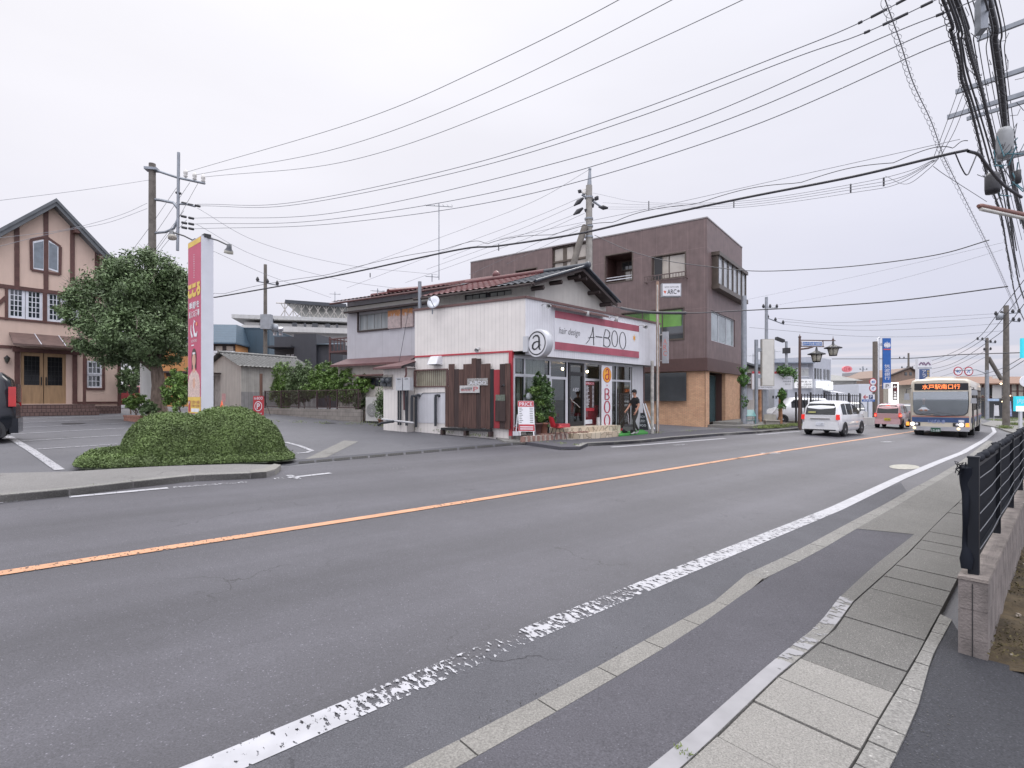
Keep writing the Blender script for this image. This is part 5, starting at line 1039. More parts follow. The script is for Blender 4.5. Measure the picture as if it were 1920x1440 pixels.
# ================================================================== brown three-storey building
K0=Vector((10.6,29.0,0));FBl=Fr(K0+Vector((-.819,.574,0))*16.6,(.819,-.574,0));FBr=Fr(K0,(.605,.796,0));LB=16.6;RB=7.3
m_bp=[siding('brown_panel_left',tuple(FBl.ex),(.158,.110,.106),pitch=.9,gap=.022,groove=1.45,rough=.5,var=.14,streak=.2,hpitch=3.3,hgap=.006),siding('brown_panel_right',tuple(FBr.ex),(.163,.114,.110),pitch=.9,gap=.022,groove=1.45,rough=.5,var=.14,streak=.2,hpitch=3.3,hgap=.006)]
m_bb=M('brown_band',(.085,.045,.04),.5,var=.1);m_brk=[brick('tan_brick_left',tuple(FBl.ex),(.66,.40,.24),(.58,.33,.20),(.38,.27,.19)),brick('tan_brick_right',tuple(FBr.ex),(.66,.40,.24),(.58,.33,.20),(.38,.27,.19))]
m_bronze=M('bronze_frame',(.10,.08,.065),.4,.4);m_wgl=M('warm_curtain_glass',(.42,.38,.33),.06,var=.2,scale=1.2,spec=.9);m_dgl=M('grey_glass',(.045,.05,.054),.05,var=.35,scale=.8,spec=.9)
m_green=M('green_film',(.11,.28,.035),.2,var=.25,scale=1.5,spec=.8)
zt=FBl.uv(1325,408)[1];zk=FBl.uv(1316,695)[1];zb2=FBl.uv(1316,671)[1];gK=.35
T=thing('office_building','dark brown three-storey building with tan brick ground floor and green film in a window','building',K0+Vector((-4,6,gK)))
lp=lambda u,v,b=0:FBl.uv(u,v,b)
def L_(x,y):return lp(860+x*.29167,380+y*.29167)
def hole(fr,x0,x1,yt,yb,xr):a0=fr.u(860+x0*.29167);a1=fr.u(860+x1*.29167);return(a0,a1,fr.uv(860+xr*.29167,380+yb*.29167)[1],fr.uv(860+xr*.29167,380+yt*.29167)[1])
h1=hole(FBl,600,820,290,430,600);h1=(h1[0],h1[1],h1[2]-1.2,h1[3]);h2=hole(FBl,945,1115,345,518,945);h3=hole(FBl,1245,1455,352,500,1245);h0=hole(FBl,368,500,442,520,368)
h4=hole(FBl,1050,1445,712,870,1050);h4=(h4[0],h4[1],L_(1445,875)[1],L_(1445,676)[1])
mb=MB();mb.wall(FBl,0,LB,zk,zt,[h0,h1,h2,h3,h4],depth=.5 if 0 else .25);mb.build('left_wall',m_bp[0],T)
r1=(FBr.u(1333.5),FBr.u(1378),FBr.uv(1333,638)[1],FBr.uv(1333,581)[1])
mb=MB();mb.wall(FBr,0,RB,zk,zt,[r1],depth=.2);mb.quad(FBr.p(RB,0,0),FBr.p(RB,-12,0),FBr.p(RB,-12,zt),FBr.p(RB,0,zt));mb.quad(FBl.p(0,0,0),FBl.p(0,-8,0),FBl.p(0,-8,zt),FBl.p(0,0,zt));mb.build('right_wall',m_bp[1],T)
MB().add([FBl.p(0,0,zt-.1),K0+Vector((0,0,zt-.1)),FBr.p(RB,0,zt-.1),FBr.p(RB,-14,zt-.1)],[(0,1,2,3)]).box(FBl,0,LB+.03,-.15,.03,zt-.02,zt+.05).box(FBr,-.03,RB,-.15,.03,zt-.018,zt+.052).build('parapet_cap',m_wwhite if 0 else M('cap_grey',(.25,.23,.23),.4),T)
MB().box(FBl,FBl.u(1180),LB+.02,.0,.025,zk,zb2).box(FBr,-.02,RB,.0,.025,zk,zb2).build('band',m_bb,T)
sash(FBl,*h1,3,1,T,b=-.2,mf=m_bronze,mg=m_wgl,fw=.1,mw=.28);mb=MB();z=h1[3]-.95;mb.box(FBl,h1[0],h1[1],-.18,-.1,z-.06,z+.06);mb.build('transom',m_bronze,T)
bx=MB();
for h,dp in((h2,1.6),(h0,1.0)):
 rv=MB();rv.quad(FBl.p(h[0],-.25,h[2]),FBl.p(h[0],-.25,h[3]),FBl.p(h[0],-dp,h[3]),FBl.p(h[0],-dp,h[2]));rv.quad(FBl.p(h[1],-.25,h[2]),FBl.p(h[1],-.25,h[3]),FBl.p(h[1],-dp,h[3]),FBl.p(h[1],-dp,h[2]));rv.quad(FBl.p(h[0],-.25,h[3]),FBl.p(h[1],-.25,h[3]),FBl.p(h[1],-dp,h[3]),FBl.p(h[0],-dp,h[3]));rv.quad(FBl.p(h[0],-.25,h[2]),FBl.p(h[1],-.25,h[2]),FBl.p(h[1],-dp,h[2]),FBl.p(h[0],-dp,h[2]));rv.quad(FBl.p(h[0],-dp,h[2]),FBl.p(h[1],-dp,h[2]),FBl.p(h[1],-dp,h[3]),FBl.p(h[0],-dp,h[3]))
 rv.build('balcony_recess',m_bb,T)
sash(FBl,h2[0]+.6,h2[1]-.02,h2[2]+.1,h2[3]-.7,3,1,T,b=-1.5,mf=m_bronze,mg=m_wgl);sash(FBl,h2[0]+.4,h2[1]-.02,h2[3]-.66,h2[3]-.1,3,1,T,b=-1.5,mf=m_bronze,mg=m_dgl)
MB().box(FBl,h2[0],h2[1],-.12,-.07,h2[2]+.12,h2[2]+.17).box(FBl,h2[0],h2[1],-.12,-.07,h2[2]+.28,h2[2]+.32).build('balcony_rail',m_alu,T)
for h in(h2,h3,h4,h0):mb=MB();mb.box(FBl,h[0]-.05,h[1]+.05,.0,.03,h[2]-.06,h[2]).box(FBl,h[0]-.05,h[0],.0,.03,h[2],h[3]).box(FBl,h[1],h[1]+.05,.0,.03,h[2],h[3]).box(FBl,h[0]-.05,h[1]+.05,.0,.03,h[3],h[3]+.05);mb.build('window_trim',m_bronze,T)
sash(FBl,*h3,2,1,T,b=-.15,mf=m_bronze,mg=m_wgl,mw=.06);a=h3[0]+(h3[1]-h3[0])*.02
MB().box(FBl,a+.05,a+.5,-.13,-.1,h3[2],h3[3]).build('open_sash',m_blk,T)
g=MB();z0,z1=L_(1245,518)[1],L_(1245,478)[1];g.box(FBl,h3[0]-.35,h3[1]+.15,.35,.4,z1-.05,z1).box(FBl,h3[0]-.35,h3[1]+.15,.35,.4,z0,z0+.05).box(FBl,h3[0]-.35,h3[0]-.3,0,.35,z0,z0+.05).box(FBl,h3[1]+.1,h3[1]+.15,0,.35,z0,z0+.05)
for i in range(15):a=h3[0]-.33+(h3[1]-h3[0]+.44)*i/14;g.box(FBl,a-.015,a+.015,.36,.39,z0+.05,z1-.05)
g.build('window_guard',M('brown_iron',(.12,.085,.08),.5),T)
w4=sash(FBl,*h4,3,1,T,b=-.12,mf=m_bronze,mg=m_dgl,mw=.07)
MB().box(FBl,h4[0]+.05,h4[1]-.1,-.128,-.122,h4[2]+.8,h4[3]-.06).build('film',m_green,T);MB().box(FBl,h4[1]-2.0,h4[1]-.15,-.119,-.114,h4[2]+.75,h4[3]-.06).build('film',m_green,T)
MB().box(FBl,FBl.u(1195),LB-4.3 if 0 else FBl.u(1287),.0,.02,L_(1300,1275)[1],zk-.06).build('dark_ground_window',m_dgl,T)
FQl=Fr(FBl.p(0,-.18),tuple(FBl.ex));FQr=Fr(FBr.p(0,-.12),tuple(FBr.ex))
gw=(FQl.u(1240),FQl.u(1276),FQl.uv(1260,752)[1],zk-.1);gw2=(FQl.u(1208),FQl.u(1237),gw[2],zk-.1)
mb=MB();mb.wall(FQl,4,LB-.15,-.3,zk,[gw,gw2],depth=.15);mb.build('brick_wall',m_brk[0],T)
sash(FQl,*gw,1,1,T,b=-.12,mf=m_bronze,mg=m_dgl);sash(FQl,*gw2,1,1,T,b=-.12,mf=m_bronze,mg=m_dgl)
dh=(FQr.u(1330),FQr.u(1360),-.3,zk-.02);mb=MB();mb.wall(FQr,.12,RB-.1,-.3,zk,[dh],depth=.2);mb.build('brick_wall',m_brk[1],T)
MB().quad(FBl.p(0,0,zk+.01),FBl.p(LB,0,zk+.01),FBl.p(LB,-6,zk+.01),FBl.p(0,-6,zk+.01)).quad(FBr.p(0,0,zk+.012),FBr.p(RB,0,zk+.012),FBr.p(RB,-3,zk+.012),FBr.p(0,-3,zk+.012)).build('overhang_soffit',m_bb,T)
rd=MB();D_=1.4
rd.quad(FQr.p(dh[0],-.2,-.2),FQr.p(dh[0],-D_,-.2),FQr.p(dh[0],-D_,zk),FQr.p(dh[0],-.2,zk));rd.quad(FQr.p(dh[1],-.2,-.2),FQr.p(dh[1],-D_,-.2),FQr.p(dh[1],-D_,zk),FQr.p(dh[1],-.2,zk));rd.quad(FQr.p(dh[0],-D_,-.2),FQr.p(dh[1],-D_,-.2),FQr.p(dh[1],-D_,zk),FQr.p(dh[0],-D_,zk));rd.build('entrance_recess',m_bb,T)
sash(FQr,FQr.u(1342,-.6),FQr.u(1359,-.6),gz(12,31)+.15,zk-.9,2,1,T,b=-.6,mf=m_alu,mg=m_dgl,name='entrance_door',fw=.08,mw=.1);sash(FQr,FQr.u(1342,-.6),FQr.u(1359,-.6),zk-.86,zk-.1,1,1,T,b=-.6,mf=m_bronze,mg=m_dgl)
sash(FQr,dh[0]+.05,FQr.u(1341,-.6),gz(12,31)+.15,zk-.1,2,1,T,b=-.58,mf=m_bronze,mg=M('teal_glass',(.06,.11,.12),.05,spec=.9))
ba0,ba1=FBr.u(1331.5,.0),FBr.u(1391,.55);zb0,zb1=FBr.uv(1335,534)[1],FBr.uv(1335,480)[1];bd=.34
ba0=FBr.u(1335);ba1=RB-.3
mb=MB();mb.box(FBr,ba0-.1,ba1+.05,0,bd+.1,zb1,zb1+.2).box(FBr,ba0-.1,ba1+.05,0,bd+.1,zb0-.25,zb0).box(FBr,ba0,ba0+.12,0,bd,zb0,zb1).box(FBr,ba1-.12,ba1,0,bd,zb0,zb1)
for i in range(7):a=ba0+.05+(ba1-ba0-.1)*i/6;mb.box(FBr,a-.06,a+.06,bd-.1,bd,zb0,zb1)
bw=mb.build('bay_window',m_bronze,T);MB().box(FBr,ba0+.06,ba1-.06,bd-.08,bd-.06,zb0,zb1).build('pane',M('bay_glass',(.38,.40,.42),.05,var=.3,scale=1.5,spec=1),bw);MB().box(FBr,ba0+.04,ba0+.06,.02,bd-.1,zb0,zb1).build('side_pane',m_dgl,bw)
sash(FBr,*r1,3,1,T,b=-.12,mf=m_alu,mg=M('reflecting_glass',(.26,.30,.31),.04,var=.4,scale=.7,spec=1),mw=.06)
MB().box(FBr,.5,RB+.8,-.1,2.2,-.4,gz(12,31)+.13).box(FBr,1.4,RB+.6,-.1,1.2,gz(12,31)+.13,gz(12,31)+.27).build('entrance_step',m_kerb,T)
# ================================================================== sign poles by the salon
t=thing('cafe_sign_pole','rusty pole carrying a white ARC curry cafe sign beside the salon','sign pole',gp(6.3,23.2));
p0=gp(6.47,23.7);FP=Fr(at(1233,700,23.6)*1,(.702,.712,0));FP.o.z=0
m_rusty=M('rusty_pole',(.30,.20,.15),.7,var=.5,scale=7,stretch=(1,1,.6));m_pole=M('pale_pole',(.42,.40,.37),.6,var=.35,scale=5)
z=lambda v:H+(HZ-v)*FP.o.y/F
MB().tube([FP.p(0,0,.1),FP.p(0,0,z(528))],.07,10).build('pole',m_rusty,t);MB().tube([FP.p(-.1,.05,.1),FP.p(-.1,.05,z(535))],.035,8).build('conduit',m_pole,t)
FA=Fr(at(1241,700,24.2),(.92,-.05,0));FA.o.z=0;a1_=FA.u(1277.5)
MB().box(FA,0,a1_,-.25,0,FA.uv(1260,556)[1],FA.uv(1260,531)[1]).build('sign_box',M('sign_box_grey',(.30,.31,.33),.4),t);MB().box(FA,.04,a1_-.04,0,.012,FA.uv(1260,554.5)[1],FA.uv(1260,532.5)[1]).build('sign_face',m_sgw,t)
text(FA,'spice curry cafe',.12,a1_-.12,FA.uv(1260,540.2)[1],FA.uv(1260,536.2)[1],.016,m_ink,t);text(FA,'ARC',.24,a1_-.22,FA.uv(1260,551.5)[1],FA.uv(1260,542.5)[1],.016,m_ink,t,bold=.012)
g=MB();c=(.14,FA.uv(1260,548)[1]);g.poly(FA,[(c[0]-.07,c[1]+.05),(c[0],c[1]-.07),(c[0]+.06,c[1]+.03),(c[0],c[1]+.08)],.014);g.build('chilli_mark',M('chilli_red',(.6,.12,.05),.5),t)
g=MB();c=(a1_-.13,FA.uv(1260,546)[1]);g.poly(FA,ell(c[0],c[1],.06,.06,n=10)[:-1],.014);g.build('leaf_mark',m_inkg,t)
FC=Fr(at(1239,700,24.4),(.80,-.42,0));FC.o.z=0;x0,x1=FC.u(1242),FC.u(1253)
t2=thing('projecting_sign','narrow upright grey sign box with pale red ARC letters at the salon\'s right end','sign',FC.p(.3,0,3));z0,z1=FC.uv(1247,681)[1],FC.uv(1247,622)[1]
MB().box(FC,x0,x1,-.12,.06,z0,z1).build('sign_box',M('pale_grey_box',(.36,.37,.39),.4),t2)
for i,ch in enumerate('ARC'):zz=z1-(z1-z0)*(.3+.19*i);text(FC,ch,x0+.05,x1-.05,zz-.13,zz+.1,.064,M('faded_red_letter',(.55,.2,.18),.5),t2,bold=.01)
MB().box(FC,x0-.2,x0,-.05,-.01,z1-.15,z1-.1).box(FC,x0-.2,x0,-.05,-.01,(z0+z1)/2,(z0+z1)/2+.05).box(FC,x0-.2,x0,-.05,-.01,z0+.1,z0+.15).build('bracket',m_pole,t2)
pp=at(1223,0,23.4);one(MB().tube([Vector((pp.x,pp.y,.1)),Vector((pp.x,pp.y,3.3))],.075,10),'post',m_pole,'thin pale metal post holding up the right end of the salon fascia','post')
# ================================================================== hedge island, tall sign, trees
m_leaf=M('hedge_leaf',(.108,.158,.048),.7,var=.35,scale=1.6,isl=.28);m_leaf2=M('tree_leaf',(.115,.17,.072),.55,var=.45,scale=1.1,isl=.35);m_leafl=M('light_leaf',(.13,.22,.05),.5,var=.4,scale=2,isl=.45)
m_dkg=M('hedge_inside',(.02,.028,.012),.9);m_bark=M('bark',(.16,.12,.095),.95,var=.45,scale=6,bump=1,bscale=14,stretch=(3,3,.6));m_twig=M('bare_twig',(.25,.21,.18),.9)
rng=np.random.default_rng(5)
hl=thing('clipped_hedge','two-humped clipped green hedge mound round the foot of the tall red sign','hedge',G(385,860))
Pa=G(125,880,.1);Pb=G(562,862,.1);ax=(Pb-Pa).xy;LH=ax.length;ax=ax.normalized();ay=Vector((-ax.y,ax.x))
FHd=Fr(Vector((Pa.x,Pa.y,0)),(ax.x,ax.y,0))
def hedge_h(a,b):
 s=a/LH;
 def bump(ca,cb,ra,rb,h,p=2.6):q=(np.abs((a-ca)/ra)**p+np.abs((b-cb)/rb)**p);return h*np.clip(1-q,0,1)**.5
 h1=bump(LH*.40,-1.35,LH*.235,1.25,.93,2.2);h2=bump(LH*.68,-1.3,LH*.29,1.25,1.03,2.2);h1=np.maximum(h1,bump(LH*.53,-1.45,LH*.2,1.1,.84,2.6))
 sk=np.clip(1-(np.abs((a-LH*.5)/(LH*.5))**4+np.abs((b+1.3)/1.42)**6),0,1)**.5*.16
 return np.maximum(np.maximum(h1,h2),sk)
ga,gb_=np.meshgrid(np.linspace(0,LH,110),np.linspace(-2.75,.12,46));hh=hedge_h(ga,gb_);hh=hh+(hh>.02)*(np.sin(ga*3.1)*np.cos(gb_*4.3)*.025+np.sin(ga*7+gb_*5)*.015)
mb=MB();V=[]
for j in range(ga.shape[0]):
 for i in range(ga.shape[1]):p=FHd.p(ga[j,i],gb_[j,i]);V.append(Vector((p.x,p.y,gz(p.x,p.y)+.10+max(hh[j,i]-.05,-.02 if hh[j,i]<.01 else .0))))
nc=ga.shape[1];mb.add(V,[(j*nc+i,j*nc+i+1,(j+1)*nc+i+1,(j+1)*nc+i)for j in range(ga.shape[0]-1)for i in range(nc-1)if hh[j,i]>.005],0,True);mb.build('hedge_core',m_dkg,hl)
n=700000;a=rng.uniform(0,LH,n*2);b=rng.uniform(-2.75,.12,n*2);e_=.01;h=hedge_h(a,b);dha=(hedge_h(a+e_,b)-h)/e_;dhb=(hedge_h(a,b+e_)-h)/e_
wgt=np.sqrt(1+np.clip(dha,-8,8)**2+np.clip(dhb,-8,8)**2);keep=(h>.015)&(rng.uniform(0,1,n*2)<wgt*.05+.03);a,b,h,dha,dhb=[q[keep]for q in(a,b,h,dha,dhb)]
h2_=h+(np.sin(a*3.1)*np.cos(b*4.3)*.025+np.sin(a*7+b*5)*.015)+rng.normal(0,.026,len(a))-.01
h2_=np.maximum(h2_,.02)
X=FHd.o.x+FHd.ex.x*a+FHd.ey.x*b;Y=FHd.o.y+FHd.ex.y*a+FHd.ey.y*b;Z=G0+GX*X+GY*Y+.10+h2_
nr=np.stack([-dha*FHd.ex.x-dhb*FHd.ey.x,-dha*FHd.ex.y-dhb*FHd.ey.y,np.ones_like(a)],1);nr/=np.linalg.norm(nr,axis=1)[:,None]
foliage('hedge_leaves',m_leaf,np.stack([X,Y,Z],1),nr,.0215,hl,jitter=.9,asp=.5)
Ps=at(377.5,0,13.4);FT=Fr(Vector((Ps.x,Ps.y,0))-Vector((.737,-.675,0))*1.02,(.737,-.675,0));WT=1.02
ez0,ez1=H+(HZ-778)*13.4/F,H+(HZ-441)*13.4/F
t=thing('pylon_sign','tall narrow red and yellow pylon sign with white sides rising from the hedge','sign',FT.p(.5,-.16,gz(Ps.x,Ps.y)+.1))
FTf=Fr(FT.o,tuple(FT.ex));dpt=.28
MB().box(FT,0,WT,-dpt,0,ez0,ez1).build('box',M('pylon_white',(.62,.63,.68),.35,var=.04),t)
m_mag=M('magenta_face',(.50,.06,.13),.4,var=.05);m_yel=M('yellow_face',(.72,.50,.09),.4)
Hs=ez1-ez0;q=lambda f:ez1-Hs*f
MB().box(FT,.03,WT-.03,0,.006,ez0+.02,ez1-.02).build('face',m_mag,t);MB().box(FT,.03,WT-.03,.006,.01,q(.992),q(.9)).build('lower_field',m_yel,t);MB().box(FT,.03,WT-.03,.006,.01,q(.035),q(.006)).build('top_strip',m_yel,t)
MB().box(FT,-.02,.12,-dpt-.03,.03,ez0-.1,ez0-.0).box(FT,WT-.1,WT+.02,-dpt-.03,.03,ez0-.1,ez0).tube([FT.p(WT/2,-dpt/2,gz(Ps.x,Ps.y)),FT.p(WT/2,-dpt/2,ez0)],.12,12).build('foot',M('sign_foot',(.45,.42,.3),.6),t)
m_pw=M('sign_print_white',(.75,.75,.78),.4)
for i,ch in enumerate('こころ'):text(FT,ch,.04+i*.32,.35+i*.32,q(.33),q(.25),.014,m_yel,t,bold=.1)
for i in range(11):MB().box(FT,.48,.52,.008,.011,q(.085+i*.013)-.02,q(.085+i*.013)).build('small_letter',m_pw,t)if i%1==0 else None
for ln,f0,f1 in(('季節を',.355,.4),('感じる酒場',.405,.445)):text(FT,ln,.12,WT-.1,q(f1),q(f0),.014,m_pw,t,bold=.02)
g=MB();c=(WT/2,q(.52));ribbon(g,FT,[(c[0]-.22,q(.485)),(c[0]-.24,q(.52)),(c[0]-.16,q(.55)),(c[0]-.1,q(.555))],[.04,.07,.1,.04],.014);ribbon(g,FT,[(c[0]+.02,q(.46)),(c[0]-.04,q(.5)),(c[0]+.04,q(.545)),(c[0]+.2,q(.55)),(c[0]+.24,q(.53))],[.04,.09,.12,.09,.03],.014)
ribbon(g,FT,[(c[0]-.02,q(.462)),(c[0]+.1,q(.475))],[.05,.03],.014);g.build('crescent_mark',m_pw,t);MB().poly(FT,ell(c[0]+.2,q(.487),.05,.05,n=12)[:-1],.012,.015).build('orange_dot',M('dot_orange',(.8,.3,.15),.5),t)
text(FT,'KOKORO',.3,WT-.28,q(.587),q(.572),.014,m_pw,t);MB().box(FT,.3,.5,.01,.013,q(.607),q(.6)).build('small_print',m_pw,t)
m_sk=M('print_skin',(.62,.36,.26),.5);m_hr=M('print_hair',(.06,.035,.03),.5);m_dr=M('print_dress',(.62,.47,.42),.5,var=.3,scale=18)
MB().poly(FT,[(.06,q(.90)),(.05,q(.82)),(.14,q(.775)),(.36,q(.75)),(.64,q(.75)),(.86,q(.775)),(.95,q(.82)),(.94,q(.90))],.008,.0115).build('portrait_dress',m_dr,t)
MB().poly(FT,ell(.5,q(.675),.19,Hs*.052,n=20)[:-1],.008,.012).poly(FT,[(.33,q(.68)),(.32,q(.745)),(.42,q(.735)),(.6,q(.735)),(.68,q(.745)),(.68,q(.68))],.008,.0122).build('portrait_hair',m_hr,t)
MB().poly(FT,ell(.5,q(.69),.13,Hs*.037,n=20)[:-1],.008,.0135).poly(FT,[(.44,q(.72)),(.56,q(.72)),(.6,q(.76)),(.4,q(.76))],.008,.0132).poly(FT,[(.42,q(.80)),(.56,q(.79)),(.6,q(.83)),(.52,q(.855)),(.42,q(.84))],.008,.0136).build('portrait_skin',m_sk,t)
MB().box(FT,.4,.6,.0135,.0142,q(.656),q(.645)).build('portrait_cap',m_pw,t)
MB().box(FT,.07,.23,.01,.014,q(.985),q(.92)).build('parking_field',m_redp,t);text(FT,'P',.1,.2,q(.945),q(.925),.017,m_pw,t)
text(FT,'11:30〜14:00',.32,WT-.1,q(.938),q(.92),.014,m_band,t);text(FT,'17:00〜23:00',.32,WT-.1,q(.958),q(.943),.014,m_band,t);MB().box(FT,.3,WT-.12,.01,.013,q(.985),q(.965)).build('white_field',m_pw,t)
zt_=ez1-.12
for s,lab in((1,'lamp head on a thin arm to the right of the tall red sign'),(-1,'lamp head on a thin arm to the left of the tall red sign')):
 t=thing('sign_lamp',lab,'lamp',FT.p(WT/2,s,zt_),'lamps lighting the tall sign')
 e1=at(430,461,13.0)if s>0 else at(322,435,14.2);st=FT.p(WT-.1,-dpt/2,ez1+.0)if s>0 else FT.p(.2,-dpt/2,ez1+.02)
 MB().tube([st,st.lerp(e1,.5)+Vector((0,0,.03)),e1],.018,6).build('arm',m_blk,t);MB().box(Fr(st,FT.ex),-.12,.12,-.08,.08,-.03,.06).build('clamp',m_blk,t)
 dv=(Vector((0,0,-1))+FT.ex*(.3 if s<0 else-.3)).normalized();MB().lathe(e1,[(0,-.05),(.05,-.04),(.06,.06),(.1,.12)],14,axis=dv).build('lamp_head',M('lamp_dark',(.07,.075,.085),.4),t);MB().lathe(e1,[(.1,.12),(.105,.19),(0,.2)],14,axis=dv).build('lamp_glass',M('lamp_pale',(.55,.53,.46),.3),t)
def tree(name,lab,base,crown,lobes,nleaf,size,mat,cat='tree',group=None,trunk=.28,twigs=0,limbs=6,bark=None,seed=1,inner=.4,dens=1.,jit=.9,asp=.4,clump=55):
 r=np.random.default_rng(seed);random.seed(seed);t=thing(name,lab,cat,base,group);base=Vector(base);c=Vector(crown)
 mb=MB();fork=base.lerp(c,.55)if trunk else c;fork.x=base.x+(c.x-base.x)*.12
 if trunk:
  mb.tube([base-Vector((0,0,.15)),base+Vector((.0,0,.25)),base.lerp(fork,.6)+Vector((.05,.03,0)),fork],[trunk*1.35,trunk,trunk*.85,trunk*.7],12)
  for i in range(limbs):
   L0_=lobes[i%len(lobes)];e_=Vector(L0_[0]);m_=fork.lerp(e_,.5)+Vector((random.uniform(-.25,.25),random.uniform(-.25,.25),random.uniform(0,.3)));mb.tube([fork-Vector((0,0,.2)),m_,e_],[trunk*.45,trunk*.25,trunk*.07],7)
  mb.build('trunk',bark or m_bark,t)
 P,Nn=[],[]
 vol=[q[1][0]*q[1][1]*q[1][2]for q in lobes];tot=sum(v**.67 for v in vol)
 for(lc,lr),v in zip(lobes,vol):
  k=int(nleaf*v**.67/tot);cl=max(6,int(k/clump));d=r.normal(0,1,(cl,3));d/=np.linalg.norm(d,axis=1)[:,None];rad=r.uniform(inner,1,(cl,1))**.5
  cc=d*rad;idx=r.integers(0,cl,k);q=cc[idx]+r.normal(0,.105*dens,(k,3));P.append(q*np.array(lr)+np.array(lc));Nn.append(d[idx]*.8+np.array([0,0,.5]))
 foliage('crown',mat,np.concatenate(P),np.concatenate(Nn),size,t,jitter=jit,asp=asp)
 if twigs:
  g=MB()
  for i in range(twigs):
   (lc,lr)=lobes[random.randrange(len(lobes))];d=Vector((random.gauss(-.2,1),-abs(random.gauss(.6,.6)),random.gauss(.35,.7))).normalized();p=Vector(lc)+Vector((d.x*lr[0],d.y*lr[1],d.z*lr[2]))*.93;e_=Vector((random.gauss(-.2,.5),random.gauss(0,.4),random.uniform(.3,1))).normalized()
   g.tube([p,p+e_*.25+Vector((.05,0,0)),p+e_*.5],[.014,.01,.004],4,cap=False);g.tube([p+e_*.22,p+e_*.4+Vector((.16,0,.05))],[.008,.003],4,cap=False)
  g.build('bare_twigs',m_twig,t)
 return t
Yt=21.5;S=Yt/F;wp=lambda u,v,d=0:tuple(at(u,v,Yt+d))
lb_=[(wp(250,590),(78*S,1.9,88*S)),(wp(272,525,-.2),(70*S,1.6,50*S)),(wp(180,565,.2),(45*S,1.2,38*S)),(wp(158,590,0),(38*S,1.0,22*S)),(wp(312,580,0),(46*S,1.3,70*S)),(wp(215,640,-.2),(55*S,1.4,40*S)),(wp(300,650,.1),(52*S,1.3,36*S)),(wp(240,540,-.8),(50*S,1.1,35*S)),(wp(250,620,-1.2),(70*S,1.0,45*S)),(wp(330,540,.3),(25*S,.9,35*S))]
tree('round_tree','round leafy evergreen tree with a thick bare trunk beside the beige restaurant',wp(297,772),wp(265,620),lb_,85000,.066,m_leaf2,trunk=.29,twigs=60,dens=1.1,clump=170,inner=.55,limbs=9,seed=4)
for i,(u,v,Y_,rx,rz,m_,n_,lab,cat)in enumerate([(335,728,20.5,30,40,m_leafl,7000,'bright feathery green bush between the tree trunk and the tall sign','bush'),(255,752,22.5,24,14,m_leafl,3500,'low flowering shrub at the restaurant corner left of the tree trunk','shrub'),(278,766,20.6,18,13,m_leaf2,2500,'low dark shrub at the foot of the round tree','shrub'),(245,705,25.5,28,38,m_leaf2,5000,'dark shrub behind the restaurant corner under the round tree','shrub')]):
 s=Y_/F;c=at(u,v,Y_);t=tree('bush' if cat=='bush' else 'shrub',lab,(c.x,c.y,gz(c.x,c.y)),tuple(c),[(tuple(c+Vector((dx*rx*s,dy,dz*rz*s))),(rx*s*.62,rx*s*.62,rz*s*.62))for dx,dy,dz in((0,0,.1),(-.45,.1,-.2),(.45,0,-.15),(0,-.2,-.45),(.1,0,.45))],n_,.06,m_,cat,trunk=.03,limbs=4,seed=20+i)
m_brk3=M('planter_brick',(.26,.13,.095),.85,var=.35,scale=14)
for i,(u0_,u1_,v_,Y_)in enumerate(((232,262,772,21.6),(298,336,772,20.2))):
 p,q_=at(u0_,v_,Y_),at(u1_,v_+1,Y_-.6);fr=Fr(Vector((p.x,p.y,0)),(q_-p).xy.to_3d());zz=gz(p.x,p.y);L0_=(q_-p).xy.length
 one(MB().box(fr,0,L0_,-.25,0,zz-.1,zz+.16).box(fr,-.02,L0_+.02,-.27,.02,zz+.16,zz+.22),'planter_edge',m_brk3,('low reddish brick planter edge at the restaurant corner','low reddish brick planter edge to the right of the tree trunk')[i],'planter')
# ================================================================== buildings behind the lot
def bld(name,lab,cat='building',loc=(0,0,0)):return thing(name,lab,cat,loc)
Yb=42.;FO=Fr(Vector(((310-960)/F*Yb,Yb,0)),(1,.12,0));T=bld('curry_cafe_building','orange walled curry cafe with a steep blue roof behind the corrugated shed',loc=FO.p(3,0,1))
zo=lambda v,fr=FO,u=400:fr.uv(u,v)[1];xo=lambda u,fr=FO:fr.u(u)
MB().box(FO,xo(303),xo(443),-7,0,.2,zo(642)).build('wall',M('orange_wall',(.50,.24,.09),.8,var=.08),T)
m_blue=siding('blue_shingle',(0,0,1),(.065,.105,.145),pitch=.22,gap=.1,groove=.75);mb=MB()
mb.add([FO.p(xo(300),.5,zo(643)),FO.p(xo(447),.5,zo(643)),FO.p(xo(444)-.4,-1.0,zo(605)),FO.p(xo(300)+.4,-1.0,zo(605)),FO.p(xo(444)-.4,-7,zo(605)),FO.p(xo(300)+.4,-7,zo(605)),FO.p(xo(447),-7,zo(643)),FO.p(xo(300),-7,zo(643))],[(0,1,2,3),(3,2,4,5),(1,6,4,2),(0,3,5,7)]);mb.box(FO,xo(300),xo(447),-7,.5,zo(645.5),zo(643));mb.build('roof',m_blue,T)
sash(FO,xo(401),xo(441),zo(660),zo(646),2,1,T,b=.02,mf=m_dkw,mg=m_wgl,fw=.12,mw=.3)
MB().box(FO,xo(400),xo(441),.03,.25,zo(672),zo(658)).build('sign_board',m_sgw,T);text(FO,'spice curry cafe',xo(405),xo(436),zo(665),zo(661),.26,m_ink,T)
MB().box(FO,xo(313),xo(350),.05,.12,zo(706),zo(698)).box(FO,xo(300),xo(370),0,.8,zo(700),zo(697)).build('awning',m_dkw,T)
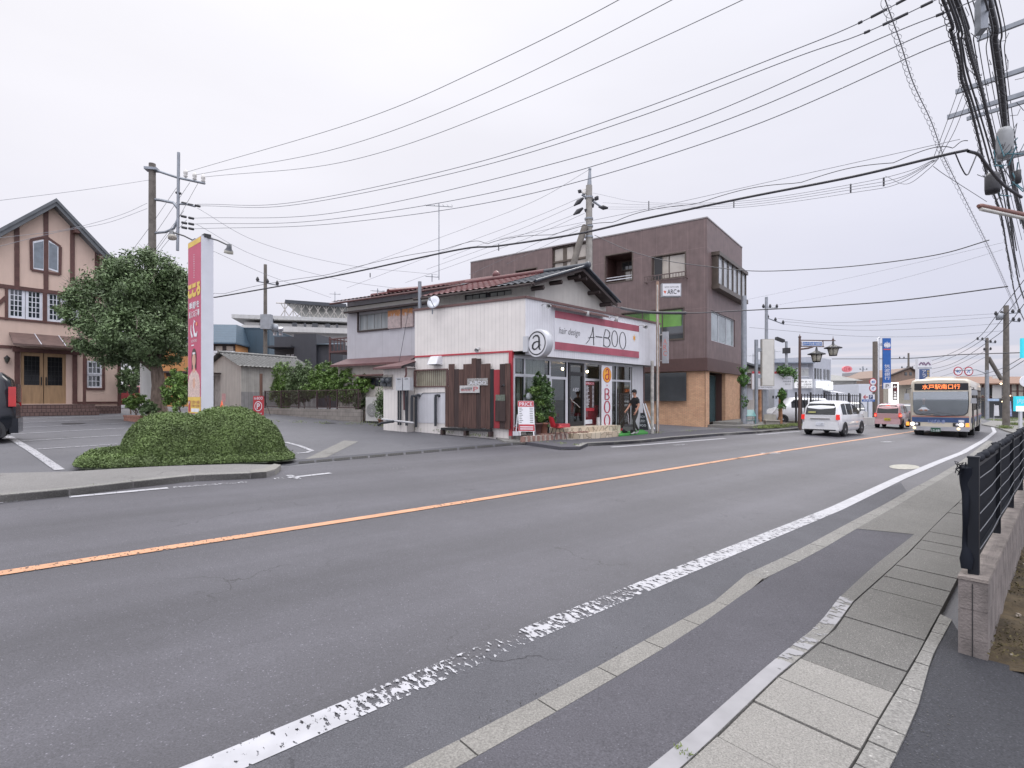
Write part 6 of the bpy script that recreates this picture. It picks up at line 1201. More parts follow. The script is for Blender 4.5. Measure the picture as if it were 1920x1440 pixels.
FO2=Fr(Vector(((430-960)/F*45,45,0)),(1,.1,0));T=bld('blue_hall','plain dark blue walled hall beside the orange cafe',loc=FO2.p(2,0,1))
MB().box(FO2,-.5,FO2.u(505),-8,0,.2,FO2.uv(470,616)[1]).build('wall',siding('blue_wall',tuple(FO2.ex),(.052,.088,.12),pitch=.9,gap=.02,groove=.85,streak=.15),T);MB().box(FO2,FO2.u(458),FO2.u(463),0,.2,FO2.uv(460,642)[1],FO2.uv(460,637)[1]).build('vent_hood',m_wwhite,T);MB().box(FO2,-.55,FO2.u(505)+.05,-8,.05,FO2.uv(470,616)[1],FO2.uv(470,615)[1]+.03).build('parapet_cap',m_blue,T)
FG_=Fr(Vector(((502-960)/F*40.5,40.5,0)),(1,-.06,0));T=bld('charcoal_building','charcoal grey flat-roofed building between the blue hall and the old house',loc=FG_.p(2,0,1));m_ch=siding('charcoal_wall',tuple(FG_.ex),(.05,.052,.062),pitch=.5,gap=.03,groove=.7)
x=lambda u:FG_.u(u);z_=lambda v:FG_.uv(550,v)[1]
MB().box(FG_,x(551),x(593),-6,0,.2,z_(626)).box(FG_,x(502),x(551),-6,-1,.2,z_(628)).box(FG_,x(593),x(640),-6,-.3,.2,z_(646)).build('wall',m_ch,T)
MB().box(FG_,x(500),x(552),-1.2,.6,z_(652),z_(649)).build('eave',m_ch,T);sash(FG_,x(524),x(551),z_(676),z_(661),3,1,T,b=-.95,mf=m_blk,mg=m_wwhite,mw=.06)
mb=MB();mb.add([FG_.p(x(593),.1,z_(646)),FG_.p(x(620),.1,z_(646)),FG_.p(x(620),-3,z_(636)),FG_.p(x(593),-3,z_(636))],[(0,1,2,3)]);mb.build('sheet_roof',m_blue,T)
for k_,u in enumerate((515,526)):
 c=at(u,622,42);one(MB().lathe(c+Vector((0,0,-.3)),[(.14,0),(.14,.35),(.22,.4),(.22,.6),(0,.7)],12),'roof_vent',m_chrome,('left of two shiny roof vents above the charcoal building','right of two shiny roof vents above the charcoal building')[k_],'vent','roof vents',loc=c)
FAp=Fr(Vector(((452-960)/F*62,62,0)),(1,.25,0));T=bld('apartment_block','long pale apartment block with tilted solar panels on its roof, far behind',loc=FAp.p(6,0,1));x=lambda u:FAp.u(u);z_=lambda v:FAp.uv(460,v)[1]
m_pg=M('pale_concrete',(.55,.54,.52),.8,var=.12,scale=.5,streak=.1)
MB().box(FAp,x(458),x(660),-9,-.0,.3,z_(604)).box(FAp,x(458),x(660),0,1.2,z_(622),z_(612)).build('wall',m_pg,T);MB().box(FAp,x(438),x(662),-9.5,.9,z_(599),z_(592)).build('roof_slab',M('roof_slab',(.5,.5,.49),.8),T)
for k_,u in enumerate((487,548,570,585,592,610,630)):MB().box(FAp,x(u),x(u+(9 if k_%2 else 4)),.02,.06,z_(613),z_(602)).build('window',m_dgl,T)
sp=MB();tr=MB();u0_,u1_=x(520),x(650);zz=z_(592)
sp.add([FAp.p(u0_+1,1,zz+1.9),FAp.p(u1_,1,zz+1.7),FAp.p(u1_,-5,zz+1.0),FAp.p(u0_+2,-5,zz+1.),FAp.p(u0_+1,1,zz+1.5),FAp.p(u1_,1,zz+1.3),FAp.p(u1_,-5,zz+.85),FAp.p(u0_+2,-5,zz+.85)],[(0,1,2,3),(7,6,5,4),(0,3,7,4),(1,0,4,5)]);sp.build('solar_panels',M('solar_dark',(.05,.055,.065),.3),T)
for i in range(9):a=u0_+.5+(u1_-u0_-.5)*i/8;tr.tube([FAp.p(a,.8,zz),FAp.p(a+.9,.8,zz+1.5)],.05,5).tube([FAp.p(a+.9,.8,zz),FAp.p(a,.8,zz+1.5)],.05,5).tube([FAp.p(a+.45,.8,zz),FAp.p(a+.45,.8,zz+1.7)],.05,5)
tr.tube([FAp.p(u0_,.8,zz+1.5),FAp.p(u1_,.8,zz+1.5)],.07,5);tr.build('panel_truss',m_pole,T)
FSh=Fr(Vector(((392-960)/F*27.5,27.5,0)),(.28,-.96,0));A0=Vector(((460-960)/F*25.5,25.5,0));A1=Vector(((480-960)/F*27.,27.,0))
Sa=Vector((at(388,0,34.5).x,34.5,0));Sb=Vector((at(452,0,31.5).x,31.5,0));Sc=Vector((at(592,0,36).x,36,0));gat=lambda u,Y:gp(at(u,0,Y).x,Y);FX=Fr(Sa,Sb-Sa);FY=Fr(Sb,Sc-Sb);lx,ly=(Sb-Sa).length,(Sc-Sb).length
T=bld('corrugated_shed','old pale corrugated shed with grey tiled roof across the side lane',loc=gp(Sb.x,Sb.y));m_cor=[siding('shed_gable',tuple(FX.ex),(.42,.40,.37),pitch=.9,gap=.02,groove=.7,streak=.2),siding('shed_corrugated',tuple(FY.ex),(.40,.385,.35),pitch=.12,gap=.3,groove=.88,streak=.3,var=.15)]
zsE=FX.uv(452,685)[1];zsR=FX.uv(415,671)[1]+.15;gsd=gz(Sb.x,Sb.y)
dh=(FX.u(396),FX.u(413),gsd,FX.uv(404,704)[1])
mb=MB();mb.wall(FX,0,lx,gsd-.3,zsE,[dh],depth=.3);mb.poly(FX,[(0,zsE),(lx,zsE),(lx/2,zsR)],0,None);mb.build('gable_wall',m_cor[0],T);MB().wall(FY,0,ly,gsd-.5,zsE,[]).build('side_wall',m_cor[1],T);MB().box(FX,dh[0],dh[1],-.35,-.3,gsd,dh[3]).build('doorway',MATS['dark_interior'],T);MB().box(FX,dh[0]+.35,dh[1],-.12,-.06,gsd,dh[3]).build('door',M('shed_door',(.30,.29,.28),.7,var=.2),T)
MB().box(FX,dh[0]-.3,dh[1]+.15,0,.5,dh[3]+.08,dh[3]+.14).build('door_hood',m_dkw,T);m_gt=M('grey_roof_tile',(.16,.16,.155),.6,var=.3,scale=5)
mb=MB();rd_=(FX.p(lx/2,.3,zsR+.12));back=(Sc-Sb)
for s in(0,1):e0_=FX.p(lx+.3 if s else-.3,.3,zsE-.08);tiles(mb,e0_,back*1.05,rd_-e0_,0,0,pitch=.25)
mb.tube([rd_+Vector((0,0,.06)),rd_+back*1.05+Vector((0,0,.06))],.1,8);mb.build('roof',m_gt,T)
MB().box(FY,.0,ly,.0,.02,gsd-.3,gsd+1.1).build('lower_sheet',siding('grey_sheet',tuple(FY.ex),(.27,.265,.26),pitch=.12,gap=.3,groove=.85,streak=.3,var=.2),T)
c=gat(416,29.5);t=thing('traffic_cone','orange traffic cone standing by the corrugated shed','traffic cone',c);MB().lathe(c,[(.13,.03),(.02,.62),(0,.63)],14).build('cone',M('cone_orange',(.75,.12,.04),.5),t);MB().box(Fr(c,(1,0,0)),-.17,.17,-.17,.17,0,.03).build('base',MATS['cone_orange'],t)
c=gat(437,30);fr=Fr(c,(.95,-.3,0));t=thing('floor_sign','small red and white notice lying low by the shed wall','sign',c);MB().box(fr,-.28,.28,-.03,.0,0,.26).build('panel',m_redp,t);text(fr,'駐車禁止',-.22,.22,.08,.18,.004,m_wwhite,t)
c=gat(420,30.2);one(MB().box(Fr(c,(.95,-.3,0)),-.12,.12,.0,.03,.55,1.0).tube([c,c+Vector((0,0,.6))],.02,6),'post_notice',M('notice_pink',(.5,.3,.3),.5),'little notice on a short post behind the traffic cone','notice')
c=gat(484,27.5);fr=Fr(c,(.93,-.37,0));fr.ez=Vector((-.06,.16,1)).normalized();t=thing('parking_stand','red A-BOO parking stand sign with a white P in a ring','sign',c);w2_=.36;hh_=1.02
MB().box(fr,-w2_,w2_,-.03,0,.0,hh_).build('panel',m_redp,t);text(fr,'A-BOO',-w2_+.06,w2_-.06,hh_-.2,hh_-.05,.006,m_wwhite,t,bold=.01);g=MB();ribbon(g,fr,ell(0,.48,.24,.24),.04,.006);g.build('ring',m_wwhite,t);text(fr,'P',-.1,.11,.33,.63,.006,m_wwhite,t,bold=.02);text(fr,'駐車場',-w2_+.1,w2_-.1,.05,.14,.006,m_wwhite,t)
MB().tube([fr.p(-w2_,0,hh_),fr.p(-w2_,-.45,0)],.012,5).tube([fr.p(w2_,0,hh_),fr.p(w2_,-.45,0)],.012,5).build('back_leg',m_blk,t)
Wa=Vector((at(494,0,29.5).x,29.5,0));Wb=Vector((at(676,0,24.6).x,24.6,0));FW=Fr(Wa,Wb-Wa);lw_=(Wb-Wa).length;m_bw=brick('block_wall_face',tuple(FW.ex),(.27,.245,.225),(.24,.22,.2),(.17,.155,.14),bw=.4,bh=.2,ms=.012)
zw1=FW.uv(676,768)[1];gW=gz(Wb.x,Wb.y);mb=MB();mb.box(FW,0,lw_,-.15,0,gW-.3,zw1);one(mb,'block_wall',m_bw,'low weathered concrete block wall under the brown iron fence and bushes','wall')
t=thing('iron_fence','brown iron bar fence on top of the low block wall','fence',FW.p(lw_/2,-.07,zw1));zf=FW.uv(660,730)[1];m_if=M('fence_brown',(.07,.045,.045),.6);mb=MB();mb.box(FW,0,lw_-.2,-.09,-.05,zf-.04,zf).box(FW,0,lw_-.2,-.09,-.05,zw1+.06,zw1+.1);mb.build('rail',m_if,t);mb=MB()
nb=int(lw_/.11)
for i in range(nb):a=lw_*i/nb;mb.box(FW,a,a+.018,-.08,-.06,zw1+.1,zf-.04)
tag(mb.build('bars',m_if,t),kind='stuff')
for k_ in range(6):a=(lw_-.25)*k_/5;MB().box(FW,a,a+.045,-.1,-.045,zw1,zf+.01).build('post',m_if,t)
one(MB().box(FW,-.5,-.36,-.15,-.05,gz(Wa.x,Wa.y),gz(Wa.x,Wa.y)+2.2),'gate_post',M('old_post',(.16,.09,.07),.8),'dark reddish post left of the bushes at the start of the iron fence','post')
bl=[(525,722,24,34,m_leafl,6500,'yellow-green shrub with brownish twigs at the left end of the iron fence'),(562,715,34,30,m_leaf2,8500,'mixed dark green bush in the left part of the fenced row'),(605,712,36,27,m_leafl,9000,'bright green drooping bush in the middle of the fenced row'),(645,722,28,24,m_leafl,6500,'bright green bush at the right of the fenced row beside the cream house'),(675,720,20,14,m_leafl,3500,'light green branch overhanging the outdoor air conditioner'),(668,750,12,22,m_leaf2,2500,'dark climbing plant hanging over the right end of the iron fence')]
for i,(u,v,rx,rz,m_,n_,lab)in enumerate(bl):
 a=FW.u(u,-.5);c=FW.p(a,-.72,FW.uv(u,v,-.7)[1]);s=c.y/F*1.1;n_=int(n_*1.7);sd=random.Random(i)
 lobes=[(tuple(c+FW.ex*(dx*rx*s)+Vector((0,dy,dz*rz*s))),(rx*s*sd.uniform(.5,.75),.45,rz*s*sd.uniform(.5,.75)))for dx,dy,dz in((0,0,.1),(-.5,.1,-.1),(.5,0,0),(-.2,-.1,-.6),(.3,-.1,-.6),(.1,0,.55),(-.4,0,.4),(.6,0,-.4),(-.7,0,-.5))]
 tree('bush',lab,(c.x,c.y,gW),tuple(c),lobes,n_,.055,m_,'bush','bushes behind the iron fence',trunk=.03,limbs=5,seed=40+i)
c=G(693,780);c=at(700,768,24.4);c.z=gz(c.x,c.y)+.1;fr=Fr(c,(.9,-.45,0));t=thing('air_conditioner','white outdoor air conditioner unit beside the end of the block wall','air conditioner',c);s_=c.y/F
MB().box(fr,-.45,.62,-.3,0,.0,1.1).build('case',M('ac_white',(.46,.45,.43),.5,var=.08),t);MB().disc(fr.p(-.08,.0,.5),fr.ey,.3,.012,28).build('fan_grille',M('ac_grille',(.3,.3,.29),.6),t);MB().box(fr,-.4,.45,-.28,-.02,-.1,0).build('foot',m_blk,t)
g=MB()
for rr_ in(.1,.17,.24,.3):ribbon(g,fr,ell(-.08,.5,rr_,rr_),.012,.016)
g.build('grille_rings',m_blk,t)
c=at(717,790,23.2);c.z=gz(c.x,c.y);t=thing('plant_pot','terracotta pot with a dark shrub at the corner of the cream lean-to','potted plant',c);MB().lathe(c,[(.12,0),(.19,.26),(.2,.26),(.2,.3),(.15,.3),(0,.28)],16).build('pot',MATS['terracotta'],t)
r=np.random.default_rng(9);k=1800;P=r.normal(0,1,(k,3))*np.array([.13,.13,.3])+np.array([c.x,c.y,c.z+.95]);foliage('leaves',m_leaf2,P,np.tile([0,-.3,.5],(k,1)),.05,t)
p=at(247,752,33.5);p.z=gz(p.x,p.y);frc=Fr(p,(-.97,-.2,0),None);frc.ey=Vector((0,0,1)).cross(frc.ex)
car('parked_red_car','dark red car parked far behind between the restaurant and the tree trunk','car',Fr(p+Vector((1.2,.4,0)),frc.ex,frc.ey),4.0,1.65,1.5,[(0,.8),(.1,.98),(.55,1.4),(1.2,1.5),(2.2,1.45),(2.9,1.0),(3.8,.85),(4.0,.6)],.95,(.75,3.2),.31,M('red_car_paint',(.16,.01,.02),.2,coat=.6),pillars=[(.6,1.2),(1.25,2.2)])
p=at(278,740,24.5);one(MB().tube([Vector((p.x,p.y,gz(p.x,p.y))),Vector((p.x,p.y,3.4))],.32,14),'concrete_column',m_pg,'smooth grey concrete column just left of the round tree trunk','column')
# ================================================================== things in front of the salon
def Gz(u,v,dz=.08):p=G(u,v,dz);return p
tag(MB().box(FS,.3,FS.u(1046,.6),.6,.78,0,.24).build('bed_footing',m_oldconc),kind='structure');m_stone=flag('crazy_stone',(.62,.54,.42),(.46,.37,.27));ZB=.40
def bed(u,b=.15):p=FS.p(FS.u(u,b),b,ZB);return p
bs_=FS.u(966,.6);tag(MB().box(FS,.02,FS.u(1046,.6),B-.02,.6,0,ZB).build('raised_bed',m_oldconc),kind='structure')
s0,s1=FS.u(1046,-.1),FS.u(1146,-.1);zs1=FS.uv(1080,798,-.45)[1];zg_=gS+.0
t=thing('stone_steps','two cream stone-clad steps up to the glass door of the salon','steps',FS.p((s0+s1)/2,.1,.1))
MB().box(FS,s0,s1,B-.02,.35,0.0,zs1-.02,taper=0).build('upper_step',m_stone,t);MB().box(FS,FS.u(1085,.8),FS.u(1158,.8),.35,.85,0,zs1-.2).build('lower_step',m_stone,t)
bb=-.15;t=thing('vertical_signboard','tall white board with an orange disc and red letters standing by the door','sign',FS.p(FS.u(1138,bb),bb,.5));x0,x1=FS.u(1128.5,bb),FS.u(1147.5,bb);z0,z1=FS.uv(1138,800.5,bb)[1],FS.uv(1138,685.5,bb)[1]
MB().box(FS,x0,x1,bb-.04,bb,z0,z1).build('panel',m_sgw,t);cx=(x0+x1)/2;wd=x1-x0;zr_=lambda y:FS.uv(1138,640+y/6,bb)[1]
m_or=M('orange_disc',(.80,.36,.03),.45);m_crim=M('crimson_letter',(.40,.02,.05),.45)
MB().poly(FS,ell(cx,zr_(378),wd*.42,(zr_(290)-zr_(465))/2,n=30)[:-1],bb,bb+.006).build('disc',m_or,t)
g=MB();ribbon(g,FS,ell(cx,zr_(378),wd*.40,(zr_(290)-zr_(465))/2*.95),.018,bb+.009);g.build('ring',m_crim,t)
def bl_(pts,w_):g=MB();ribbon(g,FS,[(cx+x*wd,zr_(y))for x,y in pts],[q_*1.5 for q_ in w_]if isinstance(w_,list)else w_*1.5,bb+.01);g.build('letter',m_crim,t)
bl_([(-.12,345),(-.08,320),(.03,312),(.13,325),(.17,360),(.17,420),(.24,438)],[.03,.035,.04,.045,.05,.05,.02]);bl_([(.16,372),(.0,370),(-.15,385),(-.17,415),(-.05,432),(.08,425),(.16,400)],[.02,.03,.04,.045,.04,.03,.03])
MB().poly(FS,[(cx,zr_(485)),(cx+.03,zr_(495)),(cx,zr_(505)),(cx-.03,zr_(495))],bb,bb+.008).build('dot',m_crim,t)
bl_([(-.2,535),(-.2,655)],.045);bl_([(-.2,533),(.05,535),(.18,555),(.16,580),(0,592),(-.2,594)],[.02,.03,.05,.05,.03,.02]);bl_([(-.05,594),(.15,605),(.22,630),(.1,652),(-.2,656)],[.02,.04,.055,.03,.02])
for y in(738,890):bl_([(x/wd,0)for x in()]or[(.26*math.cos(R(k_*15)),y+66*math.sin(R(k_*15)))for k_ in range(25)],[.022+.03*abs(math.cos(R(k_*15)))for k_ in range(25)])
MB().box(FS,x0-.22,x0-.06,bb-.1,bb-.04,z0+.05,z0+.4).build('bracket',M('bracket_white',(.5,.5,.5),.4),t)
p=bed(988,.3);fr=Fr(p,(.985,-.17,0));fr.ez=Vector((-.03,.22,1)).normalized();t=thing('price_board','white standing PRICE board with red header and footer left of the shrub','sign board',p);w2_,hh_=.27,1.18
MB().box(fr,-w2_,w2_,-.03,0,.14,hh_).box(fr,-w2_+.02,-w2_+.06,-.03,0,0,.14).box(fr,w2_-.06,w2_-.02,-.03,0,0,.14).build('panel',m_sgw,t);MB().box(fr,-w2_+.005,w2_-.005,0,.004,hh_-.2,hh_-.01).build('header',m_redp,t);text(fr,'PRICE',-w2_+.05,w2_-.05,hh_-.17,hh_-.05,.008,m_wwhite,t)
MB().box(fr,-w2_+.005,w2_-.005,0,.004,.16,.38).build('footer',m_redp,t);g=MB()
for i in range(9):g.box(fr,-w2_+.04,-w2_+.04+(.07,.12,.09)[i%3],0,.004,.44+i*.06,.462+i*.06).box(fr,w2_-.15,w2_-.04,0,.004,.44+i*.06,.462+i*.06)
tag(g.build('price_rows',m_inkg,t));g=MB();g.box(fr,-w2_+.05,w2_-.05,.004,.006,.28,.31).box(fr,-w2_+.05,w2_-.05,.004,.006,.21,.24);g.build('footer_rows',m_wwhite,t)
MB().tube([fr.p(-w2_+.04,-.03,hh_-.1),fr.p(-w2_+.04,-.5,.0)],.012,5).tube([fr.p(w2_-.04,-.03,hh_-.1),fr.p(w2_-.04,-.5,0)],.012,5).build('back_leg',m_alu,t)
p=bed(977,.0);fr=Fr(p,(.95,-.3,0));fr.ez=Vector((.12,.15,1)).normalized();one(MB().box(fr,-.12,.16,-.02,.0,.0,.95).box(fr,-.18,.2,.0,.012,.5,.85),'leaning_board',M('old_board',(.28,.27,.25),.7,var=.3,scale=8),'grey old board leaning behind the standing PRICE board','board')
p=bed(971,-.2);t=thing('bucket','small dark red bucket behind the PRICE board','bucket',p);MB().lathe(p,[(.1,0),(.14,.26),(.145,.26),(.13,.24),(0,.22)],14).build('shell',m_redp,t);MB().tube([p+Vector((-.14,0,.26)),p+Vector((0,0,.42)),p+Vector((.14,0,.26))],.008,5).build('handle',m_alu,t)
one(MB().tube([bed(967,.0),bed(967,.0)+Vector((.06,.05,.7))],.02,6).box(Fr(bed(967,.0),(1,0,0)),-.1,.1,-.05,.05,0,.14),'broom',m_alu,'white handled broom head standing at the white corner post','broom')
c=FS.p(FS.u(1015,.0),.0,0);c.z=ZB;s=c.y/F;wq=lambda u,v,d=0.:tuple(at(u,v,c.y+d))
lb_=[(wq(1014,720),(.3,.28,.35)),(wq(1010,735),(.42,.3,.4)),(wq(1023,745),(.36,.3,.4)),(wq(1003,750),(.3,.25,.28)),(wq(1018,765),(.42,.32,.42)),(wq(1022,785),(.36,.3,.35)),(wq(1008,783),(.26,.25,.3)),(wq(1025,735),(.25,.25,.3)),(wq(1009,709),(.16,.16,.22)),(wq(990,742),(.26,.12,.1))]
tree('potted_shrub','tall leafy potted shrub in front of the salon window beside the red chair',(c.x,c.y,ZB+.3),wq(1014,750),lb_,14000,.045,M('shrub_leaf',(.085,.15,.05),.45,var=.5,scale=3,isl=.55),'potted plant',trunk=.04,limbs=8,seed=71,inner=.3)
tree('potted_shrub','bunches of yellow-green leaves on the left side of the tall potted shrub',(c.x-.2,c.y-.3,ZB+.3),wq(1003,752,-.3),[(wq(1003,733,-.3),(.22,.2,.16)),(wq(1011,755,-.3),(.2,.2,.14)),(wq(1008,783,-.3),(.2,.2,.18))],2600,.045,m_leafl,'potted plant',trunk=.02,limbs=3,seed=72)
for k_,(u,v,r_)in enumerate(((1006,806,.2),(1019,807,.17))):
 p=bed(u,.1);one(MB().lathe(p,[(r_*.7,0),(r_,.34),(r_*1.08,.34),(r_*1.08,.4),(r_*.9,.4),(0,.36)],16),'plant_pot',(M('pot_dark',(.12,.06,.055),.6),MATS['terracotta'])[k_],('dark reddish pot under the tall shrub, the one nearer the PRICE board','terracotta pot under the tall shrub, the one nearer the red chair')[k_],'pot')
one(MB().lathe(at(993,750,18.6),[(0,0),(.12,.02),(.14,.12),(.1,.24),(0,.26)],12),'glass_lantern',M('misty_glass',(.4,.43,.44),.1),'pale glass globe ornament above the PRICE board','ornament')
one(MB().box(FS,FS.u(1040,-.3),FS.u(1062,-.3),-.4,-.1,ZB,ZB+.3,taper=.02),'red_box',m_redp,'dark red box on the ground behind the red chair','box')
fr=FS;t=thing('tile_edging','row of small reddish and cream paving tiles edging the bed by the shrub','edging',Gz(1010,815));mt=[M('tile_red',(.27,.16,.13),.8,var=.3,scale=9),M('tile_cream',(.36,.30,.26),.8,var=.3,scale=9)]
random.seed(11)
for i in range(20):a=FS.u(977,.65)+i*.115;MB().box(FS,a,a+.1,(.61),.74,.24,ZB+.02+random.uniform(-.015,.01),taper=.006).build('tile',mt[i%2],t)
mb=MB()
for i in range(70):p=FS.p(random.uniform(.35,2.7),random.uniform(.1,.58),ZB+.01);f_=Fr(p,(math.cos(i),math.sin(i),0),None,(random.uniform(-.3,.3),random.uniform(-.3,.3),1));mb.box(f_,-.05,.05,-.04,.04,-.02,.02)
tag(mb.build('tile_rubble',mt[0]),'loose reddish tile pieces scattered in the bed under the shrub','rubble',kind='stuff')
p=FS.p(FS.u(1046,.72),.72,0);p.z=gz(p.x,p.y)+.1;t=thing('red_chair','red plastic shell chair with black legs at the foot of the stone steps','chair',p)
fr=Fr(p,(.93,.36,0),(.36,-.93,0))
V=[];nu,nv_=9,9
def shell(s_,t_):
 w_=(t_-.5)*2
 if s_<.5:q=s_*2;x=.24-q*.46;zz=.43-.05*math.sin(q*math.pi)+.03*w_*w_;ww=.23
 else:q=(s_-.5)*2;x=-.22-.10*q+.06*w_*w_;zz=.40+q*.40-.04*w_*w_*q;ww=.23-.05*q*q
 return fr.p(x,w_*ww,zz)
V=[shell(i/nu,j/nv_)for i in range(nu+1)for j in range(nv_+1)];m_rc=M('red_shell',(.50,.03,.045),.3,spec=.6);mb=MB();m_=nv_+1
fs=[(i*m_+j,i*m_+j+1,(i+1)*m_+j+1,(i+1)*m_+j)for i in range(nu)for j in range(nv_)];mb.add(V,fs,0,True);mb.add([q-Vector((0,0,.014))for q in V],[f[::-1]for f in fs],0,True);mb.build('seat_shell',m_rc,t)
for sx in(-1,1):
 for sy in(-1,1):MB().tube([fr.p(sx*.12,sy*.13,.39),fr.p(sx*.24,sy*.21,.0)],.012,6).build('leg',m_blk,t)
x0,x1=FS.u(1161,-.2),FS.u(1181,-.2);z0,z1=FS.uv(1170,800,-.2)[1],FS.uv(1170,738,-.2)[1];t=thing('lattice_panel','dark diamond lattice panel standing in front of the right shop window','trellis',FS.p((x0+x1)/2,-.2,z0));mb=MB();W_,H_=x1-x0,z1-z0
def clipd(c,s):
 pts=[]
 for x in np.linspace(0,W_,30):
  y=c+s*x
  if 0<=y<=H_:pts.append((x,y))
 return(pts[0],pts[-1])if len(pts)>1 else None
for k_ in np.arange(-3,5,.16):
 for s,b_ in((1.1,-.2),(-1.1,-.185)):
  r=clipd(k_,s)
  if r and math.dist(*r)>.08:ribbon(mb,FS,[(x0+r[0][0],z0+r[0][1]),(x0+r[1][0],z0+r[1][1])],.025,b_)
mb.build('slats',M('lattice_brown',(.04,.025,.02),.7),t);MB().box(FS,x0,x0+.03,-.22,-.17,z0,z1).box(FS,x1-.03,x1,-.22,-.17,z0,z1).box(FS,x0,x1,-.215,-.175,z1-.03,z1).build('frame',MATS['lattice_brown'],t)
p0_,p1_,p2_,p3_=[G(u,v,.11).xy for u,v in((1157,809),(1205,806),(1215,811),(1160,817))];slab('doormat',[p0_,p1_,p2_,p3_],.125,M('green_turf',(.05,.25,.05),.9,var=.25,scale=12,bump=1,bscale=200),bottom=.05,label='bright green artificial turf mat under the walking man',cat='mat')
p=Gz(1205,806,.11);fr=Fr(p,(.9,-.43,0));fr.ez=Vector((-.1,.2,1)).normalized();t=thing('chalkboard','small black chalkboard with white writing behind the walking man','sign board',p);MB().box(fr,-.2,.25,-.03,0,0,.78).build('panel',M('chalk_black',(.03,.032,.04),.6),t)
for i,tx in enumerate(('LUNCH','CURRY','900')):text(fr,tx,-.14,.18,.55-i*.2,.66-i*.2,.005,m_wwhite,t)
for k_,(ua_,ub_)in enumerate(((1207.5,1219),(1208.5,1223))):
 p=FS.uv(ua_,757,-.2);q_=FS.uv(ub_,805,.3);A_=FS.p(p[0],-.25+k_*.08,p[1]);B_=FS.p(q_[0],.3+k_*.1,q_[1]);one(MB().tube([A_,B_],[.045,.045],4),'leaning_plank',m_alu,('left of two white planks leaning on the end of the salon','right of two white planks leaning on the end of the salon')[k_],'plank','white planks leaning on the salon')
p=Gz(1180,812,.12);fr=Fr(p,(.9,-.43,0));t=thing('push_mower','low dark wheeled tool with an upright handle held by the walking man','hand tool',p);MB().box(fr,-.26,.22,-.16,.16,.08,.26,taper=.03).build('body',M('tool_grey',(.10,.105,.10),.5),t)
for sx in(-.18,.15):
 for sy in(-.17,.17):MB().lathe(fr.p(sx,sy,.08),[(0,-.02),(.08,-.02),(.08,.02),(0,.02)],12,axis=tuple(fr.ey)).build('wheel',m_tyre,t)
hand=at(1177,777,p.y+.02);MB().tube([fr.p(.0,0,.24),hand+Vector((.01,0,-.02)),hand+Vector((-.01,0,.05))],.014,6).build('handle',m_chrome,t)
MB().box(fr,-.2,.2,-.12,.12,.26,.36,taper=.04).build('basket',m_blk,t)
# ================================================================== people
def skin_body(name,joints,edges,mats,classify,parent,lv=2):
 """one continuous skinned surface, its faces coloured skin / cloth by where they are"""
 o0=OFF[parent.name];me=bpy.data.meshes.new(name);ks=list(joints);me.from_pydata([tuple(Vector(joints[k][0])-o0)for k in ks],[(ks.index(a),ks.index(b))for a,b in edges],[])
 ob=bpy.data.objects.new(name,me);COL.objects.link(ob);sk=ob.modifiers.new('s','SKIN');sk.use_smooth_shade=True
 for i,k in enumerate(ks):
  r=joints[k][1];r=(r,r)if isinstance(r,(int,float))else r;me.skin_vertices[0].data[i].radius=r;me.skin_vertices[0].data[i].use_root=(k=='pelvis')
 sb=ob.modifiers.new('d','SUBSURF');sb.levels=lv;sb.render_levels=lv;bpy.context.view_layer.update();dg=bpy.context.evaluated_depsgraph_get();m2=bpy.data.meshes.new_from_object(ob.evaluated_get(dg));bpy.data.objects.remove(ob)
 m2.materials.clear()
 for m in mats:m2.materials.append(m)
 seg=[(Vector(joints[a][0]),Vector(joints[b][0]),a,b)for a,b in edges]
 for pl in m2.polygons:
  c=Vector(pl.center)+o0;best=min(seg,key=lambda q_:(c-(q_[0]+(q_[1]-q_[0])*max(0,min(1,(c-q_[0]).dot(q_[1]-q_[0])/max((q_[1]-q_[0]).length_squared,1e-9))))).length)
  k=max(0,min(1,(c-best[0]).dot(best[1]-best[0])/max((best[1]-best[0]).length_squared,1e-9)));pl.material_index=classify(best[2],best[3],k,c);pl.use_smooth=True
 o=bpy.data.objects.new(name,m2);COL.objects.link(o);o.parent=parent;OFF[o.name]=o0;return o
m_skin=M('skin',(.42,.22,.15),.55,var=.06);m_tee=M('black_shirt',(.012,.012,.015),.85);m_pants=M('dark_trousers',(.035,.035,.03),.9,var=.2);m_shoe=M('grey_shoe',(.30,.31,.30),.6);m_hair=M('dark_hair',(.02,.018,.016),.7)
pg=G(1191,814.5,.11);fx=Vector((-.90,-.43,0)).normalized();FPn=Fr(pg,tuple(fx),tuple(Vector((0,0,1)).cross(fx)))
q=lambda a,b,c:FPn.p(a,b,c)
t=thing('person','man in black cap and T-shirt walking left past the salon, hand on a handle','person',pg);k=1.0
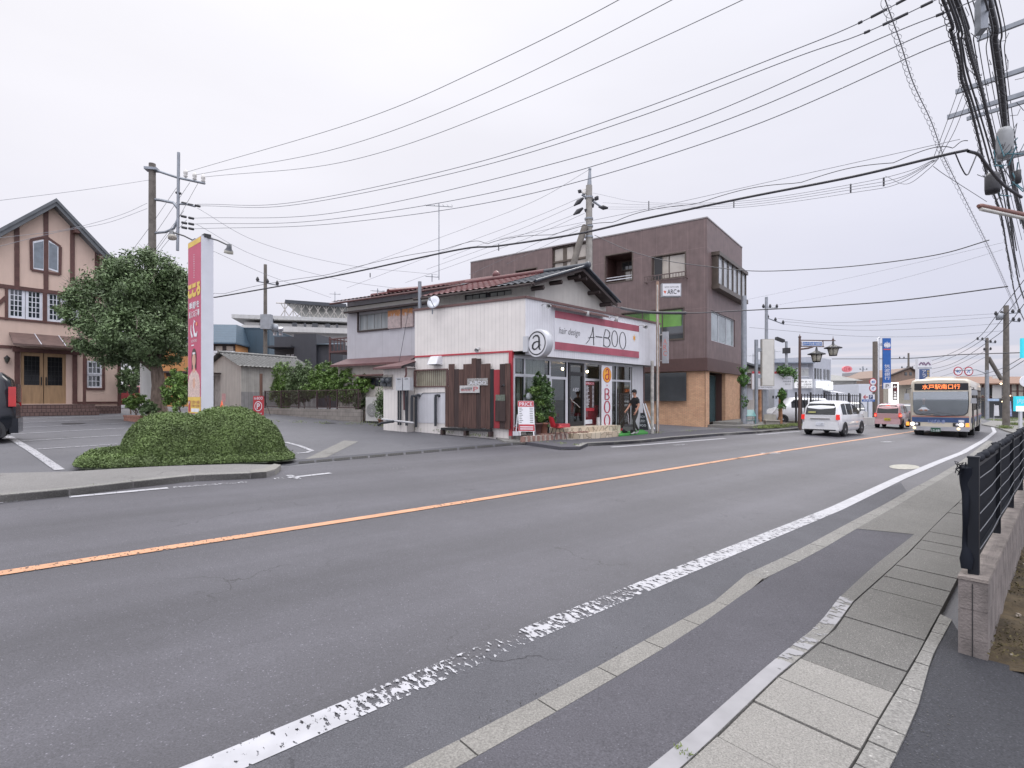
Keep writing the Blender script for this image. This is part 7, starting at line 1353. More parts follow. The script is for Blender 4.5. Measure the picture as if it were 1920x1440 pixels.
J={'pelvis':(q(0,0,.93),(.135,.105)),'waist':(q(.01,0,1.06),(.125,.10)),'chest':(q(.02,0,1.26),(.15,.115)),'upchest':(q(.0,0,1.39),(.13,.095)),'neck':(q(.01,0,1.50),.055),'neck2':(q(.03,0,1.555),.053),'head':(q(.045,0,1.62),(.075,.085)),'crown':(q(.04,0,1.70),(.072,.085)),'shL':(q(-.01,.17,1.41),.062),'elL':(q(.02,.25,1.15),.045),'wrL':(q(.14,.24,.93),.032),'pmL':(q(.18,.235,.86),(.022,.038)),'shR':(q(0,-.17,1.41),.062),'elR':(q(.08,-.24,1.15),.045),'wrR':(q(.27,-.19,.98),.032),'pmR':(q(.33,-.18,.93),(.022,.036)),'hipL':(q(0,.09,.88),.092),'knL':(q(.16,.1,.5),.064),'anL':(q(.10,.1,.10),.045),'ftL':(q(.19,.1,.045),(.038,.042)),'toL':(q(.30,.105,.035),(.03,.04)),'hipR':(q(0,-.09,.88),.092),'knR':(q(-.02,-.1,.48),.064),'anR':(q(-.24,-.1,.14),.045),'ftR':(q(-.17,-.1,.06),(.038,.042)),'toR':(q(-.07,-.105,.035),(.03,.04))}
Ed=[('pelvis','waist'),('waist','chest'),('chest','upchest'),('upchest','neck'),('neck','neck2'),('neck2','head'),('head','crown'),('upchest','shL'),('shL','elL'),('elL','wrL'),('wrL','pmL'),('upchest','shR'),('shR','elR'),('elR','wrR'),('wrR','pmR'),('pelvis','hipL'),('hipL','knL'),('knL','anL'),('anL','ftL'),('ftL','toL'),('pelvis','hipR'),('hipR','knR'),('knR','anR'),('anR','ftR'),('ftR','toR')]
for sd,s in(('L',1),('R',-1)):
 pm,wr_=Vector(J['pm'+sd][0]),Vector(J['wr'+sd][0]);d=(pm-wr_).normalized();side=FPn.ex*.9+Vector((0,0,.3));side=(side-d*side.dot(d)).normalized();inn=-FPn.ey*s
 for f_ in range(4):
  o_=side*(.027-f_*.018);L_f=(.072,.08,.075,.058)[f_];J[f'f{f_}a{sd}']=(pm+d*.035+o_,.0095);J[f'f{f_}b{sd}']=(pm+d*(.035+L_f*.55)+o_+inn*.018,.0085);J[f'f{f_}c{sd}']=(pm+d*(.035+L_f*.75)+o_+inn*(.045),.0075)
  Ed+=[('pm'+sd,f'f{f_}a{sd}'),(f'f{f_}a{sd}',f'f{f_}b{sd}'),(f'f{f_}b{sd}',f'f{f_}c{sd}')]
 J['ta'+sd]=(pm-d*.01+side*.035+inn*.01,.0115);J['tb'+sd]=(pm+d*.035+side*.05+inn*.03,.0095);Ed+=[('pm'+sd,'ta'+sd),('ta'+sd,'tb'+sd)]
def cls(a,b,k,c):
 if a.startswith('hip')or(a,b)in(('pelvis','hipL'),('pelvis','hipR'))or(a.startswith('kn')):return 2
 if a.startswith('an')or a.startswith('ft'):return 3
 if a in('pelvis',)and k<.35:return 2
 if a in('pelvis','waist','chest'):return 1
 if a=='upchest':return 1 if b!='neck' or k<.8 else 0
 if a.startswith('sh'):return 1 if k<.72 else 0
 return 0
skin_body('body',J,Ed,[m_skin,m_tee,m_pants,m_shoe],cls,t)
hc=q(.045,0,1.665)
def face_bits(fr_,hc,t,s=1.):
 f=lambda a,b,c:hc+fr_.ex*a*s+fr_.ey*b*s+Vector((0,0,c*s))
 MB().lathe(f(.078,0,-.03),[(0,.03),(.012,.015),(.02,-.012),(0,-.02)],8).build('nose',m_skin,t)
 for sy in(-1,1):MB().lathe(f(.075,sy*.032,.012),[(0,-.008),(.009,-.004),(.009,.004),(0,.008)],8).build('eye',m_hair,t);MB().lathe(f(.0,sy*.082,-.01),[(0,-.03),(.014,-.018),(.018,.01),(0,.03)],8).build('ear',m_skin,t)
 MB().box(Fr(f(.082,0,-.062),fr_.ex,fr_.ey),-.006,.004,-.022,.022,-.004,.005).build('mouth',M('lips',(.3,.1,.08),.5),t)
face_bits(FPn,hc,t)
cap=MB().lathe(hc+Vector((0,0,.035)),[(.098,-.02),(.1,.02),(.086,.07),(.045,.1),(0,.108)],20);br=[hc+FPn.ex*(.075+.085*math.cos(R(x)))+FPn.ey*.075*math.sin(R(x))+Vector((0,0,.022))for x in range(-90,91,15)]
cap.add(br+[p+Vector((0,0,.012))for p in br],[tuple(range(len(br))),tuple(range(2*len(br)-1,len(br)-1,-1))]+[(i,i+1,i+1+len(br),i+len(br))for i in range(len(br)-1)]);cap.build('cap',m_tee,t)
MB().lathe(hc+Vector((0,0,.0))-FPn.ex*.028,[(.0,-.07),(.06,-.06),(.078,-.0),(.075,.04),(0,.05)],14).build('hair',m_hair,t)
# ================================================================== vehicles on the road
def mat_paint(n,c,**k):return M(n,c,.22,coat=.8,var=.03,**k)
def rear_kit(t,fr,hw,belt,roofz,lamp,plate,Ht,wid=.82,lit=True,rwb=.02,tilt=.25):
 zt_,zb_=roofz-.1,belt+.02
 y1,y0=wid*hw*.78,wid*hw*.93
 P=[(-y0,zb_),(y0,zb_),(y0*.98,zb_+(zt_-zb_)*.6),(y1,zt_),(-y1,zt_),(-y0*.98,zb_+(zt_-zb_)*.6)]
 xa=lambda z_:-.012+max(0,z_-belt)/(Ht-belt)*tilt
 mb=MB();mb.add([fr.p(xa(c)-.012,b,c)for b,c in P],[tuple(range(6))]);mb.build('rear_window',m_carglass,t)
 for s in(1,-1):
  mb=MB();z0_,z1_=lamp;mb.box(fr,-.035,.1,s*hw*.97-.14*(s>0),s*hw*.97+.14*(s<0),z0_,z1_,taper=.01);mb.build('tail_lamp',m_red if lit else m_redoff,t)
 return xa
p=G(1537.5,817.5);ex=Vector((.74,.672,0)).normalized();fr=Fr(p,ex,Vector((0,0,1)).cross(ex))
prof=[(0,.98),(.04,1.06),(.16,1.40),(.42,1.60),(.9,1.66),(2.0,1.66),(2.6,1.52),(3.3,1.06),(3.9,.86),(4.15,.62)]
m_wp=mat_paint('white_car_paint',(.66,.665,.68));t,top,nar,hw=car('white_car','white compact people carrier driving away, tail towards us','car',fr,4.15,1.68,1.7,prof,1.0,(.78,3.35),.31,m_wp,pillars=[(.55,1.15),(1.22,2.05),(2.12,2.75),(2.75,3.2)])
rear_kit(t,fr,hw,1.0,1.64,(.78,1.02),None,1.7,tilt=.34)
MB().box(fr,-.04,.12,-hw*.93,hw*.93,.30,.66,taper=.03).build('bumper',m_wp,t);MB().box(fr,-.035,.0,-.42,.42,.80,.84).build('tailgate_trim',m_chrome,t);MB().box(fr,-.05,-.03,-.17,.17,.50,.66).build('number_plate',m_wwhite,t);MB().box(fr,-.05,-.035,-hw*.8,hw*.8,.26,.32).build('lower_valance',m_plast,t)
Fp=Fr(fr.p(-.051,0,0),-fr.ey,-fr.ex);text(Fp,'・・47',-.13,.13,.53,.60,.004,m_inkg,t);MB().tube([fr.p(.0,-.1,1.04),fr.p(.06,-.45,1.16)],.012,5).build('rear_wiper',m_blk,t)
for s in(1,-1):MB().box(fr,2.85,3.0,s*(hw+.02)-(.0 if s>0 else .16),s*(hw+.02)+(.16 if s>0 else 0),1.0,1.14,taper=.02).build('door_mirror',m_wp,t)
MB().box(fr,-.02,-.013,.18,.5,1.09,1.16).build('window_sticker',M('sticker_yellow',(.5,.5,.2),.4),t)
p=G(1664,803.5);ex=Vector((.70,.71,0)).normalized();fr=Fr(p,ex,Vector((0,0,1)).cross(ex))
prof=[(0,.92),(.03,1.0),(.14,1.36),(.3,1.52),(.8,1.58),(1.8,1.57),(2.3,1.42),(2.85,1.0),(3.25,.86),(3.39,.62)]
m_pk=mat_paint('pink_car_paint',(.56,.33,.34));t,top,nar,hw=car('pink_car','small pink car with brake lamps lit, driving away ahead of the bus','car',fr,3.39,1.46,1.6,prof,.96,(.6,2.75),.28,m_pk,pillars=[(.4,.95),(1.0,1.75),(1.8,2.35),(2.35,2.7)])
m_brake=M('brake_lamp_lit',(.8,.05,.04),.2,emit=(1,.12,.07),es=2.2)
rear_kit(t,fr,hw,.96,1.56,(.74,.98),None,1.6,tilt=.28)
for s in(1,-1):MB().box(fr,-.045,-.03,s*hw*.93-.07,s*hw*.93+.05 if s<0 else s*hw*.93,.78,.9).build('brake_lamp',m_brake,t)
MB().box(fr,.17,.2,-.09,.09,1.47,1.51).build('high_brake_lamp',m_brake,t);MB().box(fr,-.035,.12,-hw*.93,hw*.93,.28,.6,taper=.03).build('bumper',m_pk,t);MB().box(fr,-.045,-.03,-.17,.17,.50,.66).build('number_plate',M('kei_yellow',(.62,.5,.05),.4),t)
Fp=Fr(fr.p(-.046,0,0),-fr.ey,-fr.ex);text(Fp,'37-80',-.13,.13,.53,.60,.004,m_ink,t)
for s in(1,-1):MB().box(fr,2.3,2.42,s*(hw+.02)-(.0 if s>0 else .14),s*(hw+.02)+(.14 if s>0 else 0),.98,1.1,taper=.02).build('door_mirror',m_pk,t)
p=G(1697,796);ex=Vector((.70,.71,0)).normalized();fr=Fr(at(1697,0,44).xy.to_3d()+Vector((0,0,gz(32,44))),ex,Vector((0,0,1)).cross(ex))
car('distant_dark_car','dark car queued ahead of the pink car, mostly hidden by the bus','car',fr,3.8,1.6,1.5,[(0,.9),(.1,1.0),(.5,1.4),(1.2,1.5),(2.2,1.45),(2.9,1.0),(3.6,.85),(3.8,.6)],.95,(.7,3.1),.3,M('slate_car_paint',(.05,.055,.065),.2,coat=.6),pillars=[(.6,1.2),(1.25,2.2)])
bk=Vector((.69,.724,0)).normalized();ev=Vector((bk.y,-bk.x,0));pf_=G(1762,818.5);FBu=Fr(pf_,ev,-bk)
t=thing('bus','cream and blue city bus with orange display coming towards us, headlamps lit','bus',pf_);Wb_=1.24;Lb_=9.2;Hb_=2.98
m_cr=M('bus_cream',(.55,.50,.41),.3,coat=.4,var=.04);m_navy=M('bus_blue',(.035,.075,.19),.3,coat=.4);m_bred=M('bus_red',(.42,.05,.04),.35);m_sil=M('bus_silver',(.42,.42,.44),.35,.3)
def U(x,y,b=0.):a,c=FBu.uv(1640+x/6.546,620+y/6.546,b);return a,c
mb=MB();rings=[]
for d,k,zt_ in((0,.93,-.09),(.06,.975,-.03),(.18,1,0),(Lb_-.2,1,0),(Lb_-.05,.98,-.04),(Lb_,.94,-.12)):
 w_=Wb_*k;h_=Hb_+zt_;z0_=.36;r_=.16;rings.append([FBu.p(a,-d,c)for a,c in((-w_+.04,z0_),(-w_,z0_+.1),(-w_,1.6),(-w_*.985,h_-.32),(-w_*.95,h_-.1),(-w_*.85,h_-.02),(0,h_+.02),(w_*.85,h_-.02),(w_*.95,h_-.1),(w_*.985,h_-.32),(w_,1.6),(w_,z0_+.1),(w_-.04,z0_))])
V=[p for r_ in rings for p in r_];m_=13;mb.add(V,[(i*m_+j,(i+1)*m_+j,(i+1)*m_+(j+1)%m_,i*m_+(j+1)%m_)for i in range(5)for j in range(13)],0,True);mb.add(rings[0],[tuple(range(13))]);mb.add(rings[-1],[tuple(range(12,-1,-1))]);mb.build('body',m_cr,t)
def fp(name,pts,b0,b1,m):g=MB();g.poly(FBu,pts,b0,b1);return g.build(name,m,t)
xl,xr=-Wb_*.925,Wb_*.925;zc_=lambda y:U(800,y)[1]
fp('display_box',[(xl+.1,zc_(728)),(xr-.02,zc_(735)),(xr-.02,zc_(648)),(xl+.1,zc_(645))],.0,.03,M('display_black',(.01,.01,.012),.15))
text(FBu,'水戸駅南口行',U(585,700)[0],U(1050,700)[0],zc_(718),zc_(658),.035,M('led_orange',(1,.3,.08),.5,emit=(1,.22,.07),es=1.5),t)
wx0,wx1=xl+.06,xr-.03;w0,w1=zc_(1030),zc_(748);ws=[(wx0,w1),(wx1,w1),(wx1+.01,w0+.5),(wx1-.03,w0+.15),(wx1-.16,w0),(0,w0-.06),(wx0+.14,w0+.02),(wx0+.02,w0+.16),(wx0,w0+.5)]
fp('windscreen_seal',[(x*1.02,z_+(.03 if z_>1.5 else-.03))for x,z_ in ws],.003,.012,m_blk)
fp('cabin',ws,.012,.016,M('cabin_dark',(.10,.12,.13),.6,var=.4,scale=1.2))
d_=thing('person','bus driver in a white shirt behind the windscreen, arms on the wheel','person',FBu.p(-.55,.02,1.3));
hx_,hz_=U(605,855);cx_=hx_
JJ={'pelvis':(FBu.p(cx_,.04,w0+.12),(.17,.03)),'chest':(FBu.p(cx_,.045,w0+.32),(.19,.03)),'neck':(FBu.p(cx_,.05,w0+.5),.035),'head':(FBu.p(cx_,.05,hz_+.02),(.07,.04)),'crown':(FBu.p(cx_,.05,hz_+.12),(.06,.035)),'elL':(FBu.p(cx_+.28,.05,w0+.22),.04),'hdL':(FBu.p(cx_+.08,.07,w0+.2),.03),'elR':(FBu.p(cx_-.28,.05,w0+.22),.04),'hdR':(FBu.p(cx_-.1,.07,w0+.2),.03)}
skin_body('body',JJ,[('pelvis','chest'),('chest','neck'),('neck','head'),('head','crown'),('chest','elL'),('elL','hdL'),('chest','elR'),('elR','hdR')],[m_skin,M('white_shirt',(.45,.47,.5),.8)],lambda a,b,k,c:0 if a in('neck','head')or(a.startswith('el')and k>.6)else 1,d_)
MB().tube([FBu.p(cx_+.2*math.cos(R(k_*30)),.085,w0+.16+.1*math.sin(R(k_*30)))for k_ in range(13)],.012,5,cap=False).build('steering_wheel',m_blk,t)
fp('windscreen',ws,.10,.106,glassy('bus_glass',(.75,.8,.82),clear=.72))
fp('windscreen_rim',[(wx0-.02,w1),(wx1+.02,w1),(wx1+.02,w1+.05),(wx0-.02,w1+.05)],.0,.11,m_cr)
g=MB();g.tube([FBu.p(.05,.12,w0-.03),FBu.p(-.45,.12,w0+.08),FBu.p(-.85,.12,w0+.0)],.012,5).tube([FBu.p(.75,.12,w0-.05),FBu.p(.3,.12,w0+.07),FBu.p(-.1,.12,w0+.1)],.012,5);g.build('wiper',m_blk,t)
yb=zc_(1062);MB().box(FBu,-Wb_*.93,Wb_*.93,.0,.012,zc_(1125),zc_(1065)).build('blue_band',m_navy,t);MB().box(FBu,-Wb_*.93,Wb_*.93,.0,.012,zc_(1058),zc_(1050)).build('red_line',m_bred,t)
text(FBu,'いばらき',U(655,0)[0],U(865,0)[0],zc_(1138),zc_(1092),.02,M('emblem_blue',(.25,.3,.5),.3),t,bold=.03);MB().box(FBu,U(1030,0)[0],U(1100,0)[0],.012,.02,zc_(1120),zc_(1092)).build('front_notice',m_wwhite,t)
MB().box(FBu,-Wb_*.94,Wb_*.94,-.05,.07,.3,zc_(1178)).build('bumper',m_sil,t)
m_hl=M('headlamp_lit',(1,.95,.8),.2,emit=(1,.93,.78),es=1.5);m_fog=M('foglamp_lit',(1,.8,.5),.2,emit=(1,.78,.4),es=1.1);m_ind=M('indicator_amber',(.8,.25,.03),.2,emit=(1,.35,.05),es=.9)
for x0_,x1_,xc,sx in((430,560,465,-1),(960,1105,1065,1)):
 a0_,a1_=U(x0_,0)[0],U(x1_,0)[0];MB().box(FBu,a0_,a1_,.0,.03,zc_(1172),zc_(1130)).build('headlamp_housing',m_blk,t);a=U(xc,0)[0];MB().lathe(FBu.p(a,.03,zc_(1151)),[(.1,0),(.09,.02),(0,.035)],16,axis=tuple(FBu.ey)).build('headlamp',m_hl,t);a2=U(xc+50*(1 if sx<0 else-1),0)[0];MB().lathe(FBu.p(a2,.03,zc_(1151)),[(.07,0),(.06,.02),(0,.03)],14,axis=tuple(FBu.ey)).build('headlamp_inner',m_lampw,t)
for x_ in(490,1030):a=U(x_,0)[0];MB().lathe(FBu.p(a,.07,zc_(1200)),[(.07,0),(.06,.015),(0,.02)],14,axis=tuple(FBu.ey)).build('fog_lamp',m_fog,t)
for x_ in(405,1140):a=U(x_,0)[0];MB().box(FBu,a-.07,a+.07,-.06,.03,zc_(1172),zc_(1128),taper=.01).build('indicator',m_ind,t)
pa_=U(750,0)[0];MB().box(FBu,pa_-.2,pa_+.2,.07,.085,zc_(1243),zc_(1192)).build('number_plate',M('plate_green',(.03,.10,.06),.4),t);text(FBu,'12-68',pa_-.16,pa_+.16,zc_(1238),zc_(1212),.09,m_wwhite,t)
FSd=Fr(FBu.p(Wb_,0,0),bk,ev);FSe=Fr(FBu.p(-Wb_,0,0),bk,-ev)
for fr in(FSd,FSe):
 MB().box(fr,.1,Lb_-.1,.0,.012,zc_(1125),zc_(1065)).build('side_band',m_navy,t);MB().box(fr,.1,Lb_-.1,.0,.013,zc_(1058),zc_(1050)).build('side_line',m_bred,t);x=.35
 while x<Lb_-1:MB().box(fr,x,x+1.05,-.03,.01,1.35,2.45).build('side_window',m_carglass,t);x+=1.15
 for a in(2.0,Lb_-2.1):
  wf=Fr(fr.p(0,0,0),fr.ex,fr.ey);wheel(Fr(fr.p(0,-1,0),fr.ex,fr.ey),a,1,.47,1.02,t,.28);ar=MB();ring_=[fr.p(a+.56*math.cos(q_),.006,.47+.56*math.sin(q_))for q_ in[math.pi*k/14 for k in range(-2,17)]];ar.add(ring_,[tuple(range(len(ring_)))]);ar.build('wheel_arch',m_plast,t)
MB().box(FSd,.5,1.5,.0,.03,.42,2.45).build('front_door',m_carglass,t);MB().box(FSd,4.3,5.4,.0,.03,.42,2.45).build('middle_door',m_carglass,t)
for a_,in((-Wb_+.35,),(Wb_-.35,)):MB().lathe(FBu.p(a_,-.5,.44),[(0,-.16),(.44,-.16),(.46,0),(.44,.16),(0,.16)],20,axis=tuple(ev)).build('front_tyre',m_tyre,t)
for x_,y_,lab in((395,800,''),(1225,760,''),(1215,860,'')):a,c=U(x_,y_,.25);MB().box(FBu,a-.12,a+.12,.2,.3,c-(.22 if y_==800 else .13),c+.13,taper=.02).build('mirror',M('mirror_grey',(.30,.31,.33),.4),t)
MB().tube([FBu.p(-Wb_+.05,0,2.5),FBu.p(-Wb_-.12,.25,2.45),FBu.p(U(395,0)[0],.25,U(395,770,.25)[1])],.02,6).tube([FBu.p(Wb_-.05,0,2.55),FBu.p(Wb_+.1,.25,2.5),FBu.p(U(1222,0)[0],.25,U(1222,880,.25)[1])],.02,6).build('mirror_arm',m_blk,t)
MB().box(FBu,-.7,.5,-2.6,-.9,Hb_,Hb_+.14,taper=.05).build('roof_unit',m_cr,t)
# ================================================================== along the road to the right
def pole(name,u,vt,Y,r0,r1,lab,mat,cat='utility pole',vb=None,cap=True):
 p=at(u,0,Y);z1=H+(HZ-vt)*Y/F;zb=gz(p.x,p.y)if vb is None else H+(HZ-vb)*Y/F;t=thing(name,lab,cat,(p.x,p.y,zb));MB().tube([Vector((p.x,p.y,zb-.1)),Vector((p.x,p.y,z1))],[r0,r1],14).build('post',mat,t);return t,p,z1
m_conc=M('pole_concrete',(.30,.285,.26),.85,var=.2,scale=4);m_stl=M('pole_steel',(.30,.32,.35),.5,.3,var=.15,scale=5);m_dpole=M('pole_dark',(.14,.125,.11),.85,var=.25,scale=4)
m_ins=M('insulator_white',(.6,.58,.55),.25);m_insb=M('insulator_black',(.03,.03,.035),.5);m_ivy=M('ivy_leaf',(.07,.16,.03),.5,var=.4,scale=3,isl=.5)
def ivy(t,u,v0,v1,Y,rx,n,seed):r=np.random.default_rng(seed);c0,c1=at(u,v0,Y),at(u,v1,Y);s=r.uniform(0,1,(n,1));d=r.normal(0,1,(n,3));d[:,2]*=.3;d/=np.linalg.norm(d,axis=1)[:,None];P=np.array(c0)*(1-s)+np.array(c1)*s+d*rx*(.6+.5*np.sin(s*9+seed))*r.uniform(.7,1.2,(n,1));foliage('ivy',m_ivy,P,d,.07,t)
t,p,z=pole('steel_pole',1395,555,30.5,.17,.14,'thick pale steel pole wound with ivy at the corner of the brown building',m_stl,'pole');ivy(t,1394,690,724,30.3,.28,900,2);ivy(t,1395,724,775,30.4,.2,260,3)
t,p,z=pole('blank_sign',1418,637,30.8,.1,.1,'tall blank white sign box on a grey post beside the ivy pole',m_stl,'sign');fr=Fr(Vector((p.x,p.y,0)),(.99,-.1,0));x0,x1=fr.u(1427),fr.u(1450.5);zq_=lambda v:fr.uv(1438,v)[1]
MB().box(fr,x0,x1,-.12,.12,zq_(724),zq_(636)).build('sign_box',M('blank_box',(.44,.42,.38),.5),t);MB().box(fr,x0+.05,x1-.05,.12,.13,zq_(722.5),zq_(637.5)).build('sign_face',M('blank_face',(.60,.585,.54),.5,var=.06),t)
for v in(656,706):MB().box(fr,.08,x0,-.06,.06,zq_(v)-.1,zq_(v)+.1).build('bracket',m_stl,t)
Yn=33.5;fr=Fr(at(1410,0,Yn).xy.to_3d(),(.995,.1,0));zq_=lambda v:fr.uv(1440,v)[1];x=lambda u:fr.u(u);t=thing('notice_board','wide white notice board with a red top strip on rusty timber posts with ivy','sign',fr.p(2.5,0,0))
MB().box(fr,0,x(1486),-.08,0,zq_(730),zq_(697)).build('panel',m_sgw,t);MB().box(fr,0,x(1486),.0,.012,zq_(700.5),zq_(696.5)).build('red_strip',m_redp,t)
for k_,tx in enumerate(('いらっしゃいませ','水戸北支店','月極駐車場','受付中')):text(fr,tx,x(1462+3*k_),x(1483),zq_(706+k_*5.4),zq_(702.5+k_*5.4),.006,m_inkg,t,keep=True)
text(fr,'SHOP AND PARKING',x(1418),x(1448),zq_(727.5),zq_(725),.006,m_inkg,t)
for k_,u in enumerate((1427,1466)):c=fr.p(x(u),-.15,0);MB().tube([Vector((c.x,c.y,gz(c.x,c.y)-.1)),Vector((c.x,c.y,zq_(728)))],[.13,.11],8).build('post',M('rusty_timber',(.34,.18,.10),.85,var=.5,scale=4),t)
for k_,u in enumerate((1437,)):MB().box(fr,x(1434),x(1441),-.4,-.2,.2,zq_(730)).build('back_post',m_stl,t)
ivy(t,1466,728,765,Yn-.1,.22,1000,5);ivy(t,1468,694,696,Yn,.32,260,6);r=np.random.default_rng(8);P=np.stack([r.uniform(x(1458),x(1494),700),r.uniform(-.2,.15,700),r.normal(0,.14,700)],1);P[:,2]-=np.maximum(0,P[:,0]-x(1484))*r.uniform(0,2.2,700);c0=np.array(fr.p(0,0,zq_(695.5)));foliage('ivy',m_ivy,c0+P[:,:1]*np.array(fr.ex)+P[:,1:2]*np.array(fr.ey)+np.array([[0,0,1]])*P[:,2:],np.tile([0,-.5,.5],(700,1)),.09,t)
p=at(1405,783,30.6);p.z=gz(p.x,p.y)+.1;fr=Fr(p,(.98,-.2,0));t=thing('teal_crate','teal wire waste crate with a sloping lid between the ivy pole and sign post','crate',p);m_teal=M('teal_paint',(.06,.20,.20),.5);W2=.27
mb=MB()
for a in(-W2,W2-.03):mb.box(fr,a,a+.03,-.3,-.27,0,.85).box(fr,a,a+.03,.27,.3,0,.55)
for c in(.02,.3,.52):mb.box(fr,-W2,W2,.27,.3,c,c+.03).box(fr,-W2,-W2+.03,-.27,.27,c,c+.03)
mb.build('frame',m_teal,t);MB().add([fr.p(-W2-.03,.32,.55),fr.p(W2+.03,.32,.55),fr.p(W2+.03,-.32,.9),fr.p(-W2-.03,-.32,.9),fr.p(-W2-.03,.32,.52),fr.p(W2+.03,.32,.52),fr.p(W2+.03,-.32,.87),fr.p(-W2-.03,-.32,.87)],[(0,1,2,3),(7,6,5,4),(0,4,5,1),(1,5,6,2)]).build('lid',m_teal,t);MB().box(fr,-W2+.04,W2-.04,-.2,.2,.04,.3,taper=.06).build('waste_bags',M('bag_white',(.4,.4,.41),.4,var=.4,scale=12),t)
p=at(1446,786,30.8);p.z=gz(p.x,p.y)+.08;fr=Fr(p,(.99,-.1,0));t=thing('bench','boxy grey-beige roadside bench with a solid back between the two timber posts','bench',p);m_bn=M('bench_grey',(.33,.31,.27),.7)
MB().box(fr,-.36,.36,-.22,.2,0,.3).build('base',m_bn,t);MB().box(fr,-.4,.4,-.2,.26,.3,.36).build('seat',m_bn,t);MB().box(fr,-.33,.33,-.24,-.18,.36,.68).build('backrest',m_bn,t)
t,p,z=pole('street_lamp',1499.5,633,29.5,.09,.06,'brown street lamp with two hanging hooded lanterns and a blue sign on its arm',M('lamp_brown',(.10,.06,.05),.5),'street lamp');m_lb=MATS['lamp_brown'];fr=Fr(Vector((p.x,p.y,0)),(.99,.12,0));zq_=lambda v:fr.uv(1520,v)[1];x=lambda u:fr.u(u)
MB().box(fr,0,x(1566),-.03,.03,zq_(639),zq_(637.3)).box(fr,0,x(1545),-.03,.03,zq_(650.5),zq_(649.2)).box(fr,x(1542),x(1543.5),-.03,.03,zq_(650),zq_(638)).tube([fr.p(0,0,zq_(655)),fr.p(.5,0,zq_(653)),fr.p(.8,0,zq_(650))],.05,6).lathe(fr.p(0,0,z),[(.07,0),(.09,.04),(.03,.1),(0,.22)],10).lathe(fr.p(x(1562),0,zq_(638)),[(.03,0),(.06,.06),(.02,.12),(0,.3)],10).build('arm',m_lb,t)
MB().box(fr,x(1502.5),x(1541.5),-.04,.04,zq_(649),zq_(640.5)).build('name_board',m_sgw,t);MB().box(fr,x(1504),x(1540),.04,.045,zq_(648),zq_(641.5)).build('name_field',M('sign_blue',(.05,.14,.36),.4),t);text(fr,'新水戸司法書士事務所',x(1505),x(1539),zq_(647),zq_(642.5),.05,m_wwhite,t)
for u,vt in((1531,651),(1562,639)):
 c=fr.p(x(u),0,zq_(vt+13));L1=MB().lathe(c,[(.0,-.42),(.20,-.4),(.31,0),(0,.0)],6).build('lantern_glass',M('lantern_cream',(.42,.40,.33),.4),t);mb=MB().lathe(c,[(.46,-.02),(.46,.02),(.24,.1),(.07,.2),(.05,.34),(.02,.4)],12).lathe(c,[(.0,-.45),(.2,-.44),(.21,-.40)],6)
 for k_ in range(6):q_=k_*math.pi/3;mb.tube([c+Vector((.20*math.cos(q_),.20*math.sin(q_),-.42)),c+Vector((.31*math.cos(q_),.31*math.sin(q_),0))],.014,4)
 mb.build('lantern_hood',m_blk,L1)
t,p,z=pole('floodlight_pole',1474.5,640,40,.11,.09,'grey pole with a tilted floodlight above the pale office',m_stl,'lamp');MB().box(Fr(Vector((p.x-.3,p.y,z)),(.8,0,-.3),(0,-1,0)),-.5,.1,-.2,.2,-.05,.15).build('floodlight',m_blk,t);MB().box(Fr(Vector((p.x,p.y,z-.4)),(1,0,0)),-.2,.2,-.2,.2,-.5,-.1).build('junction_box',m_blk,t)
T=thing('pale_office','pale blue-white two-storey office with bright wall signs behind the street lamp','building',at(1510,770,47));fr=Fr(at(1452,0,46).xy.to_3d(),(1,.06,0));m_po=M('pale_office_wall',(.46,.48,.53),.6,var=.06,streak=.06);x=lambda u:fr.u(u);zq_=lambda v:fr.uv(1500,v)[1]
MB().box(fr,0,x(1521),-9,0,-.8,zq_(682)).build('wall',m_po,T);MB().box(fr,-.5,x(1520),-9.4,.6,zq_(682),zq_(680)).add([fr.p(-.5,.6,zq_(680)),fr.p(x(1520),.6,zq_(680)),fr.p(x(1520)-.3,-4,zq_(674)),fr.p(1,-4,zq_(674))],[(0,1,2,3)]).build('roof',M('bluegrey_roof',(.22,.25,.3),.5),T)
f2=Fr(fr.p(x(1521),.3,0),(.72,.69,0));xe=f2.u(1558);mb=MB();mb.quad(f2.p(0,0,-.8),f2.p(xe,0,-.8),f2.p(xe,0,f2.uv(1521,668)[1]),f2.p(0,0,f2.uv(1521,668)[1])).quad(f2.p(0,0,-.8),f2.p(0,-5,-.8),f2.p(0,-5,f2.uv(1521,668)[1]),f2.p(0,0,f2.uv(1521,668)[1])).quad(f2.p(xe,0,-.8),f2.p(xe,-8,-.8),f2.p(xe,-8,f2.uv(1521,668)[1]),f2.p(xe,0,f2.uv(1521,668)[1]));mb.build('corner_block',m_po,T);z2=lambda v:f2.uv(1525,v)[1];X2=lambda u:f2.u(u)
for u0_,u1_ in((1527,1530),(1532,1535),(1537,1540),(1544,1547.5),(1550,1555)):MB().box(f2,X2(u0_),X2(u1_),-.02,.03,z2(710),z2(690)).build('window',m_dgl,T)
sash(fr,x(1493),x(1519),zq_(707),zq_(689),2,1,T,b=.02,mf=m_alu,mg=M('pale_pane',(.45,.46,.45),.1,spec=.8),fw=.1)
m_lit=M('lit_sign_white',(.8,.8,.78),.4,emit=(1,1,.97),es=.75)
MB().box(fr,x(1487),x(1520),.1,.25,zq_(728),zq_(711)).build('sign_panel',M('soft_lit_white',(.75,.75,.75),.4,emit=(1,1,1),es=.2),T)
for k_,tx in enumerate(('19時まで','金曜・土曜診療','TEL 029-257-2525')):text(fr,tx,x(1491),x(1518),zq_(717.5+k_*5),zq_(714+k_*5),.26,m_ink,T,keep=False)
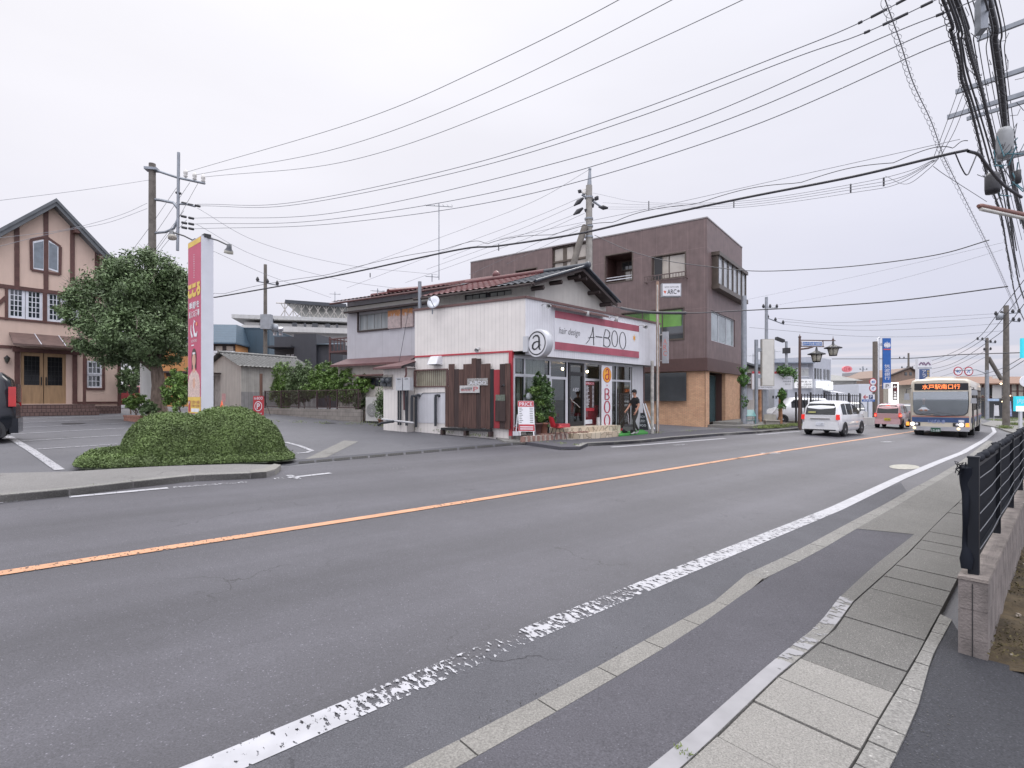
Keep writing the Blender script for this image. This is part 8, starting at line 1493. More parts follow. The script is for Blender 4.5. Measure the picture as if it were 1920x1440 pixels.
MB().box(f2,X2(1529),X2(1539),.05,.3,z2(727),z2(714)).build('lit_sign',m_lit,T);MB().box(f2,X2(1542),X2(1555),.05,.3,z2(729),z2(714)).build('lit_sign',m_lit,T);text(f2,'歯科',X2(1543.5),X2(1553),z2(726),z2(717),.31,m_navy,T);MB().add([f2.p(X2(1543),0,z2(731)),f2.p(xe,0,z2(731)),f2.p(xe,1.2,z2(736)),f2.p(X2(1543),1.2,z2(736))],[(0,1,2,3)]).build('canopy',m_alu,T)
for u in(1448,1454):MB().box(fr,x(u),x(u+3),.0,.04,zq_(747),zq_(742)).build('small_window',m_dgl,T)
T=thing('cream_house','cream house with dark gable roof partly behind the ivy pole','house',at(1405,770,44));fr=Fr(at(1380,0,43).xy.to_3d(),(1,.1,0));x=lambda u:fr.u(u);zq_=lambda v:fr.uv(1400,v)[1]
MB().box(fr,0,x(1432),-7,0,-.6,zq_(690)).build('wall',m_low,T);mb=MB();mb.add([fr.p(-.5,.5,zq_(672)),fr.p(x(1436),.5,zq_(692)),fr.p(x(1436),-7,zq_(692)),fr.p(-.5,-7,zq_(672)),fr.p(-.5,.5,zq_(676)),fr.p(x(1436),.5,zq_(695))],[(0,1,2,3),(0,4,5,1)]);mb.poly(fr,[(0,zq_(690)),(x(1432),zq_(692)),(0,zq_(675))],.0,None);mb.build('roof',m_roofd,T);MB().box(fr,0,x(1432),.0,1.0,zq_(722),zq_(720)).box(fr,0,x(1432),.0,.9,zq_(702),zq_(700)).build('balcony_slab',m_dkw,T)
mb=MB();
for k_ in range(16):mb.box(fr,x(1385+3*k_),x(1385+3*k_)+.04,.9,.94,zq_(720),zq_(710))
mb.box(fr,0,x(1432),.88,.96,zq_(711),zq_(710)).build('balcony_rail',m_alu,T)
for k_ in range(3):MB().box(fr,x(1386+15*k_),x(1396+15*k_),.0,.03,zq_(750),zq_(728)).build('shutter',m_alu,T)
T=thing('grey_roof_house','low cream building with a dark grey roof carrying the character 工 behind the iron fence','building',at(1585,765,55));fr=Fr(at(1553,0,54).xy.to_3d(),(1,.05,0));x=lambda u:fr.u(u);zq_=lambda v:fr.uv(1585,v)[1]
MB().box(fr,.3,x(1606),-9,0,-.8,zq_(713)).build('wall',M('greyish_wall',(.42,.41,.38),.8,var=.08),T);mb=MB();mb.add([fr.p(0,.5,zq_(714)),fr.p(x(1613),.5,zq_(714)),fr.p(x(1611),-3,zq_(702)),fr.p(x(1600),-5,zq_(696)),fr.p(x(1557),-5,zq_(696)),fr.p(0,-5,zq_(700)),fr.p(x(1613),-9,zq_(714))],[(0,1,2,3,4,5),(1,6,3,2)]);mb.build('roof',m_gt,T)
MB().box(fr,x(1588),x(1600),.0,.1,zq_(738),zq_(728)).build('sign_panel',m_wwhite,T);text(fr,'工',x(1591),x(1597),zq_(736),zq_(730),.12,M('sign_navy',(.05,.1,.25),.5),T);MB().box(fr,x(1558),x(1582),.0,4,-.8,zq_(722)).build('white_annex',m_wwhite,T)
p=at(1588,692,60);t=thing('neon_sign','small lit pink rooftop sign above the grey roof','sign',p);MB().poly(Fr(p,(1,0,0)),ell(0,0,.55,.36,n=14)[:-1],-.1,.1).build('panel',M('neon_pink',(.6,.2,.22),.5,emit=(1,.25,.3),es=.15),t);text(Fr(p,(1,0,0)),'日本',-.4,.4,-.2,.2,.12,m_redp,t)
for k_,(u0_,u1_,v0_,Y_,rows,lab)in enumerate(((1602,1622,704,170,5,'stepped distant apartment tower with pinkish balconies, left of the bank sign posts'),(1618,1636,697,190,6,'taller distant apartment tower just left of the bank sign posts'),(1650,1662,700,150,5,'grey distant apartment house between the bank sign and its posts'))):
 fr=Fr(at(u0_,0,Y_).xy.to_3d(),(1,0,0));T=thing('apartment_tower',lab,'building',at(u0_,765,Y_));x1_=fr.u(u1_);zt_=fr.uv(u0_,v0_)[1];MB().box(fr,0,x1_,-12,0,-1,zt_).build('wall',M('hazy_brick%d'%(k_%2),((.40,.31,.29),(.36,.36,.37))[k_%2],.8),T);mb=MB()
 for r_ in range(rows):zz=zt_-2.2-r_*2.6;mb.box(fr,.3,x1_-.3,.0,.8,zz-.4,zz)
 mb.build('balconies',m_pg,T)
fr=Fr(at(1492,0,33.5).xy.to_3d(),(.78,.62,0));t=thing('car_park_fence','tall black iron bar fence along the office car park','fence',fr.p(3,0,-.2));Lf=fr.u(1612);zf_=H+(HZ-738)*.0335;mb=MB()
for k_ in range(int(Lf/.42)):a=k_*.42;c=fr.p(a,0);mb.box(fr,a,a+.035,-.02,.02,gz(c.x,c.y),zf_)
tag(mb.build('bars',m_blk,t),kind='stuff');MB().box(fr,0,Lf,-.02,.02,zf_-.12,zf_-.07).box(fr,0,Lf,-.02,.02,-.1,-.05).build('rail',m_blk,t)
for k_ in range(6):a=Lf*k_/5;c=fr.p(a,0);MB().box(fr,a,a+.09,-.045,.045,gz(c.x,c.y),zf_+.1).build('post',m_blk,t)
p=at(1492,0,36.5);p.z=gz(p.x,p.y);ex=Vector((-.99,.1,0));car('white_van','white parked van facing left behind the iron fence and ivy post','car',Fr(p+Vector((1.9,-.2,0)),ex,Vector((0,0,1)).cross(ex)),3.7,1.6,1.75,[(0,1.0),(.06,1.5),(.2,1.72),(2.3,1.76),(2.9,1.15),(3.5,.98),(3.7,.7)],1.08,(.6,3.05),.3,m_wp,pillars=[(.25,1.3),(1.45,2.5)])
p=at(1597,0,45);p.z=gz(p.x,p.y);ex=Vector((-.5,-.86,0));car('grey_car','grey parked car seen through the iron fence near the grey-roofed building','car',Fr(p,ex,Vector((0,0,1)).cross(ex)),3.8,1.6,1.6,[(0,.9),(.1,1.0),(.4,1.5),(1.2,1.6),(2.2,1.5),(2.9,1.0),(3.6,.85),(3.8,.6)],1.0,(.7,3.1),.3,MATS['slate_car_paint'],pillars=[(.5,1.2),(1.25,2.2)])
for k_,(u0_,u1_,vt,Y_,lab)in enumerate(((1612,1626,772,40,'short grey concrete wall block left of the bank sign posts'),(1606,1640,783,37,'long low concrete kerb wall behind the white car'))):p,q_=at(u0_,0,Y_),at(u1_,0,Y_+.5);f_=Fr(p.xy.to_3d(),(q_-p).xy.to_3d());one(MB().box(f_,0,(q_-p).length,-.3,0,-.8,H+(HZ-vt)*Y_/F),'concrete_wall',m_pg,lab,'wall')
def pyl(name,lab,u0_,u1_,v0_,v1_,Y_,mat,rot=0.,dp=.4):fr=Fr(at(u0_,0,Y_).xy.to_3d(),(math.cos(rot),math.sin(rot),0));t=thing(name,lab,'sign',fr.p(.5,0,0));x1_=fr.u(u1_);z0_,z1_=fr.uv(u0_,v1_)[1],fr.uv(u0_,v0_)[1];MB().box(fr,0,x1_,-dp,0,z0_,z1_).build('box',mat,t);return t,fr,x1_,(lambda v:fr.uv((u0_+u1_)/2,v)[1])
m_bb_=M('bank_blue',(.02,.11,.38),.35);t,fr,x1_,z=pyl('bank_sign','tall blue bank sign with vertical white characters and P panel',1656,1670.5,634,729,46,m_bb_,dp=.12)
MB().box(fr,0,x1_,.0,.02,z(729),z(718)).build('white_panel',m_sgw,t);text(fr,'P',x1_*.3,x1_*.7,z(727),z(720.5),.03,m_ink,t);MB().box(fr,.03,x1_-.03,.0,.02,z(656),z(654)).build('red_line',M('pinkish_red',(.6,.1,.12),.4),t)
for k_,ch in enumerate('筑波銀行'):text(fr,ch,x1_*.14,x1_*.86,z(690+k_*7.4),z(683.4+k_*7.4),.02,m_pw,t)
for k_,h_ in enumerate((.5,.8,.65,1,.65,.8,.5)):a=x1_*(.14+.12*k_);MB().box(fr,a-.03,a+.03,0,.02,z(648)-h_*.2,z(648)+h_*.32).build('emblem_bar',m_pw,t)
MB().box(fr,x1_*.14,x1_*.86,0,.018,z(648)-.02,z(648)+.04).build('emblem_bar',m_pw,t);MB().tube([fr.p(-.32,-.2,-.8),fr.p(-.32,-.2,z(634)),fr.p(-.2,-.2,z(633))],.11,10).box(fr,-.3,0,-.25,-.15,z(648),z(643)).build('post',m_alu,t)
t2=thing('sign_column','plain dark brown square column beside the bank sign post','column',fr.p(-.9,0,0));MB().box(fr,-.72,-.48,-.3,0,-.8,z(640)).build('shaft',M('column_brown',(.15,.125,.105),.7),t2)
def rsign(u,v,Y_,r_,txt,t=None,lab='',thing_=True,slash=False):
 c=at(u,v,Y_);f_=Fr(c,(1,0,0));t=t or thing('road_sign',lab,'road sign',c);MB().poly(f_,ell(0,0,r_,r_,n=24)[:-1],-.03,0).build('disc',m_redp,t);MB().poly(f_,ell(0,0,r_*.78,r_*.78,n=24)[:-1],0,.008).build('field',m_pw,t)
 if txt:text(f_,txt,-r_*.5,r_*.5,-r_*.34,r_*.34,.014,m_bb_,t,bold=.02)
 if slash:g=MB();ribbon(g,f_,[(-r_*.35,-r_*.4),(-r_*.2,0),(0,r_*.3)],r_*.14,.014);ribbon(g,f_,[(r_*.4,r_*.35),(.0,0),(r_*.15,-r_*.4)],r_*.14,.014);g.build('arrows',m_bb_,t)
 return t
rsign(1637,716,45,.32,'40',lab='speed limit 40 roundel on the brown column by the bank sign');rsign(1637,728,45,.32,None,lab='no overtaking roundel below the 40 on the brown column',slash=True)
rsign(1796.5,696,56,.48,'40',lab='speed limit 40 roundel hanging over the road above the bus');rsign(1816.5,696,56,.48,None,lab='no overtaking roundel hanging over the road above the bus',slash=True)
t,p,z_=pole('sign_pole',1851,694,56,.16,.14,'pale blue steel pole whose arm holds the two roundels over the road',m_stl,'pole');MB().tube([Vector((p.x,p.y,z_-.4)),at(1830,693,56),at(1790,694.5,56)],.05,6).build('arm',m_stl,t);f_=Fr(at(1852,0,55.8).xy.to_3d(),(1,0,0));MB().box(f_,0,1.2,-.03,0,H+(HZ-752)*.0558,H+(HZ-747.5)*.0558).build('name_plate',M('pale_blue',(.35,.45,.6),.5),t)
t,fr,x1_,z=pyl('parking_arrow_sign','white and blue sign with red arrow and P beside the brown column',1616,1640,739,753,43,m_sgw,dp=.1);MB().box(fr,0,x1_,0,.015,z(753),z(749)).build('blue_strip',m_bb_,t);text(fr,'筑波銀行',.1,x1_-.1,z(752.3),z(749.8),.02,m_pw,t);MB().box(fr,x1_*.55,x1_*.85,0,.015,z(748),z(740.5)).build('parking_field',M('navy_field',(.02,.035,.12),.4),t);text(fr,'P',x1_*.62,x1_*.78,z(747),z(741.5),.02,m_pw,t);g=MB();zc=z(744.3);ribbon(g,fr,[(x1_*.46,zc),(x1_*.14,zc)],.08,.02);ribbon(g,fr,[(x1_*.28,zc+.16),(x1_*.12,zc),(x1_*.28,zc-.16)],.07,.021);g.build('arrow',m_redp,t);MB().tube([fr.p(x1_/2,-.05,-.8),fr.p(x1_/2,-.05,z(753))],.05,6).build('post',m_stl,t)
t,fr,x1_,z=pyl('avia_pylon','white roadside pylon with zigzag logo above a blue panel behind the bus',1721,1747,673,790,62,m_sgw);t.name='roadside_pylon';OFF[t.name]=OFF['avia_pylon'];g=MB();
for k_,(a,c)in enumerate((((.08,.25),(.25,.75)),((.25,.75),(.4,.25)),((.4,.8),(.56,.2)),((.56,.2),(.72,.75)),((.72,.8),(.9,.25)))):ribbon(g,fr,[(x1_*a[0],z(687)+(z(677)-z(687))*a[1]),(x1_*c[0],z(687)+(z(677)-z(687))*c[1])],.16,.012+.003*k_)
g.build('zigzag_logo',M('logo_plum',(.2,.13,.2),.4),t);MB().box(fr,.0,x1_,0,.01,z(691),z(689)).build('divider',m_stl,t);MB().box(fr,x1_*.1,x1_*.85,0,.012,z(760),z(692)).build('blue_field',m_navy,t)
for k_,ch in enumerate('アライト'):text(fr,ch,x1_*.3,x1_*.58,z(700+k_*7),z(694+k_*7),.02,m_pw,t)
for k_,ch in enumerate('自動車ガラス'):text(fr,ch,x1_*.66,x1_*.82,z(698+k_*5),z(694+k_*5),.02,m_yel,t)
t,fr,x1_,z=pyl('restaurant_pylon','narrow lit brown and white restaurant sign right of the bank sign',1671,1685,717,765,58,m_lit);MB().box(fr,.14,x1_-.14,0,.012,z(750),z(719.5)).build('brown_field',m_menu if 0 else MATS['menu_brown'],t)
for k_,ch in enumerate('かつ太本舗'):text(fr,ch,x1_*.28,x1_*.72,z(727.5+k_*5.2),z(723+k_*5.2),.02,m_redp if k_==1 else m_lit,t)
T=thing('brick_house','tall brown brick gabled building behind the bank sign and bus','building',at(1700,765,85));fr=Fr(at(1664,0,85).xy.to_3d(),(1,0,0));x=lambda u:fr.u(u);z=lambda v:fr.uv(1700,v)[1];m_bh=M('far_brick',(.22,.16,.13),.85,var=.12);mb=MB();mb.box(fr,0,x(1724),-12,0,-1,z(708));mb.poly(fr,[(0,z(708)),(x(1724),z(708)),(x(1722),z(700)),(x(1706),z(690)),(x(1704),z(690)),(0,z(707))],-12,0);mb.build('wall',m_bh,T);MB().tube([fr.p(-.3,.2,z(707)),fr.p(x(1705),.2,z(689)),fr.p(x(1724),.2,z(702))],.18,5).build('roof_edge',m_dkw,T)
for u,v in((1696,701),(1705,701),(1693,720),(1703,720)):MB().box(fr,x(u),x(u+4.5),0,.05,z(v+3),z(v-3)).build('window',m_dgl,T)
T=thing('brown_roof_shop','long low timber-framed shop under a wide brown roof at the far right','building',at(1850,765,68));fr=Fr(at(1772,0,68).xy.to_3d(),(1,0,0));x=lambda u:fr.u(u);z=lambda v:fr.uv(1850,v)[1];x2_=x(1990)
MB().box(fr,.5,x2_,-12,0,-1.5,z(718)).build('wall',M('shop_cream',(.46,.43,.36),.8),T);mb=MB();mb.add([fr.p(-.6,1,z(719)),fr.p(x2_,1,z(719)),fr.p(x2_,-5,z(703)),fr.p(x(1787),-5,z(703)),fr.p(-.6,1,z(721)),fr.p(x2_,1,z(721)),fr.p(-.6,-12,z(719))],[(0,1,2,3),(4,5,1,0),(0,3,6)]);mb.build('roof',M('shop_roof',(.19,.105,.07),.7,var=.1),T)
mb=MB();
for k_ in range(16):mb.box(fr,x(1776+13*k_),x(1776+13*k_)+.2,0,.08,z(745),z(720))
mb.box(fr,.5,x2_,0,.09,z(734),z(732.5)).box(fr,.5,x2_,0,.09,z(746),z(744)).build('timber_frame',m_timber,T);MB().box(fr,x(1790),x(1890),.02,.1,z(742),z(727)).box(fr,.5,x2_,.02,.12,-1.4,z(752)).build('dark_glazing',m_dgl,T);MB().box(fr,.5,x2_,0,1.4,z(749),z(747)).build('awning',m_blk,T)
for u,v in((1829,720.5),(1877,719.5),(1893,742),(1880,753)):c=at(u,v,66);MB().lathe(c,[(0,-.12),(.15,0),(0,.12)],10).build('wall_lamp',M('lamp_glow',(1,.8,.5),.5,emit=(1,.75,.45),es=3),T)
MB().box(fr,x(1857),x(1874),.2,.3,z(748),z(722)).box(fr,x(1858),x(1888),.2,.3,z(710),z(705.5)).build('sign_panel',m_pg,T)
for k_,(u0_,u1_,v0_,v1_,m_,lab)in enumerate(((1863.5,1874,760,782,m_sgw,'plain white banner on the verge at the far right'),(1883,1898,752,783,M('banner_blue',(.32,.36,.55),.7,var=.5,scale=5),'blue and white banner on the verge, right of the plain white one'))):
 p=at(u0_,v1_,44);fr=Fr(p,(1,0,0));x1_=fr.u(u1_);h_=(v1_-v0_)*.044;t=thing('banner',lab,'banner',p);mb=MB();V=[]
 for i in range(9):a=x1_*i/8;V+=[fr.p(a,.04*math.sin(i*2),.1),fr.p(a*.8+.05,.03*math.sin(i*2+1),h_)]
 mb.add(V,[(2*i,2*i+2,2*i+3,2*i+1)for i in range(8)],0,True);mb.build('cloth',m_,t);MB().tube([fr.p(0,0,-.3),fr.p(.05,0,h_+.1)],.02,5).build('pole',m_alu,t)
t,fr,x1_,z=pyl('cyan_sign','lit cyan and white roadside sign at the right edge',1905,1932,743,771,36,M('cyan_lit',(.03,.45,.55),.4,emit=(.05,.7,.85),es=.35),dp=.2);MB().box(fr,0,x1_,0,.01,z(771),z(761.5)).build('white_half',m_lit,t);text(fr,'内科',.08,x1_-.1,z(757),z(748),.01,m_pw,t);text(fr,'P→',.08,x1_*.7,z(769),z(764),.02,M('cyan_ink',(.03,.35,.45),.5),t);MB().box(fr,x1_*.3,x1_*.5,-.15,-.05,-.8,z(771)).build('post',m_alu,t)
t,fr,x1_,z=pyl('cyan_banner_sign','upright cyan sign high at the right edge above the round sign',1917,1932,634,671,30,MATS['cyan_lit'],dp=.15);t3=thing('round_notice','round white sign with grey rim at the right edge','sign',at(1921,715,30));MB().poly(Fr(at(1922,715,30),(1,0,0)),ell(0,0,.3,.3,n=24)[:-1],-.03,0).build('disc',m_pw,t3)
m_gr=M('verge_grass',(.15,.19,.06),.8,var=.35,scale=3,isl=.4);r=np.random.default_rng(12);P=[]
for(u,v,rx,ry,n_,h_)in((1450,802,1.6,.3,2600,.14),(1490,798,.9,.3,900,.12),(1905,797,.6,.6,900,.2),(1885,803,.5,.4,700,.18),(1880,789,1.2,1.2,900,.15),(1835,783,1.5,.5,700,.12),(1912,787,1.5,1.2,900,.2)):
 c=G(u,v,.1);a=r.normal(0,rx*.5,n_);b=r.normal(0,ry*.5,n_);X=c.x+DS.x*a+DN.x*b;Y_=c.y+DS.y*a+DN.y*b;P.append(np.stack([X,Y_,G0+GX*X+GY*Y_+.1+r.uniform(0,h_,n_)],1))
P=np.concatenate(P);o=foliage('verge_grass',m_gr,P,np.tile([.3,-1,.2],(len(P),1)),.07,None,loc=(15,25,-.2),asp=.14,fold=False);tag(o,'tufts of weeds along the pavement edge by the street lamp and bus','grass',kind='stuff')
tag(sheet('dirt_verge',px([(1395,795),(1500,788),(1500,797),(1440,801),(1396,803)],.11),.104,m_earth));slab('right_verge',px([(1840,795),(1860,788),(1990,790),(2060,840),(1905,812),(1884,806),(1868,800)],.1),.09,m_oldconc,kind='structure')
# ================================================================== block wall, black fence and moss bed on the right
w0=Vector((3.095,3.70));wd=Vector((.723,.691)).normalized();wn=Vector((wd.y,-wd.x));FN=Fr((w0.x,w0.y,0),(wd.x,wd.y,0));zt=.36;Lw=11.5;TH=.155
if FN.ey.dot(wn.to_3d())<0:FN.ey=-FN.ey
m_nw=brick('near_block_side',(wd.x,wd.y,0),(.20,.165,.15),(.18,.15,.135),(.10,.085,.08),bw=.4,bh=.195,ms=.006);m_nf=M('near_block_end',(.20,.175,.165),.9,var=.3,scale=7,bump=.7,bscale=70,streak=.25);m_cap=M('near_wall_cap',(.19,.165,.15),.95,var=.35,scale=9,bump=1,bscale=90)
t=thing('near_block_wall','low pinkish grey concrete block wall carrying the black fence','wall',FN.p(Lw/2,TH/2,-.2))
mb=MB()
for j,(c0,c1)in enumerate(((-.35,-.055),(-.045,.15),(.16,zt-.0))):
 x_=.0;k=0
 while x_<Lw:x1_=min(x_+(.2 if(j%2 and k==0)else .4),Lw);sl=GX*wd.x*x_+GY*wd.y*x_;mb.box(FN,x_+.003,x1_-.003,.0,TH,c0+(sl if 0 else 0),c1);x_=x1_;k+=1
mb.box(FN,.006,Lw,.006,TH-.006,-.4,zt-.004)
mb.build('blocks',m_nf,t);MB().box(FN,-.006,Lw,-.006,TH+.006,zt,zt+.02,taper=.004).build('capping',m_cap,t)
MB().box(FN,-.002,.001,TH*.47,TH*.5,-.3,zt-.02).build('end_joint',m_blk,t)
m_fb=M('fence_black',(.012,.014,.019),.5,var=.2,spec=.25);m_net=M('fence_net',(.012,.014,.02),.8,spec=.1)
t=thing('black_fence','black metal rail fence covered with dark netting on the block wall','fence',FN.p(5,.07,zt+.02));zb=zt+.02;ztp=1.19
for k in range(7):
 a=.1+1.66*k;o=MB().box(FN,a,a+.06,.04,.10,zb,ztp).build('post',m_fb,t);MB().box(FN,a-.004,a+.064,.036,.104,ztp,ztp+.012).build('post_cap',m_fb,o)
for k in range(6):
 a0_,a1_=.16+1.66*k,.10+1.66*(k+1);MB().box(FN,a0_,a1_,.05,.088,ztp-.07,ztp-.03).box(FN,a0_,a1_,.05,.088,zb+.1,zb+.14).build('rail',m_fb,t)
 MB().box(FN,a0_,a1_,.062,.07,zb+.06,ztp-.05).build('netting',m_net,t);g=MB()
 for j in range(5):z_=zb+.17+j*.125;g.tube([FN.p(a0_,.100,z_),FN.p((a0_+a1_)/2,.102,z_-.012),FN.p(a1_,.100,z_)],.0035,5)
 g.build('tie_wire',M('tie_wire_grey',(.22,.23,.25),.4,.5),t);g=MB();g.tube([FN.p(a0_+(a1_-a0_)*i/14,.08+.012*math.sin(i*1.7),ztp-.012+.01*math.sin(i*2.3))for i in range(15)],[.024+.006*math.sin(i*1.9)for i in range(15)],7).build('rolled_net_edge',m_net,t)
MB().tube([FN.p(.11+.03*math.sin(i),.035-.012*i/12*(i<9),ztp-.06-i*.065)for i in range(12)],[.035,.045,.04,.026,.02,.018,.018,.02,.022,.03,.04,.03],8).build('gathered_net',m_net,t)
g=MB();r=random.Random(3)
for i in range(16):p=FN.p(.08+r.uniform(-.02,.03),.01+r.uniform(-.03,.02),ztp-.07+r.uniform(-.04,.03));g.tube([p,p+Vector((r.uniform(-.03,.03),r.uniform(-.03,.03),r.uniform(-.03,.03))),p+Vector((r.uniform(-.04,.04),0,r.uniform(-.05,.02)))],.003,4)
g.build('loose_strands',m_net,t)
m_moss=M('moss',(.062,.045,.024),.95,var=.6,scale=7,bump=1,bscale=40);r=np.random.default_rng(3);mb=MB();na,nb_=90,26;V=[]
for j in range(nb_):
 for i in range(na):a=-.05+11*i/(na-1);b=TH+2.6*j/(nb_-1);p=FN.p(a,b);n_=math.sin(a*9+b*4)*.02+math.sin(a*17-b*13)*.014+math.sin(b*21+a*3)*.012;V.append(Vector((p.x,p.y,gz(p.x,p.y)+.10+n_-.06*(i<4)*(4-i)/4)))
mb.add(V,[(j*na+i,j*na+i+1,(j+1)*na+i+1,(j+1)*na+i)for j in range(nb_-1)for i in range(na-1)],0,True);tag(mb.build('moss_bed',m_moss),kind='structure')
n=22000;a=rng.uniform(-.02,7,n)**1.0;b=rng.uniform(TH,TH+2.2,n);P=np.array([FN.o.x,FN.o.y,0])+a[:,None]*np.array(FN.ex)+b[:,None]*np.array(FN.ey);P[:,2]=G0+GX*P[:,0]+GY*P[:,1]+.11+rng.uniform(-.01,.03,n);keep=(np.sin(a*4.1+b*2)+np.sin(b*7-a*2.3)+rng.normal(0,.6,n))>-.2;P=P[keep]
o=foliage('moss_tufts',M('moss_tuft',(.075,.062,.026),.95,var=.6,scale=9,isl=.6),P,np.tile([0,-.2,1],(len(P),1)),.012,None,loc=FN.p(2,1,-.1));tag(o,'brownish green moss covering the bed right of the block wall','moss',kind='stuff')
mb=MB();rr_=random.Random(5)
for i in range(160):a_,b_=rr_.uniform(0,5),TH+rr_.uniform(.03,1.8);p=FN.p(a_,b_);p.z=gz(p.x,p.y)+.13;s_=rr_.uniform(.003,.01);mb.box(Fr(p,(math.cos(i),math.sin(i),0)),-s_*1.6,s_*1.6,-s_,s_,-s_,s_*.7)
tag(mb.build('pebbles',M('pebble',(.30,.26,.21),.8,var=.4,scale=20)),'small pebbles and dead leaves scattered on the moss bed','pebbles',kind='stuff')
mb=MB()
for i in range(240):
 if i%2:p=G(rr_.uniform(1700,1790),rr_.uniform(1180,1440),.058);
 else:c=rr_.uniform(0,1);p=G(900+700*c+rr_.gauss(0,12),1350-340*c+rr_.gauss(0,8),.012)
 s_=rr_.uniform(.0012,.0028);mb.box(Fr(p,(math.cos(i),math.sin(i),0)),-s_,s_,-s_,s_,-s_*.3,s_)
tag(mb.build('loose_grit',M('grit',(.09,.088,.085),.9,var=.4)),'loose grit along the near kerb and the edging blocks','grit',kind='stuff')
# ================================================================== utility poles and overhead wires
m_w=M('wire_black',(.05,.05,.058),.6,var=.1);m_wg=M('wire_grey',(.20,.205,.23),.6,var=.1);m_tl=M('teal_tie',(.05,.16,.2),.5);m_arm=M('galvanised_arm',(.26,.28,.31),.45,.4,var=.15)
ORD=['first','second','third','fourth','fifth','sixth','seventh','eighth']
def smooth(P,n=12):
 P=[2*P[0]-P[1]]+P+[2*P[-1]-P[-2]];o=[]
 for i in range(1,len(P)-2):
  for k in range(n):t=k/n;a,b,c,d=P[i-1:i+3];o.append(.5*((2*b)+(c-a)*t+(2*a-5*b+4*c-d)*t*t+(3*b-a-3*c+d)*t**3))
 return o+[P[-2]]
def pts3(px_,Y0=None,Y1=None,z=None):
 P=[Vector(p)for p in px_];P=smooth(P)if len(P)>2 else[P[0].lerp(P[1],i/8)for i in range(9)];Ls=[0]
 for a,b in zip(P,P[1:]):Ls.append(Ls[-1]+(b-a).length)
 if z is not None:return[at(p.x,p.y,(z-H)*F/(HZ-p.y))for p in P]
 return[at(p.x,p.y,1/((1/Y0)*(1-l/Ls[-1])+(1/Y1)*(l/Ls[-1])))for p,l in zip(P,Ls)]
def wire(P,r,lab,group=None,mat=None,name='overhead_wire',cat='wire',sleeves=(),sr=.035):
 o=tag(MB().tube(P,r,5,cap=False).build(name,mat or m_w),lab,cat,group)
 for f0,f1 in sleeves:i0,i1=int(f0*(len(P)-1)),max(int(f0*(len(P)-1))+1,int(f1*(len(P)-1)));MB().tube(P[i0:i1+1],sr,7).build('sleeve',m_w,o)
 return o
def wset(txt,grp,L_,r,mat=None,**k):
 for i,(p,Y0,Y1,*sl)in enumerate(L_):wire(pts3(p,Y0,Y1),r*.72,f'{ORD[i]} from the top of {txt}',grp,mat,sleeves=sl[0]if sl else(),sr=.026,**k)
t,p,z1=pole('utility_pole',285.5,307,26,.20,.15,'old concrete utility pole with offset steel rack behind the round tree',m_dpole)
V_=lambda u,v,Y=26:at(u,v,Y)
for pts,r in(([(333,470),(334,400),(335,286)],.07),([(288,318),(333,333),(384,344)],.06),([(290,374),(300,375),(325,380),(333,390)],.07),([(287,437),(310,435),(326,428),(333,412)],.06),([(335,382),(350,383),(366,387)],.05)):MB().tube([V_(*q_)for q_ in pts],r,7).build('rack_arm',m_arm,t)
for u,v in((348,333),(365,338),(381,342)):MB().lathe(V_(u,v),[(.03,0),(.1,.06),(.06,.12),(.1,.18),(.09,.3),(0,.42)],10).build('insulator',m_ins,t)
for u,v in((347,381),(359,384),(372,386),(346,406),(360,409),(347,418),(360,420),(347,427),(360,429),(336,362)):MB().tube([V_(u-6,v-1),V_(u+3,v+1)],.06,6).build('insulator',m_insb,t)
MB().box(Fr(V_(288,318),(1,.2,0)),-.35,.2,-.2,.2,-.06,.06).build('clamp',m_arm,t)
wset('three wires from the left pole to the top edge','upper wires from the left pole',[([(349,323),(680,224),(900,130),(1165,-3),(1480,-190)],26,9.6),([(366,328),(640,276),(920,170),(1265,-3),(1560,-165)],26,9.6),([(382,332),(660,300),(960,195),(1398,-3),(1660,-140)],26,9.6)],.013,m_wg)
wset('five wires from the left pole across the sky','middle wires from the left pole',[([(370,383),(560,378),(900,303),(1200,205),(1480,97),(1600,48),(1700,-3),(1860,-90)],26,9,((.73,.745),(.77,.81),(.84,.86))),([(372,386),(560,383),(900,312),(1200,218),(1490,108),(1620,62),(1760,-3),(1880,-60)],26,9,((.72,.735),(.76,.80),(.83,.85),(.87,.89))),([(362,409),(620,400),(960,327),(1300,225),(1650,72),(1780,20),(1880,-22)],26,9,((.80,.82),(.84,.86))),([(362,420),(620,411),(1000,343),(1380,218),(1740,60),(1800,40)],26,9,((.95,.98),)),([(362,429),(640,418),(1000,362),(1400,240),(1740,92),(1810,70)],26,9,((.95,.98),))],.014,m_wg)
wset('the thin wires leaving the left pole towards the left edge','wires to the left edge',[([(284,337),(150,357),(-10,377)],26,20),([(276,381),(220,405),(120,431),(-10,447)],26,20),([(276,391),(200,418),(100,437),(-10,464)],26,20)],.012,m_wg)
wset('the steep stay wires fanning down behind the round tree','stay wires under the left pole rack',[([(331,352),(281,425),(240,480)],26,26),([(356,342),(300,425),(268,470)],26,26),([(372,342),(325,425),(290,475)],26,26),([(345,395),(300,455),(286,478)],26,26),([(350,412),(312,455),(296,476)],26,26)],.012)
wset('faint wires sloping from the left pole towards the red roof','faint wires behind the tall sign',[([(370,390),(480,452),(640,495),(820,515)],26,34),([(368,420),(480,480),(640,525),(780,545)],26,32),([(398,470),(500,515),(620,558)],26,36)],.012,m_wg)
